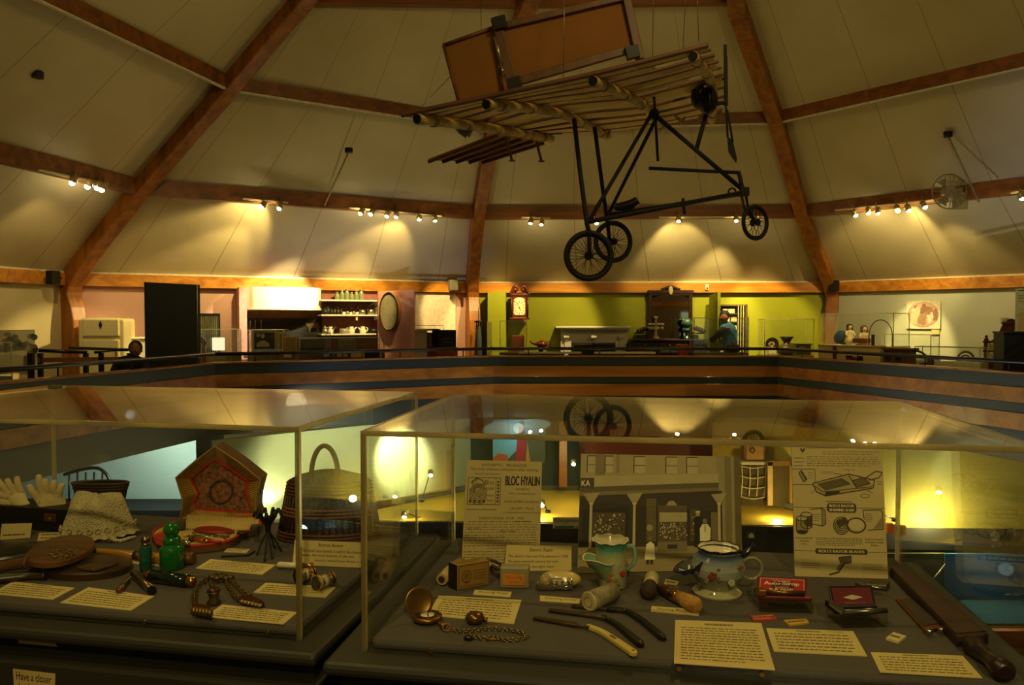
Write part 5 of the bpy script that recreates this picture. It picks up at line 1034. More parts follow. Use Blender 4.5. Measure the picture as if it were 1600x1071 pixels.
# kitchen / fridge bay
spot(Lp(410, 324, 1), fl0(1, 165, .9) + V((0, 0, 1.2)), 300, 36); spot(Lp(437, 326, 1), up(1, 300, 480, .1), 120, 55)
spot(Lp(570, 335, 1), up(1, 444, 466, .4), 950, 34, .5, (1, .82, .5)); spot(Lp(605, 338, 1), up(1, 545, 500, .1), 230, 50); spot(Lp(655, 342, 1), up(1, 560, 450, 0), 70, 75); spot(Lp(680, 345, 1), up(1, 702, 505, 0), 260, 30)
spot(Lp(437, 326, 1), up(1, 300, 390, 0), 75, 75)
# lime bay
spot(Lp(840, 350, 2), up(2, 755, 520, 0), 240, 40); spot(Lp(932, 349, 2), up(2, 860, 530, .1), 165, 50); spot(Lp(1060, 346, 2), up(2, 1058, 430, 0), 70, 75); spot(Lp(1150, 345, 2), up(2, 1110, 505, 0), 220, 55); spot(Lp(1179, 347, 2), up(2, 1200, 520, .1), 280, 48)
# pale bay
spot(Lp(1356, 333, 3), up(3, 1436, 540, 0), 330, 26); spot(Lp(1402, 330, 3), up(3, 1400, 395, 0), 85, 80); spot(Lp(1444, 324, 3), up(3, 1520, 510, 0), 75, 65); spot(Lp(1371, 333, 3), up(3, 1330, 545, 1.5), 120, 40)
spot(Lp(114, 286, 0), up(0, 40, 520, 0), 45, 70)
# unseen fill spots added high in the dome to brighten the far gallery
for o_, tg, e_ in (((-3.5, 8, 5.25), up(1, 300, 520, .5), 100), ((5.9, 9, 5.7), up(2, 960, 530, .5), 75), ((6.2, 8, 5.5), up(3, 1430, 540, .8), 60)): spot(V(o_), tg, e_, 40, .9, r=.2)
# lower gallery
GW = (1, .86, .52)
spot(P(640, 684, 14.0), P(622, 708, 14.7), 420, 74, .5, GW, .05); spot(P(414, 806, 12.75), P(450, 690, 13.5), 60, 70, .7, GW, .03); spot(P(560, 668, 12.0), P(520, 740, 13.5), 150, 90, .4, GW, .2); point(P(417, 798, 12.7), 8, .04, GW)
point(P(893, 728, 14.3), 14, .04); point(P(640, 800, 13.3), 9, .05); point(P(845, 792, 13.6), 10, .05); point(P(1215, 806, 13.4), 22, .05); point(P(1465, 822, 12.6), 60, .06, (1, .84, .42))
spot(P(1500, 640, 12.0), P(1500, 750, 12.9), 190, 120, .8, (1, .84, .42))
spot(P(260, 690, 13.4), P(235, 760, 14.8), 85, 120, .8, (.80, .97, .92)); point(P(810, 668, 15.2), 7, .1, (.7, .9, .95)); point(P(1570, 890, 12.1), 3, .1, (.6, .85, .9))
spot(V((1.5, 10.5, -3.0)), V((7.0, 11.0, .5)), 330, 50, .8, (.6, .68, .95)); spot(V((0, 9, -3.0)), V((-2.2, 14.4, .4)), 300, 40, .8, (.6, .68, .95))  # blue upward spots added for the cool sheen on the balustrade boards
# front case key from above and behind; second spot added to light the boards
spot(V((-.9, -.35, 4.3)), V((.25, 1.5, 1.05)), 64, 42, .6, (1, .74, .33), .03); spot(V((.5, -2.4, 3.9)), V((-.1, 1.7, 1.15)), 150, 40, .7, (1, .74, .33), .05)
point(V((8.0, -2.5, 2.6)), 14, .2)  # added point that lights the near wall for the mirror
# ambient fill: unseen points added under the dome, plus a warm world
point(V((2.5, 5.0, 6.2)), 150, .5); point(V((-2.0, 2.0, 5.2)), 60, .5)
w = bpy.data.worlds.new('hall'); sc.world = w; w.use_nodes = True; bg = w.node_tree.nodes['Background']; bg.inputs[0].default_value = (1.0, .72, .22, 1); bg.inputs[1].default_value = .075
sc.view_settings.view_transform = 'Standard'; sc.view_settings.look = 'None'; sc.view_settings.exposure = 0; sc.view_settings.gamma = 1
cy = sc.cycles; cy.use_denoising = True; cy.max_bounces = 8; cy.transparent_max_bounces = 40; cy.glossy_bounces = 5; cy.diffuse_bounces = 4; cy.sample_clamp_indirect = 4; cy.sample_clamp_direct = 0; cy.caustics_reflective = False; cy.caustics_refractive = False; cy.blur_glossy = .3
# ================================================================== DISPLAY CASES
ZT_ = 1.415; ZB_ = 1.045
case_edge = bpy.data.materials.new('polished_acrylic_edge'); case_edge.use_nodes = True
def _ce():
    nt = case_edge.node_tree; n = nt.nodes; l = nt.links; n.remove(n['Principled BSDF'])
    d = n.new('ShaderNodeBsdfTranslucent'); d.inputs[0].default_value = (1, .9, .5, 1); g = n.new('ShaderNodeBsdfGlossy'); g.inputs[0].default_value = (.95, .88, .66, 1); g.inputs['Roughness'].default_value = .25
    t = n.new('ShaderNodeBsdfTransparent'); t.inputs[0].default_value = (.9, .84, .6, 1)
    tc = n.new('ShaderNodeTexCoord'); nz = n.new('ShaderNodeTexNoise'); nz.inputs['Scale'].default_value = 9; l.new(tc.outputs['Object'], nz.inputs['Vector'])
    a = n.new('ShaderNodeMixShader'); l.new(nz.outputs['Fac'], a.inputs[0]); l.new(d.outputs[0], a.inputs[1]); l.new(g.outputs[0], a.inputs[2])
    b = n.new('ShaderNodeMixShader'); b.inputs[0].default_value = .12; l.new(a.outputs[0], b.inputs[1]); l.new(t.outputs[0], b.inputs[2]); l.new(b.outputs[0], n['Material Output'].inputs[0])
_ce()
grey_cloth = M('grey_display_cloth', '#4e483e', .9, var=.06, scale=6, bump=.15, bscale=400)
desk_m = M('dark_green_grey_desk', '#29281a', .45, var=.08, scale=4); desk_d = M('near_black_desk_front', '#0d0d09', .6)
def case(corner, yaw, w, d, left_origin, label_c, label_d):
    ex = V((math.cos(yaw), -math.sin(yaw), 0)); ey = V((math.sin(yaw), math.cos(yaw), 0)); o = V((corner.x, corner.y, 0))
    if not left_origin: o = o - ex * w
    def L(x, y, z): return o + ex * x + ey * y + V((0, 0, z))
    t = thing('display_case_cover', label_c, 'display case', L(w / 2, d / 2, ZB_)); e = .008
    def pn(x0, x1, y0, y1, z0, z1):
        m = MB(); vs = [L(x, y, z) for x in (x0, x1) for y in (y0, y1) for z in (z0, z1)]
        m.add(vs, [(0, 1, 3, 2), (4, 6, 7, 5), (0, 4, 5, 1), (2, 3, 7, 6), (0, 2, 6, 4), (1, 5, 7, 3)]); return m
    for a in ((e, w - e, 0, e, ZB_, ZT_ - e), (e, w - e, d - e, d, ZB_, ZT_ - e), (0, e, e, d - e, ZB_, ZT_ - e), (w - e, w, e, d - e, ZB_, ZT_ - e), (e, w - e, e, d - e, ZT_ - e, ZT_)):
        pn(*a).mesh('acrylic_panel', ACRY, t)
    for a in ((0, e, 0, e, ZB_, ZT_ - e), (w - e, w, 0, e, ZB_, ZT_ - e), (0, e, d - e, d, ZB_, ZT_ - e), (w - e, w, d - e, d, ZB_, ZT_ - e),
              (0, w, 0, e, ZT_ - e, ZT_), (0, w, d - e, d, ZT_ - e, ZT_), (0, e, e, d - e, ZT_ - e, ZT_), (w - e, w, e, d - e, ZT_ - e, ZT_)):
        pn(*a).mesh('polished_edge', case_edge, t)
    for x in (.06, w * .3, w * .72, w - .06) if not left_origin else (.12, w * .5, w * .62, w - .1):
        m = MB(); c = L(x, -.001, ZB_ + .012); m.cyl(c, c - ey * .004, .004, n=10); m.mesh('screw', brass, t)
    m = MB(); c = L(w + .001, d * .45, ZB_ + .012); m.cyl(c, c + ex * .004, .004, n=10); m.mesh('screw', brass, t)
    t2 = thing('display_desk', label_d, 'desk', L(w / 2, d / 2, 0))
    pn(.012, w - .012, .012, d - .012, ZB_ + .0005, ZD).mesh('cloth_board', grey_cloth, t2, bevel=.008)
    pn(-.05, w + .05, -.05, d + .03, ZB_ - .022, ZB_).mesh('desk_top', desk_m, t2, bevel=.008)
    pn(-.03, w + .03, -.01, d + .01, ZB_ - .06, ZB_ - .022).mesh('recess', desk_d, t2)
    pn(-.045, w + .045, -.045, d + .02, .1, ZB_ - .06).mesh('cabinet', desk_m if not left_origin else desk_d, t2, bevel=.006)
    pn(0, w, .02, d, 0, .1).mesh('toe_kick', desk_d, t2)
    return L, ex, ey, t2
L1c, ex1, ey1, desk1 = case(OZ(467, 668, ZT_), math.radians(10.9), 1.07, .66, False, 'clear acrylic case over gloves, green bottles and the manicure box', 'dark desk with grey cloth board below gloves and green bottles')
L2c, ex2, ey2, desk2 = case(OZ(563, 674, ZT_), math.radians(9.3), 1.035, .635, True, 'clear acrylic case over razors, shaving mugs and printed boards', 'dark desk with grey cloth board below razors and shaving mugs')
# notice and label on the front of the first desk
fo = -.0465
def onfront(u, v):
    n = ey1; p0 = L1c(0, fo, 0); d = ray(u, v); k = ((p0 - V((0, 0, EYE))).dot(n)) / d.dot(n); return V((0, 0, EYE)) + d * k
t = thing('notice', 'pale printed notice on the dark desk front at the lower picture corner', 'sign', onfront(50, 1065)); q = Sheet(onfront(24, 1105), onfront(84, 1112), onfront(86, 1054), onfront(20, 1046)); slab(q.p, .0015).mesh('card', M('aged_card', '#b09a58', .8), t)
q.text('Have a closer', .08, .74, .92, .95, '#241a08', 2); q.text('look inside', .14, .46, .86, .66, '#241a08', 2); q.finish(t, 'lettering')
t = thing('label_card', 'small label in the dark recess under the desk top edge', 'card', onfront(35, 1005)); q = Sheet(onfront(8, 1016) + ey1 * .03, onfront(70, 1022) + ey1 * .03, onfront(54, 1000) + ey1 * .03, onfront(8, 991) + ey1 * .03); slab(q.p, .0015).mesh('card', M('aged_card', '#b09a58', .8), t); q.words(.1, .45, .75, .85, 2, '#3a2c10'); q.rect(.0, .0, 1, .18, '#d8c98e'); q.finish(t)

card_m = M('cream_card', '#c9b571', .8, var=.05); edge_m = None
def sheet_of(TL, TR, BR, BL, dz=0.0): return Sheet(D(*BL, dz), D(*BR, dz), D(*TR, dz), D(*TL, dz))
def card(TL, TR, BR, BL, rows, label, title=True, name='caption_card', text=None, mat=None, grp='caption cards in the cases', dz=.0017, th=.0015, ink='#6e5c2a'):
    q = sheet_of(TL, TR, BR, BL, dz); t = thing(name, label, 'card', (q.p[0] + q.p[2]) / 2 - V((0, 0, th)), 0, grp)
    slab(q.p, th).mesh('card', mat or card_m, t)
    if text: q.text(text, .12, .3, .9, .78, ink, 1)
    else:
        if title: q.words(.34, .86, .68, .96, 1, ink, 1, .6, seed=len(label))
        q.words(.07, .07, .93, .84 if title else .93, rows, ink, 1, .42, seed=len(label))
    q.finish(t); return t
card((20, 909), (117, 919), (83, 937), (-14, 928), 5, 'caption card in front of the two carved hand mirrors')
card((138, 918), (241, 932), (205, 954), (94, 942), 6, 'caption card in front of the silver tube and vial')
card((190, 868), (262, 874), (250, 885), (170, 876), 3, 'caption card under the amber handle, behind green bottles')
card((329, 874), (431, 883), (410, 898), (306, 888), 5, 'caption card between the manicure box and chatelaine')
card((356, 857), (391, 858.5), (385, 864), (350, 862.5), 2, 'tiny caption card by the feet of the black tripod', False)
card((415, 911), (525, 918), (509, 934), (396, 926), 4, 'caption card in front of the opera glasses')
card((347, 945), (465, 957), (443, 975.5), (320.6, 964), 5, 'caption card in front of the chatelaine pendants')
card((61, 833), (128, 831), (126, 843), (58, 845), 2, 'narrow caption card lying before the black glove box', False)
card((685.6, 931), (815, 938), (803, 975), (668, 961), 7, 'large caption card behind the open pocket watch')
card((742, 922), (800, 925), (797, 933), (739, 929), 1, 'narrow caption strip before the soap container', text='Shaving Soap')
card((843.6, 931), (907, 936), (906, 943), (843.6, 939), 1, 'narrow caption strip before the cream electric razor', text='Shaving Stick')
card((1018, 947.5), (1092, 952.6), (1092, 962), (1017, 955.5), 1, 'narrow caption strip before the shaving brushes', text='Shaving Brushes')
card((1040, 905), (1061, 909), (1058, 915), (1038, 912), 1, 'tiny caption card between brushes and the blue mug', False)
card((1055, 969), (1189.5, 974), (1211, 1047), (1053, 1036), 13, 'tallest caption card, beside the ivory handled razor')
card((1197, 982), (1333, 986.5), (1355, 1025.5), (1209, 1018), 6, 'wide caption card before the red razor tin')
card((1360, 1019.5), (1504, 1025), (1535, 1059.5), (1375, 1050.5), 6, 'wide caption card beside the leather strop handle')
card((1172, 962), (1208, 960), (1215, 968), (1177, 970), 2, 'small red printed packet before the red razor tin', False, 'blade_packet', mat=M('red_packet', '#a8391a', .6), grp=None, dz=.003, th=.003, ink='#d9a080')
card((1224, 969), (1260, 967), (1264, 973), (1233, 977), 1, 'small yellow printed packet before the red razor tin', False, 'blade_packet', mat=M('yellow_packet', '#c79a26', .6), grp=None, dz=.003, th=.003, ink='#7a5a10')
card((1396, 988), (1416, 994), (1404, 1003), (1384, 997), 1, 'small cream blade packet lying near the wooden paddle', False, 'blade_packet', mat=M('cream_packet', '#cdbd86', .6), grp=None, dz=.004, th=.004)
def upright(TL, TR, BR, BL, lean, base_dz=.001):
    bl, br = D(*BL, base_dz), D(*BR, base_dz); tl = P(TL[0], TL[1], bl.y + lean); tr = P(TR[0], TR[1], br.y + lean); return Sheet(bl, br, tr, tl)
# ---------- standing captions and boards
t = thing('standing_caption', 'caption card with a basket heading leaning against the wicker basket', 'card', D(515, 886)); q = upright((460.5, 844), (573, 848.5), (571, 888), (457, 883), .02); slab(q.p, .0015).mesh('card', card_m, t)
q.text('Bonnet Basket', .34, .78, .68, .9); q.text('This small cane basket is said to be a bonnet', .1, .54, .97, .66); q.text('basket, the small baskets of the late', .1, .36, .84, .47); q.text('century would have fitted in it', .3, .16, .95, .27); q.finish(t, 'lettering')
t = thing('standing_caption', 'caption card on electric razors standing before the tall advertisement', 'card', D(840, 893)); q = upright((792, 852), (893, 853.5), (893, 892), (787, 893), .012); slab(q.p, .0015).mesh('card', card_m, t)
q.text('Electric Razor', .36, .76, .72, .9); q.text('The electric razor was first patented in 1928.', .04, .5, .95, .63); q.text('The early twentieth century saw each', .04, .3, .8, .42); q.text('into the light razor', .3, .1, .75, .21); q.finish(t, 'lettering')
t = thing('card', 'white caption leaning on the black glove box', 'card', D(25, 843)); q = upright((3, 819), (50, 818), (47, 841), (0, 844), .012); slab(q.p, .0015).mesh('sheet', card_m, t); q.words(.08, .14, .92, .4, 1, '#3a2c10', 1, .5); q.finish(t)
t = thing('advertisement_board', 'tall printed shaving block advertisement standing in the acrylic case', 'board', D(782, 884))
q = upright((729, 719), (847, 722), (843, 884), (721, 886), .035); slab(q.p, .004).mesh('board', M('aged_paper_board', '#b3a26a', .8, var=.06), t); I = '#4e4120'
q.text('ANTISEPTIC   PRODUCER', .2, .945, .8, .97, I); q.text('The most pleasant sensations after shaving', .05, .9, .95, .93, I); q.text('TRADE IN EVERY COUNTRY', .12, .863, .45, .878, I)
q.bold('BLOC HYALIN', .525, .765, .975, .855); q.text('ANTISEPTIC', .66, .72, .84, .738, I); q.text('With a disinfecting base', .57, .675, .93, .695, I); q.text('LOUIS LALBER manufacturer', .52, .6, .98, .622, I); q.text('LECART, Paris', .6, .53, .9, .555, I); q.text('21, Faubourg Poissonniere, France', .5, .495, .98, .512, I)
q.line([(.035, .58), (.46, .58), (.46, .835), (.035, .835)], .008, I, 2, True); q.line([(.4, .585), (.4, .83)], .006, I)
for k in range(5): q.ring(.17, .68 + .004 * k, .11 - .017 * k, .1 - .014 * k, .008, I, 2, 16)
q.ell(.18, .69, .04, .035, '#8c7b48', 3); q.line([(.08, .78), (.14, .83), (.22, .81), (.26, .76)], .014, I)
for k in range(22): x, y = .05 + .2 * R.random(), .59 + .22 * R.random(); q.line([(x, y), (x + .05 * (R.random() - .3), y + .03 * R.random())], .007, I)
for k in range(4): q.ell(.07 + .06 * k, .61, .02, .016, I, 3, 10)
q.text('Bloc', .26, .77, .38, .815, I); q.text('Hyalin', .25, .71, .38, .75, I); q.text('Francais', .27, .66, .38, .68, I); q.text('Paris', .28, .61, .37, .63, I)
for k in range(7): q.rect(.415, .6 + .031 * k, .445, .62 + .031 * k, I)
q.words(.03, .52, .44, .545, 1, I, 1, .5); q.text('DIRECTIONS  FOR  USE', .2, .44, .78, .462, I)
q.words(.06, .405, .97, .43, 1, '#7d6c3c', 1, .5); q.words(.02, .18, .97, .405, 9, '#7d6c3c', 1, .45); q.text('Bloc Hyalin', .68, .412, .84, .428, '#241b0a', 3); q.text('Bloc Hyalin', .05, .345, .22, .36, '#241b0a', 3); q.text('Bloc Hyalin', .48, .318, .68, .334, '#241b0a', 3); q.text('Bloc Hyalin', .33, .265, .54, .28, '#241b0a', 3)
q.rect(.3, .165, .62, .168, I); q.words(.02, .02, .97, .15, 5, '#7d6c3c', 1, .45); q.finish(t)
def back_strut(t, q, mat=None):
    mid = (q.p[2] + q.p[3]) / 2 * .6 + (q.p[0] + q.p[1]) / 2 * .4; mid = mid - q.n * .004; f = V((mid.x, mid.y + .06, ZD)); x = (q.p[1] - q.p[0]).normalized() * .02
    m = MB(); m.prism([mid - x, mid + x, f + x, f - x], V((0, .002, 0))); m.mesh('easel_strut', mat or M('strut_card', '#5a4e2c', .8), t)
back_strut(t, q)
# shopfront photograph
t = thing('photograph_board', 'large sepia photograph of a verandahed shopfront with figures in white coats', 'photograph', D(1030, 893)); q = upright((908, 709.5), (1156, 714), (1160, 890), (902, 896), .05); slab(q.p, .004).mesh('board', M('sepia_board', '#8d7f52', .7), t)
q.rect(0, 0, 1, 1, '#7f7148', 1); q.rect(0, .8, 1, 1, '#8e8258', 2)
for s0, s1 in ((.04, .09), (.15, .2), (.33, .4), (.53, .6), (.66, .73)): q.rect(s0, .84, s1, .985, '#a0946a' if s0 > .1 else '#9b8f66', 3); q.line([(s0, .84), (s0, .985), (s1, .985)], .006, '#3d331a', 4); q.rect(s0, .905, s1, .91, '#3d331a', 4)
q.rect(.09, .82, .15, 1, '#6e6240', 2); q.rect(.22, .84, .24, 1, '#7b6e48', 3); q.rect(.85, .1, 1, 1, '#847851', 3); q.rect(.9, .1, .94, 1, '#6a5e3b', 4); q.rect(.96, .1, 1, 1, '#564b2c', 4)
q.poly([(0, .715), (.86, .765), (.86, .845), (0, .805)], '#9a8d63', 5); q.rect(0, .71, .085, .795, '#3a3018', 6); q.text('KA', .008, .725, .06, .775, '#d9cfae', 7)
q.poly([(0, .655), (.86, .705), (.86, .765), (0, .715)], '#4e4426', 5); q.poly([(0, .64), (.86, .69), (.86, .72), (0, .672)], '#6b5f3c', 6)
q.poly([(0, .2), (.88, .2), (.88, .69), (0, .64)], '#2c2412', 5); q.poly([(.02, .24), (.3, .24), (.3, .55), (.02, .52)], '#1d170b', 6); q.rect(.08, .27, .28, .5, '#443a20', 7); q.rect(.48, .25, .66, .56, '#4f4526', 7); q.poly([(.53, .56), (.6, .56), (.58, .6), (.55, .6)], '#8d8258', 8); q.rect(.49, .42, .66, .5, '#9a8f64', 8); q.rect(.68, .25, .72, .53, '#4a4023', 7); q.rect(.41, .25, .47, .62, '#574c2c', 7); q.rect(.81, .25, .87, .5, '#665a38', 7)
for k in range(170):
    a = R.random(); x, y = (.09 + .18 * R.random(), .28 + .2 * R.random()) if a < .4 else ((.49 + .165 * R.random(), .26 + .14 * R.random()) if a < .85 else (.685 + .03 * R.random(), .26 + .26 * R.random()))
    q.rect(x, y, x + .008, y + .012, R.choice(['#8f8458', '#6e6340', '#a89c70', '#1c160a', '#b5a97c']), 9)
q.rect(0, 0, .9, .21, '#85774c', 6); q.rect(0, .11, .9, .15, '#6f6340', 7); q.rect(.48, .17, .66, .25, '#6d613d', 8); q.rect(.54, .19, .6, .225, '#2f2714', 9)
for s in (.07, .335, .86): q.rect(s - .008, .2, s + .008, .66, '#a89c70', 9); q.poly([(s - .05, .66), (s + .05, .67), (s + .012, .58), (s - .012, .58)], '#90845a', 10); q.ell(s, .575, .014, .01, '#b5a97c', 11, 10)
q.rect(.705, .2, .745, .46, '#15100a', 10); q.ell(.727, .485, .014, .02, '#8d7d55', 11, 12); q.ell(.727, .505, .016, .01, '#b5aa80', 12, 10)
q.poly([(.74, .2), (.8, .2), (.805, .36), (.785, .4), (.755, .4), (.738, .36)], '#cdc49a', 12); q.ell(.77, .425, .014, .022, '#77683f', 13, 12); q.line([(.77, .39), (.77, .33)], .005, '#5a4e2a', 14); q.rect(.745, .16, .795, .2, '#9c9066', 11)
q.poly([(.4, .1), (.465, .1), (.458, .23), (.435, .255), (.41, .23)], '#cfc69c', 12); q.ell(.432, .28, .013, .02, '#6e6038', 13, 12); q.rect(.412, .065, .428, .1, '#2a2212', 13); q.rect(.436, .065, .452, .1, '#2a2212', 13); q.ell(.43, .37, .02, .03, '#8d8258', 10, 10)
q.b.mesh('printed_picture', attr_mat('sepia_print', .6, 0, .14, 40, 1.35), t, recalc=False); back_strut(t, q)
# razor leaflet board
t = thing('leaflet_board', 'tall printed leaflet board with razor drawings standing in the case', 'board', D(1315, 903)); q = upright((1237, 697), (1378, 698), (1388, 905), (1242, 901), .045); slab(q.p, .004).mesh('board', M('leaflet_paper', '#bfae74', .8, var=.05), t); I = '#3f3318'
q.poly([(.09, .975), (.12, .945), (.15, .975), (.135, .985), (.12, .965), (.105, .985)], I, 2); q.line([(.15, .985), (.5, .985)], .004, I); q.line([(.68, .985), (.86, .985)], .004, I)
q.words(.34, .93, .98, .965, 2, '#7d6c3c', 1, .4); q.words(.16, .84, .97, .925, 5, '#7d6c3c', 1, .4); q.words(.02, .83, .14, .92, 3, I, 1, .25)
q.line([(0, .82), (.25, .82), (.25, .7), (0, .7)], .005, I); q.poly([(.07, .79), (.12, .72), (.15, .735), (.1, .81)], '#8d7d4e', 2); q.line([(.07, .79), (.12, .72), (.16, .74), (.1, .81)], .008, I, 3, True); q.line([(.1, .8), (.15, .735)], .012, I, 3); q.words(.17, .74, .23, .8, 3, I, 1, .2)
q.poly([(.22, .71), (.62, .775), (.88, .71), (.86, .665), (.36, .62), (.26, .65)], '#a8985e', 2); q.line([(.22, .71), (.62, .785), (.9, .74), (.88, .68), (.36, .615), (.26, .645)], .01, I, 3, True); q.line([(.24, .69), (.33, .645), (.87, .69)], .008, I, 3); q.poly([(.28, .7), (.54, .745), (.62, .71), (.36, .665)], '#5d5028', 3); q.line([(.28, .705), (.54, .75), (.63, .71), (.36, .66)], .008, I, 4, True)
q.poly([(.66, .735), (.78, .755), (.84, .715), (.7, .69)], '#6a5c30', 3); q.line([(.66, .735), (.78, .76), (.85, .715), (.7, .685)], .01, I, 4, True); q.line([(.62, .775), (.7, .68)], .01, I, 4); q.line([(.8, .755), (.92, .81), (.99, .8), (.95, .76), (.84, .74)], .009, I, 4); q.poly([(.35, .615), (.5, .63), (.52, .655), (.36, .645)], '#2f2510', 4)
q.line([(.45, .79), (.55, .78)], .005, I); q.line([(.62, .82), (.62, .8)], .004, I); q.words(.32, .785, .46, .805, 2, I, 1, .3); q.words(.57, .81, .7, .825, 1, I, 1, .3); q.words(.93, .7, .99, .74, 2, I, 1, .3); q.line([(.2, .63), (.26, .67)], .004, I); q.line([(.88, .64), (.75, .68)], .004, I); q.ring(.79, .62, .05, .014, .005, I)
q.words(.36, .565, .7, .58, 1, I, 1, .55)
def pill(s0, t0, s1, t1):
    r = min((t1 - t0) * .25, .02); q.poly([(s0 + r, t0), (s1 - r, t0), (s1, t0 + r), (s1, t1 - r), (s1 - r, t1), (s0 + r, t1), (s0, t1 - r), (s0, t0 + r)], '#3a2e1a', 2)
q.line([(0, .525), (.37, .525)], .004, I); q.line([(.7, .525), (1, .525)], .004, I); pill(.37, .49, .69, .56); q.bold('ROLLS RAZOR', .395, .53, .665, .551, '#d8c88e', 4, .003); q.bold('SHAVING SOAP', .395, .498, .665, .519, '#d8c88e', 4, .003)
for cx, w_, y0, y1 in ((.09, .06, .34, .44), (.14, .06, .38, .47)): q.rect(cx - w_, y0, cx + w_, y1, '#8f8150' if cx < .1 else '#4a3d20', 3); q.ell(cx, y1, w_, .018, '#b5a66c', 4); q.ring(cx, y1, w_, .018, .008, I, 5); q.line([(cx - w_, y1), (cx - w_, y0), (cx - w_ * .5, y0 - .015), (cx + w_ * .5, y0 - .015), (cx + w_, y0), (cx + w_, y1)], .009, I, 5)
q.rect(.04, .33, .14, .35, '#2c220e', 5); q.line([(.18, .51), (.31, .52), (.35, .505), (.35, .4), (.31, .385), (.2, .4)], .008, I, 3); q.line([(.31, .52), (.31, .385)], .008, I); q.words(.2, .42, .3, .48, 4, I, 1, .3); q.poly([(.31, .385), (.35, .4), (.35, .505), (.31, .51)], '#8d7d4e', 2)
for k in range(4): q.ring(.52, .39, .085 - .018 * k, .065 - .014 * k, .009, I, 3)
q.poly([(.46, .42), (.56, .46), (.6, .42), (.5, .37)], '#54461f', 3); q.ring(.68, .395, .1, .055, .014, I, 4); q.ell(.68, .398, .085, .045, '#c7b780', 4); q.line([(.76, .51), (.95, .515), (.97, .5), (.97, .37), (.8, .36)], .008, I, 3); q.line([(.76, .51), (.77, .44)], .008, I); q.words(.78, .42, .86, .49, 5, I, 1, .35); q.poly([(.86, .37), (.96, .38), (.96, .46)], '#8d7d4e', 2)
q.text('ROLLS RAZOR', .02, .285, .2, .297, I); q.text('SHAVING', .06, .262, .16, .274, I); q.text('STICK', .08, .24, .14, .252, I); q.text('ROLLS RAZOR', .77, .285, .97, .297, I); q.text('SHAVING SOAP', .77, .262, .97, .274, I); q.text('BOWL', .83, .24, .91, .252, I); q.words(.24, .235, .75, .3, 5, I, 1, .4)
q.line([(0, .195), (.24, .195)], .004, I); q.line([(.8, .195), (1, .195)], .004, I); pill(.23, .175, .79, .215); q.bold('ROLLS RAZOR BLADES', .265, .185, .755, .206, '#d8c88e', 4, .003)
q.poly([(.48, .15), (.61, .165), (.61, .115), (.5, .1)], '#5d4f2c', 3); q.line([(.48, .15), (.61, .165), (.61, .115), (.5, .1)], .01, I, 4, True); q.ring(.54, .133, .03, .016, .008, I, 5); q.poly([(.53, .105), (.49, .05), (.44, .06), (.5, .115)], '#7a6a3c', 4); q.line([(.53, .105), (.47, .04), (.37, .02)], .016, I, 4); q.words(.07, .06, .28, .11, 3, I, 1, .3); q.words(.74, .06, .95, .11, 3, I, 1, .3)
q.finish(t, 'printed_leaflet'); back_strut(t, q)
# ================================================================== FIRST CASE CONTENTS
S = lambda u, v: D(u, v).y / F              # metres per picture unit on the cloth
def DV(u, v, dz=0): return D(u, v, dz)
blackbox = M('black_leatherette', '#0a0908', .5)
t = thing('glove_box', 'black box with gold clasp holding a pair of gloves', 'box', D(55, 830))
f0, f1 = D(-25, 824), D(107, 833); dv = (ey1 * .085); h = .058
m = MB(); m.prism([f0, f1, f1 + dv, f0 + dv], V((0, 0, h))); m.mesh('box', blackbox, t, bevel=.003)
c = f0.lerp(f1, .8) + V((0, 0, h * .62)) - ey1 * .002; m = MB(); m.box(c, (.034, .004, .02), -math.radians(10.9)); cl = m.mesh('clasp', M('gold_clasp', '#b8893a', .3, 1), t, bevel=.001); m = MB(); m.ball(c - ey1 * .003 - V((0, 0, .003)), .006, (1, .6, .7), 10, 6); m.mesh('catch', M('gold_clasp', '#b8893a', .3, 1), cl)
kid = M('cream_kid_leather', '#d8c489', .75, var=.06, bump=.25, bscale=160)
def glove(wrist, palm, tips, kn, label, Y):
    t = thing('glove', label, 'glove', P(*wrist, Y), 0, 'pair of gloves in the black box'); s = Y / F
    w0, p0 = P(*wrist, Y + .015), P(*palm, Y); g_ = 1.08
    vs = [w0, w0.lerp(p0, .5), p0]; ed = [(0, 1), (1, 2)]; rd = [(.03, .018), (.032, .018), (.033, .017)]
    for i, ((tu, tv), (ku, kv)) in enumerate(zip(tips, kn)):
        a = P(ku, kv, Y - .005 + .004 * i); b = P(tu, tv, Y - .012 + .006 * i); mid = a.lerp(b, .5) + V((0, -.005, .002)); k = len(vs); vs += [a, mid, b]; ed += [(2 if i else 1, k), (k, k + 1), (k + 1, k + 2)]; r = .0088 if i else .0095; rd += [(r * 1.15, r * 1.1), (r, r), (r * .8, r * .8)]
    skin('hand', vs, ed, rd, kid, t, 2)
    m = MB(); m.tube([w0 + V((.028 * math.cos(a), .02 * math.sin(a), .006)) for a in [2 * PI * k / 16 for k in range(16)]], .0028, 6, True); m.mesh('cuff_seam', M('tan_seam', '#8f7440', .8), t)
glove((45, 806), (28, 783), [(-18, 783), (-14, 766), (-6, 748), (10, 748), (26, 744)], [(12, 786), (14, 778), (17, 773), (24, 770), (33, 772)], 'cream leather glove with splayed fingers at the picture edge', 1.99)
glove((80, 808), (80, 783), [(44, 757), (60, 741), (70, 748), (85, 750), (98, 755)], [(60, 780), (67, 773), (75, 772), (84, 773), (92, 777)], 'cream leather glove standing upright beside the lace cloth', 1.975)
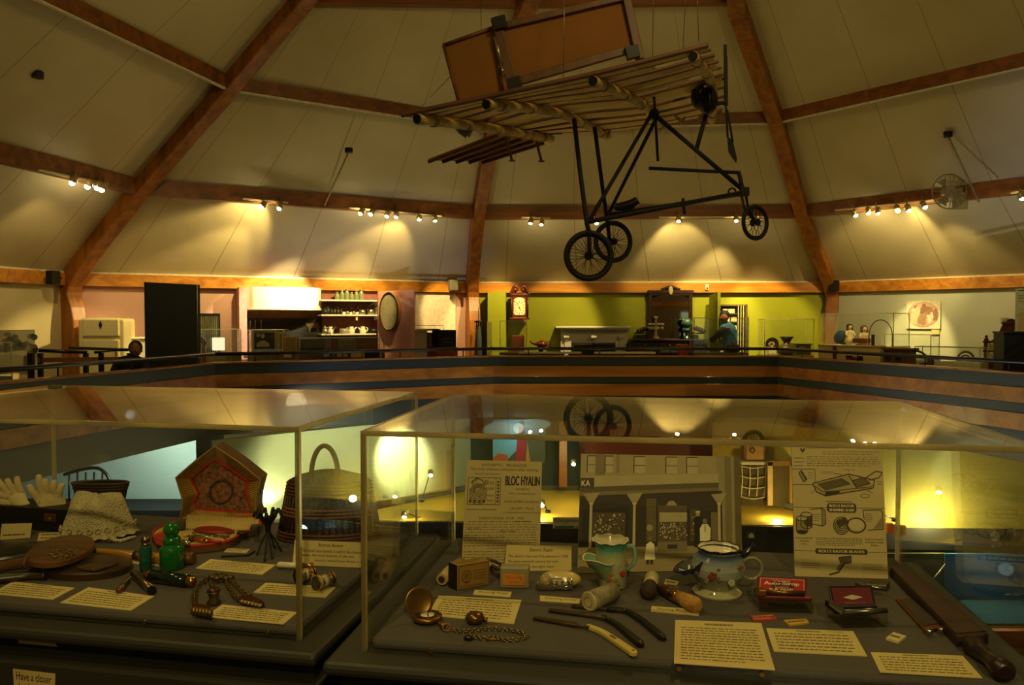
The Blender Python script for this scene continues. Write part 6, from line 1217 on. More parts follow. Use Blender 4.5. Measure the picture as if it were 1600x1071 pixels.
# lace cloth over a dark basket
lace = M('cream_lace', '#d6c894', .85, var=.08, bump=.9, bscale=260)
t = thing('fan_basket', 'dark woven tray seen behind the lace cloth', 'basket', D(150, 832)); c = D(158, 822); m = MB(); m.lathe([(.05, 0), (.06, .05), (.068, .09), (.072, .112), (.068, .112), (.05, .05), (.001, .01)], c, 28, 1.0, .35); m.mesh('body', M('dark_wicker', '#1a120a', .7, bump=.6, bscale=90), t)
m = MB(); [m.torus(c + V((0, 0, .112 - .007 * k)), .072 - .002 * k, .0035, (1, 0, 0), (0, .35, 0), 40, 6) for k in range(3)]; m.mesh('rim', M('wicker_rim', '#3a2a16', .6), t)
t = thing('lace_cloth', 'cream lace cloth with scalloped hem draped beside the gloves', 'cloth', D(155, 845)); c = D(153, 838); rings = []
n = 96
for k in range(13):
    s = k / 12; row = []
    for j in range(n):
        a = 2 * PI * j / n; fold = math.sin(a * 5 + .8) * .5 + math.sin(a * 3 + 2) * .5
        if s < .45: rr = s / .45; r = .056 * rr; z = .1 + .012 * math.cos(a * 2 + .5) * rr - .012 * rr * rr + .006 * math.sin(a * 7) * rr
        else: q_ = (s - .45) / .55; r = .056 + .018 * q_ + .016 * fold * q_ + (.006 * abs(math.sin(a * 11)) if s > .95 else 0); z = .088 * (1 - q_) + .004 * (1 + fold) * q_ + .003 - (.004 * abs(math.sin(a * 11)) if s > .95 else 0) + .02 * (1 - q_) * math.cos(a * 2 + .5) * .5
        row.append(c + V((r * math.cos(a) * 1.06, r * math.sin(a) * .8, max(.002, z + .004))))
    rings.append(row)
m = MB(); m.loft(rings, True, True); m.poly([p for p in rings[0]]); o = m.mesh('draped_cloth', lace, t)
m = MB()
for j in range(22):
    a = 2 * PI * j / 22; i = int(j * n / 22); p = rings[11][i]; d = V((math.cos(a), math.sin(a), 0)); m.torus(p + d * .004 + V((0, 0, .004)), .006, .0018, (-math.sin(a), math.cos(a), 0), (0, 0, 1), 12, 5)
m.tube([rings[12][j] for j in range(n)], .0022, 5, True); m.mesh('lace_hem', lace, t)
m = MB(); m.tube(crom([D(168, 841, .004), D(185, 846, .004), D(200, 842, .006), D(212, 839, .004)], 5), [.006 - .0002 * k for k in range(16)], 8); mono(m, 'lace_scrap', lace, 'twisted end of cream lace lying beside the draped cloth', 'lace')
t = thing('brooch', 'small dark filigree brooch lying in front of the lace cloth', 'brooch', D(173, 846)); m = MB()
for k in range(9): m.torus(D(158 + 4 * k, 844 + 2 * (k % 2), .004), .005, .0014, (1, 0, 0), (0, 1, 0), 10, 5)
m.mesh('filigree', M('dark_silver', '#5a4c30', .4, .8), t)
# carved mirrors and dark hat brush
carved = wood('carved_brown_wood', '#452c14', '#6b4722', .4, 9, 'X'); carved2 = wood('dark_carved_wood', '#24180c', '#3d2812', .35, 9, 'X')
def smooth_poly(pts, dz): 
    k = len(pts); out = []
    P3 = [D(u, v, dz) for u, v in pts]
    for i in range(k):
        p0, p1, p2, p3 = P3[i - 1], P3[i], P3[(i + 1) % k], P3[(i + 2) % k]
        for j in range(5): tt = j / 5; out.append(.5 * ((2 * p1) + (p2 - p0) * tt + (2 * p0 - 5 * p1 + 4 * p2 - p3) * tt ** 2 + (3 * p1 - p0 - 3 * p2 + p3) * tt ** 3))
    return out
def dome(m, pts, h, steps=4):
    c = sum(pts, V((0, 0, 0))) / len(pts); rings = []
    for k in range(steps + 1): a = k / steps * PI / 2; rings.append([c + (p - c) * math.cos(a) * 1.0 + V((0, 0, h * math.sin(a))) if k < steps else c + V((0, 0, h)) + (p - c) * .02 for p in pts])
    m.loft(rings, True, True); m.poly(rings[-1]); return m
t = thing('hair_brush', 'black oval brush behind the carved mirror at the picture edge', 'brush', D(20, 866)); m = MB(); pl = smooth_poly([(-20, 862), (10, 857), (45, 858), (72, 864), (66, 874), (35, 881), (-20, 886)], .004); m.prism(pl, V((0, 0, .014))); dome(m, [p + V((0, 0, .014)) for p in pl], .012); m.mesh('back', M('black_lacquer', '#070605', .25), t); m = MB(); m.prism([p - V((0, 0, .004)) for p in smooth_poly([(-16, 865), (40, 862), (62, 867), (30, 877), (-16, 881)], .004)], V((0, 0, .006))); m.mesh('bristles', M('dark_bristles', '#15100a', .9), t)
t = thing('hand_mirror', 'lower dark carved hand mirror lying flat on the grey cloth', 'hand mirror', D(130, 900)); pl = smooth_poly([(66, 898), (95, 886), (140, 878), (182, 877), (206, 884), (200, 895), (170, 904), (125, 908), (85, 906)], .001); m = MB(); m.prism(pl, V((0, 0, .012))); dome(m, [p + V((0, 0, .012)) for p in pl], .007); m.mesh('frame', carved2, t)
m = MB(); m.tube(crom([D(72, 901, .008), D(45, 901, .008), D(15, 904, .008), D(-20, 908, .008)], 5), [.009, .0085, .008, .0078, .0078, .008, .0085, .009, .0098, .0105, .011, .0115, .012, .012, .012, .011], 10); m.mesh('handle', carved2, t); m = MB(); m.prism(smooth_poly([(120, 889), (150, 881), (185, 881), (150, 892)], .019), V((0, 0, .003))); m.mesh('carving', M('worn_wood_carving', '#4a3118', .5, bump=.6, bscale=200), t)
t = thing('hand_mirror', 'upper carved brown hand mirror resting on the darker one', 'hand mirror', D(92, 882)); m = MB(); pl = smooth_poly([(38, 876), (62, 856), (95, 845), (128, 843), (147, 851), (143, 864), (118, 879), (82, 888), (50, 886)], .026); m.prism(pl, V((0, 0, .01))); dome(m, [p + V((0, 0, .01)) for p in pl], .006); m.mesh('frame', carved, t)
m = MB(); m.tube(crom([D(45, 880, .03), D(25, 882, .026), D(0, 887, .02), D(-25, 893, .016)], 5), [.012] * 16, 10); m.mesh('handle', carved, t)
m = MB()
for k in range(46):
    a = R.random() * 2 * PI; rr = R.random() ** .5; u, v = 95 + 24 * rr * math.cos(a), 863 + 9 * rr * math.sin(a) - (95 - 95) * .1; b = a + R.random() * 2; m.tube([D(u, v, .0425), D(u + 5 * math.cos(b), v + 2 * math.sin(b), .0435)], .0012, 5)
m.mesh('carved_flowers', M('pale_carving', '#7d6236', .5), t)
# amber handle
t = thing('parasol_handle', 'amber wooden handle with dark collar behind the green bottles', 'handle', D(220, 870)); amb = wood('amber_wood', '#9a6416', '#bd8426', .3, 6, 'X', .4)
m = MB(); m.tube([D(146, 861, .014), D(150, 861, .014), D(180, 864, .012), D(211, 868, .0125)], [.0055, .006, .0068, .0095], 14); m.mesh('shaft', amb, t); m = MB(); m.tube([D(211, 868, .0125), D(219, 869, .0125)], .0105, 14); m.mesh('collar', M('dark_collar', '#2c1c0c', .4), t); m = MB(); m.tube([D(219, 869, .0125), D(250, 873, .0125), D(284, 873, .0125)], [.0095, .0115, .012], 14); m.mesh('grip', amb, t); m = MB(); m.tube([D(284, 873, .0135), D(303, 873, .0135)], .0135, 14); m.mesh('end_cap', M('brown_cap', '#5e3414', .4), t)
# green bottles
gg = M('emerald_glass', '#0b7426', .06, var=.1, trans=.3, coat=.5); tg = M('blue_green_glass', '#0f5a4a', .08, trans=.3, coat=.5); dg = M('dark_green_glass', '#06200f', .06, trans=.3, coat=.6); gold = M('gold_cap', '#c09040', .25, 1)
c = D(269, 889); s = c.y / F; t = thing('perfume_bottle', 'large emerald green glass bottle with round stopper', 'bottle', c)
m = MB(); m.lathe([(16 * s, 0), (18.5 * s, 2 * s), (18.5 * s, 31 * s), (17.8 * s, 34 * s), (14.5 * s, 37 * s), (12.6 * s, 39 * s), (12.4 * s, 41 * s), (13.6 * s, 43 * s), (13.6 * s, 48 * s), (11.5 * s, 50.5 * s), (9 * s, 51.5 * s)], (0, 0, 0), 8 * 4); m.mesh('bottle', gg, t, world=False)
m = MB(); m.lathe([(8.5 * s, 51.5 * s), (8.5 * s, 53 * s), (10 * s, 55 * s)], (0, 0, 0), 20); m.ball((0, 0, 62.5 * s), 12.6 * s, (1, 1, .88), 24, 14); m.mesh('stopper', gg, t, world=False)
c = D(228, 893); s = c.y / F; t = thing('scent_bottle', 'small upright blue green bottle with silver ball stopper', 'bottle', c)
m = MB(); m.lathe([(8.5 * s, 0), (9.3 * s, 1.5 * s), (9.3 * s, 38 * s), (7 * s, 41 * s)], (0, 0, 0), 6 * 4); m.mesh('bottle', tg, t, world=False); m = MB(); m.lathe([(6 * s, 41 * s), (6.5 * s, 43 * s), (5 * s, 46 * s)], (0, 0, 0), 18); m.ball((0, 0, 50 * s), 7.2 * s, (1, 1, .85), 16, 10); m.mesh('stopper', M('tarnished_silver', '#8a7650', .3, 1), t, world=False)
t = thing('scent_flask', 'dark green glass scent flask with two gold caps lying down', 'bottle', D(267, 904)); a, b = D(237, 900, .0135), D(293, 908, .0135); m = MB(); m.tube([a, b], .0132, 8); m.mesh('flask', dg, t)
for p, q_ in ((a, b), (b, a)):
    d = (p - q_).normalized(); m = MB(); m.tube([p, p + d * .004, p + d * .008, p + d * .013, p + d * .018], [.009, .0108, .0085, .0115, .006], 16); m.mesh('gold_cap', gold, t)
t = thing('scent_vial', 'tiny glass vial with reddish tip before the hand mirrors', 'vial', D(193, 912)); m = MB(); m.tube([D(201, 905, .008), D(192, 915, .006), D(187, 924, .006)], [.004, .0062, .005], 12); m.mesh('body', M('smoky_glass', '#5e4e2c', .1, .4), t); m = MB(); m.ball(D(186, 923, .007), .0062, n=12, m=8); m.mesh('tip', M('reddish_stone', '#5e2314', .2), t); m = MB(); m.torus(D(202, 904, .008), .004, .001, (1, 0, 0), (0, 0, 1), 14, 5); m.mesh('ring', steel, t)
t = thing('silver_tube', 'worn silver tube with dark end lying before the scent flask', 'tube', D(225, 910)); a, b = D(209, 897, .009), D(236, 922, .009); m = MB(); m.tube([a, b], .0078, 14); m.mesh('tube', M('tarnished_silver', '#8a7650', .3, 1), t); d = (b - a).normalized(); m = MB(); m.tube([b, b + d * .007], [.0082, .0085], 14); m.mesh('end_cap', M('dark_cap', '#231a10', .3, .5), t)
# ---------- manicure box
t = thing('manicure_box', 'open shaped manicure box lined in gold cloth with red braid', 'box', D(330, 850))
YL = D(340, 826).y
pleat = wood('pleated_gold_cloth', '#7d6020', '#c4a04a', .6, 5, 'Z'); braid = M('red_braid', '#b0261a', .7, bump=.6, bscale=300); tapestry = M('brown_tapestry', '#7a5030', .85, var=.7, scale=95, bump=.4, bscale=150); boxw = wood('box_edge_brown', '#4a2a10', '#6a431c', .5, 5, 'X')
rim = [(335.5, 698), (372, 722), (407, 750), (400, 778), (399, 795), (403, 812), (340, 816), (280, 812), (285, 796), (285, 778), (275, 747), (304, 722)]
pan = [(336, 717), (363, 734), (389, 752), (386, 770), (391, 787), (396, 802), (352, 799), (310, 795), (303, 785), (311, 770), (299, 748), (317, 732)]
lean = lambda v: YL + .02 + (812 - v) * .00022
fr = [P(u, v, lean(v)) for u, v in rim]; bk = [P(u, v, lean(v) + .05) for u, v in pan]; ob = [p + V((0, .058, .004)) for p in fr]
m = MB(); n = len(rim)
for i in range(n): j = (i + 1) % n; m.add([fr[i], fr[j], ob[j], ob[i]], [(0, 1, 2, 3)])
m.poly(ob); lid = m.mesh('lid', boxw, t, recalc=True)
m = MB()
for i in range(n):
    j = (i + 1) % n; k = 8
    for a in range(k):
        s0, s1 = a / k, (a + .5) / k, ; s2 = (a + 1) / k
        p0, p1, p2 = fr[i].lerp(fr[j], s0), fr[i].lerp(fr[j], s1) + V((0, 0, 0)), fr[i].lerp(fr[j], s2); q0, q1, q2 = bk[i].lerp(bk[j], s0), bk[i].lerp(bk[j], s1), bk[i].lerp(bk[j], s2)
        cc = V((.0, 0.0, 0)); mid = (p1 + q1) / 2; off = (sum(fr, V()) / n - mid).normalized() * .0025
        m.add([p0, p1 + off, p2, q2, q1 + off, q0], [(0, 1, 4, 5), (1, 2, 3, 4)])
m.mesh('pleated_lining', pleat, lid, recalc=False)
m = MB(); m.poly(bk); cn = sum(bk, V()) / n; mn = MB(); m.mesh('tapestry_panel', tapestry, lid)
m = MB(); m.tube([p - V((0, .004, 0)) for p in bk], .0045, 8, True); m.mesh('red_braid', braid, lid)
m = MB(); m.tube([p for p in fr], .0028, 6, True); m.mesh('rim_cord', M('gold_cord', '#8c6a28', .6), lid)
m = MB(); c0 = cn - V((0, .003, .004))
m.torus(c0, .03, .003, (1, 0, .1), (0, .1, 1), 28, 6); [m.ball(c0 + V((.03 * math.cos(k * .9), -.001, .03 * math.sin(k * .9))), .004, (1, .3, 1), 8, 6) for k in range(7)]; m.mesh('floral_wreath', M('wreath_threads', '#4e3820', .9, var=.6, scale=120), lid)
tray = [(283, 824), (262, 830), (243, 838), (238, 848), (252, 858), (275, 864), (305, 865), (345, 860), (366, 853), (382, 842), (405, 834), (408, 824), (400, 818), (340, 820)]
pl = smooth_poly(tray, .002); m = MB(); m.prism(pl, V((0, 0, .014))); tr = m.mesh('tray', boxw, t)
cc = sum(pl, V()) / len(pl); m = MB(); m.prism([cc + (p - cc) * .955 + V((0, 0, .014)) for p in pl], V((0, 0, .002))); m.mesh('lining', M('pale_gold_lining', '#b89c52', .7), tr)
m = MB(); m.tube([cc + (p - cc) * .985 + V((0, 0, .0165)) for p in pl], .0036, 6, True); m.mesh('red_braid', braid, tr)
m = MB(); m.prism(smooth_poly([(241, 838), (262, 832), (262, 850), (246, 852)], .0165), V((0, 0, .0025))); m.mesh('red_corner', M('red_satin', '#a32612', .45), tr)
m = MB(); a, b = P(293, 806, YL - .002), P(397, 811, YL + .004); k = 30
for i in range(k):
    s0, s1, s2 = i / k, (i + .5) / k, (i + 1) / k; f = lambda s, dz: a.lerp(b, s) + V((0, 0, dz)); g = lambda s: D(288 + 114 * s, 828 + 3 * s, .018)
    m.add([f(s0, 0), f(s1, .004), f(s2, 0), g(s2), g(s1) + V((0, 0, .004)), g(s0)], [(0, 1, 4, 5), (1, 2, 3, 4)])
m.mesh('ruffled_hinge_cloth', M('cream_ruffle', '#c7b06a', .7), t, recalc=False)
ZTR = .019
def on_tray(name, label, cat, build, mat): m = MB(); build(m); return mono(m, name, mat, label, cat, 'manicure tools on the gold tray')
t = thing('nail_buffer', 'long red oval nail buffer at the back of the manicure tray', 'buffer', D(335, 832, ZTR)); pl = smooth_poly([(303, 830), (318, 826), (345, 827), (366, 832), (352, 836), (320, 835)], ZTR); m = MB(); m.prism(pl, V((0, 0, .004))); dome(m, [p + V((0, 0, .004)) for p in pl], .006); m.mesh('pad', M('red_buffer_leather', '#8a1e10', .5), t); m = MB(); m.tube(pl, .0015, 5, True); m.mesh('rim', steel, t)
t = thing('manicure_stick', 'red handled manicure tool with gold band in the tray', 'tool', D(322, 846, ZTR)); m = MB(); m.tube([D(302, 843, ZTR + .005), D(320, 846, ZTR + .005)], [.003, .005], 10); m.tube([D(325, 846, ZTR + .005), D(345, 847, ZTR + .005)], [.005, .003], 10); m.mesh('handle', M('red_handle', '#a8300f', .4), t); m = MB(); m.tube([D(319, 846, ZTR + .005), D(326, 846.5, ZTR + .005)], .0058, 12); m.mesh('band', gold, t)
t = thing('scissors', 'small silver scissors lying across the manicure tray', 'scissors', D(318, 838, ZTR))
for k in (-1, 1): m = MB(); m.tube([D(303, 838 + k, ZTR + .004), D(318, 838.5, ZTR + .004), D(333, 840 - k, ZTR + .004)], [.0025, .003, .001], 8); m.torus(D(299, 837.5 + 1.7 * k, ZTR + .004), .005, .0013, (1, 0, 0), (0, 1, 0), 14, 5); m.mesh('blade', chrome, t)
t = thing('nail_file', 'slim silver file beside the scissors in the manicure tray', 'file', D(335, 839, ZTR)); m = MB(); m.bar(D(322, 836, ZTR + .003), D(345, 838, ZTR + .003), .006, .003); m.mesh('blade', chrome, t); m = MB(); m.tube([D(345, 838, ZTR + .004), D(358, 838, ZTR + .004)], [.003, .004], 8); m.mesh('handle', M('horn_handle', '#6a4a22', .4), t)
on_tray('silver_capsule', 'shiny silver capsule at the near end of the manicure tray', 'capsule', lambda m: m.tube([D(281, 848, ZTR + .007), D(284, 848, ZTR + .007), D(294, 850, ZTR + .007), D(297, 850, ZTR + .007)], [.003, .007, .007, .003], 12), chrome)
on_tray('powder_cap', 'dark little domed cap beside the silver capsule', 'cap', lambda m: m.lathe([(.007, 0), (.007, .006), (.005, .011), (.001, .013)], D(299, 846, ZTR), 14), M('dark_brown_cap', '#2e1c0e', .4))
on_tray('polish_pot', 'dark oval pot at the far end of the manicure tray', 'pot', lambda m: m.lathe([(.011, 0), (.0125, .003), (.011, .006), (.001, .007)], D(378, 835, ZTR), 18), M('dark_brown_cap', '#2e1c0e', .4))
for k in range(4): on_tray('manicure_pin', ['tiny pin lying by the scissors loops', 'tiny pin lying beyond the red stick', 'tiny pin nearest the red corner of the tray', 'tiny pin nearest the ruffled hinge cloth'][k], 'pin', lambda m, k=k: m.tube([D((287, 350, 270, 300)[k], (839, 842, 845, 833)[k], ZTR + .002), D((296, 357, 280, 306)[k], (837, 843, 846, 833)[k], ZTR + .002)], .0016, 6), brass)
for u, v, l in ((283, 828, 'small grey ribbed block at the hinge end near the emerald bottle'), (399, 836, 'small grey ribbed block at the hinge end near the black tripod')):
    c = D(u, v, .018); t = thing('grey_block', l, 'block', c); m = MB(); m.box(c + V((0, 0, .012)), (.02, .02, .024), .3); m.mesh('block', M('grey_block', '#3d3a36', .7), t, bevel=.003); m = MB(); [m.box(c + V((-.008 + .004 * k, -.0106, .012)), (.0014, .002, .022), .0) for k in range(5)]; m.mesh('ribs', M('grey_rib', '#5a564e', .6), t)
# ---------- black tripod
t = thing('tripod_stand', 'small black metal tripod with a ring of hooks by the wicker basket', 'stand', D(420, 868)); c = D(419, 866); H = P(419, 797, c.y).z - ZD
for u, v in ((401, 868), (413, 878), (425, 874), (440, 862), (430, 858)): m = MB(); m.tube(crom([c + V((0, 0, H * .55)), c.lerp(D(u, v), .5) + V((0, 0, H * .3)), D(u, v, .002)], 4), .0022, 6); m.mesh('leg', blk, t)
m = MB(); m.tube([c + V((0, 0, H * .5)), c + V((0, 0, H * .85))], [.006, .009], 10); m.mesh('column', blk, t)
for k in range(9): a = 2 * PI * k / 9; d = V((math.cos(a), math.sin(a), 0)); m = MB(); m.tube(crom([c + V((0, 0, H * .6)), c + d * .014 + V((0, 0, H * .8)), c + d * .024 + V((0, 0, H * .98)), c + d * .03 + V((0, 0, H * .9))], 4), .0034, 6); m.ball(c + d * .03 + V((0, 0, H * .9)), .004, n=8, m=6); m.mesh('hook', blk, t)
m = MB(); m.tube([D(346, 870, .003), D(388, 868, .003), D(398, 862, .004)], .002, 6); mono(m, 'metal_rod', blk, 'thin black rod lying on the cloth by the tripod feet', 'rod')
# ---------- wicker basket
wick = M('dark_brown_wicker', '#2e1a0c', .55, var=.35, scale=60, bump=.5, bscale=120); wick2 = M('brown_wicker_band', '#54301a', .5, var=.3, scale=70)
c = D(515, 839); t = thing('wicker_basket', 'dark oval wicker basket with lid and arched handle', 'basket', c); A0, A1, B0, B1, hh = .125, .098, .072, .056, .142
def orng(z, k=1.0): s = z / hh; return [c + V(((A0 * (1 - s) + A1 * s) * k * math.cos(2 * PI * j / 48), (B0 * (1 - s) + B1 * s) * k * math.sin(2 * PI * j / 48), z)) for j in range(48)]
m = MB(); m.loft([orng(.002), orng(.05), orng(.1), orng(hh)], True); m.mesh('body', wick, t)
m = MB(); [m.tube(orng(z, 1.015), .0036, 6, True) for z in (.004, .012, .02, .112, .12, .128, .136)]; m.mesh('rim_bands', wick2, t)
m = MB(); [m.tube(orng(z, 1.01), .004, 6, True) for z in (.062, .07, .078)]; m.mesh('middle_band', M('tan_wicker_band', '#6a4020', .5), t)
m = MB()
for j in range(0, 48):
    a, b = orng(.024, 1.012)[j], orng(.108, 1.012)[j]; m.tube([a, b], .0032, 5)
m.mesh('upright_canes', wick, t)
m = MB(); m.loft([[p + V((0, 0, .0)) for p in orng(hh)], [c + (p - c) * .8 + V((0, 0, hh * .2 + .01)) for p in orng(hh)], [c + V((0, 0, hh + .022)) + (p - c - V((0, 0, hh))) * .35 for p in orng(hh)], [c + V((0, 0, hh + .026)) + (p - c - V((0, 0, hh))) * .02 for p in orng(hh)]], True); m.mesh('lid', wick, t)
m = MB(); hp = [c + V((.032 * math.cos(PI * k / 16), -.045 + .0 * k, hh - .07 + .085 + .075 * math.sin(PI * k / 16))) for k in range(17)]; m.tube([hp[0] - V((0, .002, .09))] + hp + [hp[-1] - V((0, .002, .09))], .006, 10); m.mesh('handle', wick2, t)
# ---------- opera glasses
enw = M('white_enamel_gilt', '#d5cba4', .3, var=.1, scale=80); t = thing('opera_glasses', 'white and gilt opera glasses with long white handle', 'opera glasses', D(478, 905))
def barrel(a, b, nm):
    m = MB(); m.tube([a, a.lerp(b, .28)], [.0155, .0135], 18); m.tube([a.lerp(b, .3), a.lerp(b, .7)], [.0125, .0118], 18); o = m.mesh(nm, enw, t)
    m = MB()
    for s, r in ((0, .0165), (.27, .0145), (.72, .0128), (.82, .013), (1, .0125)): m.tube([a.lerp(b, s), a.lerp(b, s + .07)], r, 18)
    m.mesh('gilt_ring', gold, o); m = MB(); m.cyl(a - (b - a).normalized() * .0003, a - (b - a).normalized() * .001, .014); m.mesh('lens', M('dark_lens_glass', '#0d0b0a', .05), o)
barrel(D(493, 912, .0165), D(518, 904, .0165), 'barrel'); barrel(D(465, 902, .0165), D(488, 895, .0165), 'barrel')
m = MB(); m.tube([D(490, 902, .022), D(484, 894, .022)], .004, 8); m.mesh('bridge', gold, t)
m = MB(); m.tube([D(434, 883, .008), D(437, 883, .01), D(450, 883.5, .011), D(466, 884, .012)], [.004, .0068, .0062, .006], 14); hd = m.mesh('handle', enw, t); m = MB(); m.tube([D(466, 884, .012), D(470, 884, .013), D(474, 884, .014), D(480, 885, .016), D(488, 884, .018)], [.0062, .004, .0062, .0042, .0065], 12); m.mesh('gilt_joint', gold, hd)
# ---------- chatelaine
bronze = M('bronze_chain', '#6e5426', .4, .8)
def chain(m, pts, r=.0045, w=.0013, step=.0065):
    c_ = crom(pts, 10); L = 0; last = c_[0]; i = 0
    for p, q_ in zip(c_[:-1], c_[1:]):
        if (p - last).length >= step:
            d = (q_ - p).normalized(); sd = d.cross(V((0, 0, 1))).normalized(); m.torus(p, r, w, d * 1.25, sd if i % 2 else V((0, 0, 1)), 10, 5); last = p; i += 1
t = thing('chatelaine', 'bronze chatelaine chain with three pendants on the grey cloth', 'jewellery', D(345, 925))
m = MB(); chain(m, [D(305, 950, .006), D(304, 930, .006), D(312, 913, .007), D(330, 902, .008), D(345, 899, .008), D(358, 904, .008), D(370, 916, .007), D(384, 929, .006), D(395, 934, .005)], .0048, .0013); m.mesh('chain', bronze, t)
m = MB(); chain(m, [D(352, 908, .006), D(360, 922, .006), D(368, 934, .006), D(376, 938, .006)]); chain(m, [D(328, 908, .006), D(333, 920, .006), D(336, 930, .006)]); m.mesh('side_chain', bronze, t)
m = MB(); [m.ball(D(332 + 7 * k, 902 + 2 * (k % 2), .011), .009, (1, .8, .6), 10, 6) for k in range(5)]; m.mesh('filigree_bow', M('filigree_bronze', '#5a4a26', .45, .7, var=.5, scale=200), t)
m = MB(); m.prism([D(300, 962, .001), D(328, 966, .001), D(329, 956, .001), D(302, 952, .001)], V((0, 0, .012))); pb = m.mesh('red_purse', M('dark_red_stone', '#3f150b', .3), t, bevel=.002); m = MB(); [m.ball(D(303 + 5 * k, 956 + .6 * k, .014), .006, (1, 1, 1.3), 8, 6) for k in range(6)]; m.mesh('filigree_cap', bronze, pb)
m = MB(); m.lathe([(.012, .001), (.013, .004), (.008, .012), (.01, .02), (.013, .026)], D(334, 945), 14); sl = m.mesh('seal', M('filigree_bronze', '#5a4a26', .45, .7), t); m = MB(); m.lathe([(.0125, .026), (.009, .031), (.001, .032)], D(334, 945), 14); m.mesh('red_stone', M('dark_red_stone', '#3f150b', .3), sl)
m = MB(); pl = smooth_poly([(374, 938), (390, 936), (412, 946), (408, 950), (390, 948), (375, 943)], .002); m.prism(pl, V((0, 0, .007))); nb = m.mesh('needle_case', M('dark_red_stone', '#3f150b', .3), t); m = MB(); [m.ball(D(378 + 5.5 * k, 940 + 1.3 * k, .01), .0055, (1, .8, .6), 8, 6) for k in range(6)]; m.mesh('filigree_cap', M('silver_filigree', '#8d7c50', .35, .8), nb)

# ================================================================== SECOND CASE CONTENTS
bone = M('cream_bone', '#b09458', .5, var=.08); cord_m = M('brown_flex', '#4a3116', .6)
t = thing('razor_plug', 'cream tubular razor plug lying behind the patterned box', 'plug', D(703, 897)); a, b = D(690, 906, .0145), D(720, 882, .0145); m = MB(); m.tube([a, a.lerp(b, .3), a.lerp(b, .32), b], [.0115, .0125, .0145, .0145], 18); m.mesh('body', bone, t); m = MB(); d = (a - b).normalized(); m.cyl(a + d * .0004, a + d * .0012, .007, n=14); m.mesh('socket', M('socket_dark', '#2a1a0c', .8), t)
t = thing('coiled_flex', 'coiled brown electric cord behind the patterned box', 'cord', D(770, 885)); m = MB(); m.tube(crom([D(720, 884, .015), D(735, 880, .02), D(752, 876, .035), D(768, 876, .036), D(785, 884, .02), D(800, 892, .008), D(782, 899, .006), D(768, 892, .014), D(770, 884, .03), D(778, 890, .02), D(800, 886, .02), D(812, 886, .02), D(824, 894, .01)], 8), .0034, 8); m.mesh('flex', cord_m, t)
t = thing('blade_box', 'mustard printed cardboard box with black end beside the cord', 'box', D(735, 920)); a, b = D(714.7, 924), D(765, 915); dv = (D(701.5, 918) - a); dv = dv * 1.0; hbx = P(714, 884, a.y).z - ZD
m = MB(); m.prism([a, b, b + dv, a + dv], V((0, 0, hbx))); m.mesh('box', M('mustard_card', '#8a6a24', .7), t, bevel=.001); m = MB(); nn = (a - b).normalized(); e0 = a + nn * .0006; m.prism([e0, e0 + dv, e0 + dv + V((0, 0, hbx)), e0 + V((0, 0, hbx))], nn * .0004); m.mesh('black_end', blackbox, t)
q = Sheet(a, b, b + V((0, 0, hbx)), a + V((0, 0, hbx))); q.line([(.04, .05), (.96, .05), (.96, .95), (.04, .95)], .02, '#5a3d12', 2, True); q.ring(.28, .5, .13, .24, .03, '#5e4014'); q.ell(.28, .52, .07, .14, '#6e4c18', 2); q.line([(.2, .3), (.36, .3)], .03, '#553810', 3); q.words(.48, .3, .9, .75, 4, '#6a4816', 2, .5); q.words(.1, .08, .9, .18, 1, '#5e4014', 2, .5); q.finish(t, 'printed_design')
q = Sheet(a + V((0, 0, hbx)), b + V((0, 0, hbx)), b + dv + V((0, 0, hbx)), a + dv + V((0, 0, hbx))); q.words(.1, .2, .9, .8, 2, '#6a4816', 1, .5); q.finish(t, 'top_print')
t = thing('soap_container', 'frosted soap container with orange label standing upright', 'container', D(803, 920)); a, b = D(781, 920.5), D(827, 921); hs = P(804, 886, a.y).z - ZD; m = MB(); m.prism([a, b, b + V((.002, .024, 0)), a + V((.002, .024, 0))], V((0, 0, hs))); m.mesh('body', M('frosted_plastic', '#a89a72', .35, trans=.35), t, bevel=.004)
q = Sheet(a - V((0, .0012, 0)), b - V((0, .0012, 0)), b + V((0, -.0012, hs)), a + V((0, -.0012, hs))); q.rect(.1, .18, .85, .7, '#c07a22', 1); q.text('Shaving', .2, .45, .75, .6, '#a35a18', 2); q.text('Soap', .3, .26, .65, .4, '#a35a18', 2); q.line([(.6, .7), (.85, .2)], .02, '#8f5414', 2); q.finish(t, 'orange_label')
# electric razor
t = thing('electric_razor', 'cream electric razor with chrome shaving head', 'razor', D(873, 908)); c = D(876, 905, .018); m = MB(); m.ball(c, .04, (1.02, .5, .42), 28, 16, Matrix.Rotation(-.1, 3, 'Z')); m.mesh('body', M('cream_bakelite', '#c2ab68', .3, coat=.3), t)
m = MB(); m.ball(c + V((-.03, -.008, -.001)), .016, (.8, 1, .85), 14, 10); m.mesh('grille_end', M('grille_cream', '#9c8650', .5, var=.5, scale=260), t); 
for du, r in ((-.014, .0085), (.008, .0105)): m = MB(); cc = c + V((du, -.02, -.003)); [m.torus(cc + V((0, -.0015 * k, 0)), r - .0026 * k, .0018, (1, 0, 0), (0, .1, 1), 20, 6) for k in range(3)]; m.cyl(cc, cc + V((0, .01, 0)), r); m.mesh('cutter_head', chrome, t)
m = MB(); m.box(c + V((.0, -.017, -.004)), (.045, .01, .022)); m.mesh('chrome_plate', chrome, t, bevel=.003)
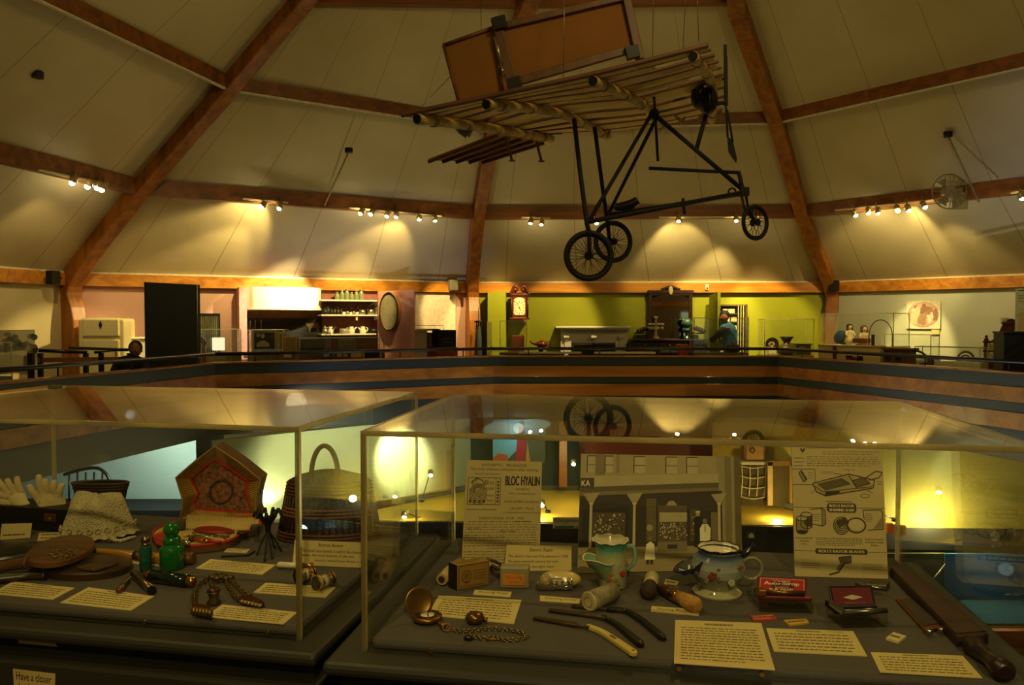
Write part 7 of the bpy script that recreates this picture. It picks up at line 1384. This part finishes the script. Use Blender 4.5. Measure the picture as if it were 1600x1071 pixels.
t = thing('chrome_comb', 'small chrome trimmer attachment in front of the electric razor', 'attachment', D(853, 918)); c = D(853, 916, .008); m = MB(); m.box(c, (.038, .018, .014), -.1); m.mesh('body', chrome, t, bevel=.004); m = MB(); [m.box(c + V((-.015 + .005 * k, -.0095, .002)), (.0025, .003, .01), -.1) for k in range(7)]; m.mesh('comb_teeth', steel, t); m = MB(); m.torus(c + V((.01, 0, .008)), .006, .0018, (1, 0, 0), (0, 1, 0), 16, 6); m.mesh('collar', chrome, t)
# shaving stick tin
t = thing('shaving_stick_tin', 'pale cylindrical shaving stick tin lying on its side', 'tin', D(938, 938)); a, b = D(919, 941, .0178), D(958, 925, .0178); m = MB(); m.tube([a.lerp(b, .02), b], .0176, 24); m.mesh('tube', M('grey_green_print', '#8a805a', .6, var=.3, scale=160), t); m = MB(); m.tube([a, a.lerp(b, .03), a.lerp(b, .04)], [.016, .0184, .0184], 24); m.mesh('cap', M('ivory_cap', '#bfb07c', .45), t); d = (b - a).normalized(); xx = d.cross(V((0, 0, 1))).normalized(); yy = xx.cross(d)
m = MB(); m.torus(a - d * .0003, .009, .0008, xx, yy, 20, 5); m.mesh('embossed_ring', M('ivory_shadow', '#8a7c50', .5), t)
# shaving mugs
china = attr_mat('glazed_china', .12, 0, .08, 70)
def hexmix(a, b, t): a, b = lin(a), lin(b); return tuple(x * (1 - t) + y * t for x, y in zip(a, b))
def ramp(st, x):
    for (p, a), (q_, b) in zip(st[:-1], st[1:]):
        if x <= q_: return hexmix(a, b, max(0, (x - p) / (q_ - p)))
    return lin(st[-1][1])
def loftcol(m, rings, cols):
    for r0, r1, c_ in zip(rings[:-1], rings[1:], cols): m.col = c_; m.loft([r0, r1], True)
def mug_rings(c, prof, n=40, scal=0, skew=(0, 0)):
    out = []
    for i, (r, z) in enumerate(prof):
        k = i / (len(prof) - 1); out.append([c + V((r * math.cos(2 * PI * j / n) + skew[0] * z, r * math.sin(2 * PI * j / n) + skew[1] * z, z + (scal * math.sin(9 * 2 * PI * j / n) if i == len(prof) - 1 else 0))) for j in range(n)])
    return out
def petals(m, c, nrm, spots):
    x = nrm.cross(V((0, 0, 1))).normalized(); y = x.cross(nrm) * -1
    for dx, dy, r, col in spots:
        m.color(col)
        for k in range(5): a = 2 * PI * k / 5; m.ball(c + x * (dx + r * .6 * math.cos(a)) + y * (dy + r * .6 * math.sin(a)), r * .6, (1, .3, 1), 8, 6)
c = D(957, 917); s = c.y / F; t = thing('shaving_mug', 'pale green flowered china shaving mug with side cup', 'mug', c)
prof = [(17 * s, 0), (21 * s, 2 * s), (23 * s, 20 * s), (24 * s, 40 * s), (23 * s, 55 * s), (23 * s, 62 * s), (25 * s, 70 * s), (28 * s, 75 * s)]; pf = []
for (r0, z0), (r1, z1) in zip(prof[:-1], prof[1:]): pf += [(r0 + (r1 - r0) * k / 3, z0 + (z1 - z0) * k / 3) for k in range(3)]
pf.append(prof[-1]); rg = mug_rings(c, pf, 40, 1.2 * s, (-.05, 0)); st = [(0, '#8e8a60'), (.45, '#a7a57a'), (.65, '#5f9a7c'), (.85, '#3f8f78'), (1, '#6fae94')]
m = MB(); loftcol(m, rg, [ramp(st, i / len(rg)) for i in range(len(rg) - 1)]); m.color('#b5ae88'); m.poly(rg[0][::-1]); inn = [[c + (p - c) * .93 + V((0, 0, (p - c).z * .07)) for p in rg[-1]], [c + (p - c) * .8 + V((0, 0, (p - c).z * .2)) for p in rg[-8]], [c + V((0, 0, .02)) + (p - c) * .3 for p in rg[4]]]
m.color('#c8c09a'); m.loft([rg[-1], inn[0]], True); m.loft(inn, True); m.poly(inn[-1]); body = m.mesh('body', china, t, recalc=False)
m = MB(); cr = []
for k in range(9):
    u = k / 8; cx = -5 * s - 19 * s * u; zz = 6 * s + 42 * s * u ** .8; rx, ry = (9 + 15 * u) * s, (10 + 12 * u) * s
    cr.append([c + V((cx + rx * math.cos(2 * PI * j / 32), -7 * s - 7 * s * u + ry * math.sin(2 * PI * j / 32), zz + (2.4 * s * math.sin(3 * 2 * PI * j / 32 + 1) + rx * -.12 * math.cos(2 * PI * j / 32) if k == 8 else 0))) for j in range(32)])
loftcol(m, cr, [ramp([(0, '#9a976c'), (.6, '#8aa680'), (1, '#5a9a80')], i / 8) for i in range(8)]); cc = sum(cr[-1], V()) / 32; m.color('#7e9a76'); m.loft([cr[-1], [cc + (p - cc) * .9 - V((0, 0, .002)) for p in cr[-1]], [cc + (p - cc) * .6 - V((0, 0, .016)) for p in cr[-1]], [cc + (p - cc) * .1 - V((0, 0, .022)) for p in cr[-1]]], True); m.mesh('side_cup', china, t, recalc=False)
m = MB(); m.tube([p for p in rg[-1]], .0016, 6, True); m.tube(cr[-1], .0016, 6, True); m.mesh('gilt_rim', M('cream_rim', '#d2c8a0', .2), t)
m = MB(); m.tube(crom([c + V((22 * s, 6 * s, 62 * s)), c + V((34 * s, 8 * s, 60 * s)), c + V((36 * s, 8 * s, 38 * s)), c + V((22 * s, 6 * s, 24 * s))], 6), .0045, 8); m.mesh('handle', M('green_china', '#7fa088', .15), t)
m = MB(); petals(m, c + V((4 * s, -23 * s, 24 * s)), V((.1, -1, 0)), [(-9 * s, -4 * s, 4 * s, '#a03a20'), (12 * s, 6 * s, 3.4 * s, '#a8442a'), (2 * s, 6 * s, 3.5 * s, '#8a7a3a'), (5 * s, 16 * s, 3 * s, '#7a6a34'), (-3 * s, 12 * s, 2.4 * s, '#6a7a40'), (9 * s, -3 * s, 3 * s, '#b06a4a')]); m.mesh('painted_flowers', china, t)
c = D(1120, 926); s = c.y / F; t = thing('shaving_mug', 'dark blue and white flowered china shaving scuttle with big loop handle', 'mug', c)
prof = [(37 * s, 0), (38 * s, 2.5 * s), (30 * s, 6 * s), (27 * s, 10 * s), (34 * s, 20 * s), (41 * s, 32 * s), (42 * s, 44 * s), (38 * s, 56 * s), (31 * s, 62 * s), (30 * s, 67 * s), (33 * s, 72 * s)]; pf = []
for (r0, z0), (r1, z1) in zip(prof[:-1], prof[1:]): pf += [(r0 + (r1 - r0) * k / 3, z0 + (z1 - z0) * k / 3) for k in range(3)]
pf.append(prof[-1]); rg = mug_rings(c, pf, 44, .8 * s, (.03, 0)); st = [(0, '#b9b084'), (.22, '#aaa67e'), (.42, '#8a8f7c'), (.6, '#8f958c'), (.74, '#45566c'), (.86, '#20263c'), (1, '#1f1418')]
m = MB(); loftcol(m, rg, [ramp(st, i / len(rg)) for i in range(len(rg) - 1)]); m.color('#b5ae88'); m.poly(rg[0][::-1]); top = rg[-1]; cc = sum(top, V()) / len(top); m.color('#d6ccaa'); m.loft([top, [cc + (p - cc) * .94 for p in top], [cc + (p - cc) * .9 - V((0, 0, .014)) for p in top], [cc + (p - cc) * .1 - V((0, 0, .02)) for p in top]], True); m.mesh('body', china, t, recalc=False)
m = MB(); cr = []
for k in range(9):
    u = k / 8; cx = -18 * s - 28 * s * u; zz = 20 * s + 27 * s * u ** .8; rx, ry = (9 + 14 * u) * s, (12 + 10 * u) * s
    cr.append([c + V((cx + rx * math.cos(2 * PI * j / 32), -8 * s * u + ry * math.sin(2 * PI * j / 32), zz + (-rx * -.45 * math.cos(2 * PI * j / 32) + 0 if k == 8 else rx * .3 * u * math.cos(2 * PI * j / 32)))) for j in range(32)])
loftcol(m, cr, [ramp([(0, '#6f7a80'), (.5, '#2c3a58'), (1, '#1c1a2a')], i / 8) for i in range(8)]); cc = sum(cr[-1], V()) / 32; m.color('#4a4a40'); m.loft([cr[-1], [cc + (p - cc) * .9 for p in cr[-1]], [cc + (p - cc) * .5 - V((0, 0, .014)) for p in cr[-1]], [cc + (p - cc) * .1 - V((0, 0, .018)) for p in cr[-1]]], True); m.mesh('side_cup', china, t, recalc=False)
m = MB(); m.tube(cr[-1], .0018, 6, True); m.tube(top, .0018, 6, True); m.mesh('dark_rim', M('dark_blue_rim', '#14101a', .15), t)
m = MB(); m.torus(c + V((54 * s, 0, 38 * s)), 17 * s, 2.6 * s, (1, 0, 0), (0, 0, 1), 32, 8); m.mesh('handle', M('grey_china', '#8d8a68', .15), t)
m = MB(); m.tube(crom([c + V((30 * s, 0, 58 * s)), c + V((44 * s, 0, 62 * s)), c + V((54 * s, 0, 70 * s)), c + V((60 * s, 0, 74 * s))], 5), [.008, .0085, .0085, .008, .0075, .007, .0065, .006, .0055, .005, .005, .005, .006, .007, .007, .005], 10); m.mesh('thumb_rest', M('dark_blue_china', '#1a1c2c', .15), t)
m = MB(); petals(m, c + V((0, -40 * s, 36 * s)), V((0, -1, 0)), [(17 * s, -3 * s, 6 * s, '#7a3a2c'), (-26 * s, -16 * s, 3.6 * s, '#8a4a3a'), (6 * s, 2 * s, 4.5 * s, '#6a6238'), (-4 * s, -8 * s, 4 * s, '#5d6a40'), (-12 * s, 8 * s, 5 * s, '#a8a890'), (26 * s, 5 * s, 3.5 * s, '#7a6a4a'), (8 * s, -12 * s, 3 * s, '#7a5a3a')]); m.mesh('painted_flowers', china, t)
# brushes
t = thing('shaving_brush', 'dark bristled shaving brush with white handle behind the brass one', 'brush', D(1015, 925)); a, b = D(1012, 930, .014), D(1019, 904, .016); m = MB(); m.tube([a, a.lerp(b, .15), a.lerp(b, .55)], [.006, .0165, .013], 20); m.mesh('bristles', M('dark_brown_bristles', '#2e1608', .8, var=.4, scale=200, stretch=(1, .1, 1)), t); m = MB(); m.tube([a.lerp(b, .55), a.lerp(b, .6), a.lerp(b, 1.0), a.lerp(b, 1.15)], [.0125, .0145, .0152, .009], 20); m.mesh('handle', M('ivory_handle', '#b5a674', .35), t)
t = thing('shaving_brush', 'tan bristled shaving brush with brass ferrule and brown handle', 'brush', D(1060, 940)); a, b = D(1028, 918, .012), D(1092, 949, .014); P_ = lambda k: a.lerp(b, k); m = MB(); m.tube([P_(0), P_(.03), P_(.3), P_(.36)], [.006, .0095, .0115, .0105], 18); m.mesh('handle', M('brown_horn', '#3a1c0c', .3), t); m = MB(); m.tube([P_(.36), P_(.38), P_(.5), P_(.52)], [.011, .0125, .0125, .0118], 18); m.mesh('ferrule', M('bright_brass', '#c8922a', .2, 1), t); m = MB(); m.tube([P_(.52), P_(.7), P_(.92), P_(1.0)], [.0115, .014, .0155, .008], 20); m.mesh('bristles', M('tan_bristles', '#a87a34', .8, var=.3, scale=200), t)
# watches
gm = M('tarnished_gold', '#8a6428', .35, .9); t = thing('pocket_watch', 'open pocket watch with white dial and raised lid', 'watch', D(668, 975)); c = D(668, 972); m = MB(); rr = .0262; m.lathe([(rr * .7, .002), (rr, .006), (rr, .011), (rr * .9, .013)], c, 30, rot=None); m.mesh('case', gm, t); m = MB(); m.lathe([(rr * .9, .0125), (.001, .0135)], c, 30); dl = m.mesh('dial', M('white_watch_dial', '#d8cfae', .4), t)
m = MB()
for k in range(12): a = 2 * PI * k / 12; d = V((math.cos(a), math.sin(a), 0)); m.bar(c + d * .017 + V((0, 0, .0138)), c + d * .021 + V((0, 0, .0138)), .0016, .0004)
m.bar(c + V((0, 0, .014)), c + V((.004, .017, .014)), .0016, .0005); m.bar(c + V((0, 0, .014)), c + V((.003, -.012, .014)), .0018, .0005); m.mesh('hands', M('dial_black', '#1a140c', .6), dl)
lc = P(655, 941, c.y + .012); ax = V((.36, -.86, .3)).normalized(); rot = ax.to_track_quat('Z', 'Y').to_matrix(); m = MB(); m.lathe([(.001, -.003), (rr * .8, -.0025), (rr, 0), (rr * .97, .001), (rr * .8, -.001), (.001, -.0015)], lc, 30, rot=rot); m.mesh('lid', M('gold_lid_inside', '#7a5a26', .3, .8), t); m = MB(); m.tube([c + V((-.016, .016, .01)), lc + V((-.002, .0, -.024))], .002, 6); m.mesh('hinge', gm, t)
m = MB(); m.tube([D(687, 975, .008), D(694, 979, .008)], [.005, .0042], 12); m.torus(D(698, 981, .007), .0065, .0013, (1, 0, 0), (0, .7, .7), 18, 6); m.mesh('crown', gm, t)
t = thing('pocket_watch', 'closed round brown pocket watch behind the chain', 'watch', D(742, 976)); c = D(742, 975); m = MB(); m.lathe([(.008, .001), (.0145, .005), (.0168, .0105), (.0145, .017), (.007, .0205), (.001, .021)], c, 28); m.mesh('case', M('brown_gold_case', '#7d5520', .25, .8), t); m = MB(); m.torus(c + V((0, 0, .0105)), .0168, .0009, (1, 0, 0), (0, 1, 0), 30, 5); m.mesh('seam', M('seam_dark', '#3a2810', .4, .5), t); m = MB(); m.tube([c + V((.016, -.003, .009)), c + V((.0215, -.005, .008))], .0035, 10); m.mesh('crown', gm, t)
t = thing('watch_chain', 'fine curb watch chain looped on the grey cloth', 'chain', D(765, 992)); m = MB(); chain(m, [D(703, 983, .004), D(722, 987, .003), D(745, 985, .003), D(772, 983, .003), D(800, 986, .003), D(819, 991, .003), D(822, 996, .003), D(806, 1000, .003), D(784, 1000, .003), D(772, 996, .003), D(756, 998, .003), D(742, 996, .003), D(738, 992, .003)], .0034, .0011, .0045); m.mesh('links', M('steel_gilt_chain', '#8a7a48', .3, .9), t); m = MB(); m.tube([D(760, 1000, .003), D(786, 999, .003)], .0016, 8); m.mesh('t_bar', gm, t); m = MB(); m.ball(D(732, 997, .005), .007, (1.2, .8, .7), 14, 8); m.mesh('fob', M('dark_fob', '#2a1a10', .3, .4), t)
# straight razors
def razor(tip, heel, piv, hpts, bw, hmat, label, hw):
    t = thing('straight_razor', label, 'razor', D(*piv), 0, 'open straight razors'); a, b, p = D(*tip, .004), D(*heel, .004), D(*piv, .006)
    d = (b - a).normalized(); sd = V((-d.y, d.x, 0)); w = bw; m = MB()
    m.prism([a - sd * w * .1, a + sd * w * .75, b + sd * w * .9, b + sd * .004, p + sd * .003, p - sd * .003, b - sd * w * .1 - sd * .002], V((0, 0, .002))); bl = m.mesh('blade', M('old_razor_steel', '#5f5030', .35, .7, var=.3, scale=60), t); m = MB(); m.tube([a, b, p], [.0022, .003, .0028], 8); m.mesh('spine', M('old_razor_steel', '#5f5030', .35, .7), bl)
    c_ = crom([D(u, v, .006) for u, v in hpts], 6); up_ = V((0, 0, .0075)); Lr, Rr = [], []
    for i, q_ in enumerate(c_):
        dd = (c_[min(i + 1, len(c_) - 1)] - c_[max(i - 1, 0)]).normalized(); s2 = V((-dd.y, dd.x, 0)); k = i / (len(c_) - 1); w2 = hw * (.75 + .5 * k) * (1 if 0 < i < len(c_) - 1 else .55); Lr.append(q_ + s2 * w2 - V((0, 0, .005))); Rr.append(q_ - s2 * w2 - V((0, 0, .005)))
    m = MB(); m.prism(Lr + Rr[::-1], up_); h_ = m.mesh('handle', hmat, t, bevel=.0016)
    m = MB(); m.lathe([(.002, .0), (.0018, .0012), (.0001, .0014)], c_[-2] + V((0, 0, .0025)), 10); m.lathe([(.002, .0), (.0018, .0012), (.0001, .0014)], p + V((0, 0, .002)), 10); m.mesh('pin', brass, h_); return t, c_
ivory = M('ivory_scales', '#c9b060', .3, var=.06); horn = M('black_horn_scales', '#150e09', .22)
t, c_ = razor((833, 967), (898, 978), (920, 981), [(917, 978), (938, 986), (962, 1001), (993, 1022)], .012, ivory, 'straight razor with ivory handle nearest the case front', .006); k = len(c_) * 2 // 3; m = MB(); m.bar(c_[k - 2] + V((0, 0, .0028)), c_[k] + V((0, 0, .0028)), .005, .0004); m.mesh('maker_mark', M('dark_mark', '#5a4a20', .6), t)
razor((857, 955), (922, 963), (950, 968), [(941, 963), (960, 973), (978, 987), (1003, 1008)], .013, horn, 'dark handled straight razor in the middle of three', .006); razor((893, 948), (950, 953), (976, 955), [(948, 952), (977, 954), (1004, 970), (1038, 998)], .009, horn, 'dark handled straight razor farthest from the case front', .0058)
# razor tins on clear blocks
blockm = glassy('clear_block', tint=(.86, .84, .76), rough=.02)
def block(u0, v0, u1, v1, vt, label, dep=.055):
    a, b = D(u0, v0), D(u1, v1); h = P(u0, vt, a.y).z - ZD; t = thing('clear_block', label, 'block', (a + b) / 2, 0, 'clear blocks under the razor tins'); m = MB(); d = V((b.y - a.y, -(b.x - a.x), 0)).normalized() * -dep
    m.prism([a, b, b + d, a + d], V((0, 0, h))); m.mesh('block', blockm, t, bevel=.0015); return a, b, d, h
a, b, d, h = block(1186, 957, 1271, 960, 941, 'clear plastic block under the bright red razor tin')
t = thing('razor_tin', 'bright red lettered razor tin with gold razor across its front', 'tin', (a + b) / 2 + V((0, 0, h))); z = V((0, 0, h + .0005)); x = (b - a).normalized()
m = MB(); m.prism([a + z + d * .15, b + z + d * .15, b + z + d * .95, a + z + d * .95], V((0, 0, .008))); m.mesh('base', M('dark_red_tin', '#5a1210', .35), t, bevel=.002)
l0, l1 = a + z + d * .4 + V((0, 0, .0085)), b + z + d * .4 - x * .006 + V((0, 0, .0085)); tl = P(1184, 901, l0.y + .02); tr_ = P(1261, 905, l1.y + .02); q = Sheet(l0, l1, tr_, tl); slab(q.p, .003).mesh('lid', M('dark_red_tin', '#5a1210', .35), t)
q.rect(.04, .06, .96, .94, '#a81410', 1); q.line([(.06, .1), (.94, .1), (.94, .9), (.06, .9)], .012, '#c9a088', 2, True); q.text('Valet', .3, .72, .66, .84, '#d9c8a0', 2); q.bold('Auto-Strop', .14, .46, .84, .72, '#e0d2ac', 2, .006); q.text('SAFETY', .36, .34, .64, .42, '#d9c8a0', 2); q.bold('RAZOR', .26, .13, .74, .32, '#d9c8a0', 2, .006); q.finish(t, 'lettering')
t = thing('safety_razor', 'gold safety razor lying across the bright red tin', 'razor', a + z + V((0, 0, .008))); m = MB(); p0, p1 = a + z + d * .28 + V((0, 0, .013)), b + z + d * .28 - x * .012 + V((0, 0, .013)); m.tube([p0.lerp(p1, .18), p1], [.0042, .0046], 12); m.mesh('handle', M('worn_gilt', '#8a6a34', .3, .9), t); m = MB(); m.box(p0.lerp(p1, .08), (.016, .02, .012)); m.mesh('head', M('worn_gilt', '#8a6a34', .3, .9), t, bevel=.002)
a, b, d, h = block(1316, 983, 1388, 981, 964, 'clear plastic block under the maroon razor tin', .06)
z = V((0, 0, h + .0005)); x = (b - a).normalized(); t = thing('razor_tin', 'open maroon razor tin with a white diamond emblem', 'tin', (a + b) / 2 + z)
l0, l1 = a + z + d * .22 - x * .008, b + z + d * .22 - x * .012; tl = P(1294, 916, l0.y + .03); tr_ = P(1362, 915, l1.y + .03); q = Sheet(l0, l1, tr_, tl); slab(q.p, .004).mesh('lid', M('black_tin_edge', '#160808', .35), t, bevel=.001)
q.rect(.06, .06, .95, .92, '#5c0a12', 1); q.poly([(.27, .56), (.5, .47), (.74, .56), (.5, .66)], '#b5a68c', 2); q.text('MADE IN U S A', .3, .33, .76, .4, '#9a5a4c', 2); q.text('SAFETY RAZOR', .38, .2, .72, .27, '#9a5a4c', 2); q.finish(t, 'emblem')
m = MB(); m.prism([l0, l1, l1 + d * .6, l0 + d * .6], V((0, 0, .012))); m.mesh('base', M('black_tin_edge', '#160808', .35), t, bevel=.002)
t = thing('safety_razor', 'silver safety razor lying in front of the maroon tin', 'razor', (a + b) / 2 + z); p0, p1 = a + z + d * .1 + V((0, 0, .0055)), b + z + d * .1 + V((0, 0, .0055)); m = MB(); m.tube([p0, p0.lerp(p1, .5), p0.lerp(p1, .52), p1], [.0045, .0042, .0052, .005], 12); m.mesh('handle', steel, t); m = MB(); hc = p0; m.bar(hc + V((-.014, .012, .012)), hc + V((.003, -.006, .001)), .012, .009); m.mesh('head', steel, t, bevel=.002)
t = thing('safety_razor', 'metal razor case lying behind the maroon tin at the leaflet foot', 'razor', D(1370, 924)); m = MB(); m.prism([D(1352, 921), D(1386, 925), D(1391, 918), D(1362, 914)], V((0, 0, .012))); m.mesh('case', M('grey_metal_case', '#5a5136', .35, .7), t, bevel=.002); m = MB(); m.tube([D(1345, 915, .017), D(1385, 921, .017)], .0035, 10); m.mesh('handle', steel, t); m = MB(); m.box(D(1346, 915, .018), (.012, .022, .006), .3); m.mesh('head', steel, t, bevel=.001)
# paddle and strop
t = thing('wooden_paddle', 'small wooden strop paddle with chrome end beside the leather strop', 'paddle', D(1435, 965)); pl = [D(1399, 940), D(1421, 938), D(1473, 985), D(1446, 991)]; m = MB(); m.prism(pl, V((0, 0, .007))); m.mesh('body', wood('paddle_wood', '#5a2e12', '#85481c', .4, 6, 'Y'), t, bevel=.002); cc = sum(pl, V()) / 4; m = MB(); m.prism([cc + (p - cc) * .84 + V((0, 0, .0075)) for p in pl], V((0, 0, .001))); m.mesh('worn_leather_face', M('worn_dark_leather', '#33261a', .6, var=.4, scale=60), t)
for p in (D(1452, 991, .006), D(1470, 988, .006)): m = MB(); m.cyl(p, p + V((0, 0, .008)), .005, n=12); m.mesh('stud', chrome, t)
t = thing('leather_strop', 'long dark brown leather strop block with turned handle along the case side', 'strop', D(1470, 960)); m = MB(); pl = [D(1390, 900), D(1411, 893), D(1545, 1008), D(1495, 1012)]; m.prism(pl, V((0, 0, .018))); m.mesh('block', wood('strop_brown', '#2a160a', '#432512', .6, 4, 'Y'), t, bevel=.002); m = MB(); cc = sum(pl, V()) / 4; m.prism([cc + (p - cc) * .95 + V((0, 0, .018)) for p in pl], V((0, 0, .002))); m.mesh('leather_face', M('strop_leather', '#3d2412', .5, var=.2, scale=20), t)
m = MB(); a, b = D(1520, 1010, .012), D(1572, 1052, .016); m.tube([a, a.lerp(b, .25), a.lerp(b, .4), a.lerp(b, .62), a.lerp(b, .8), a.lerp(b, .95), b], [.017, .014, .011, .012, .0165, .0165, .009], 16); m.mesh('handle', M('dark_turned_wood', '#22120a', .35), t)
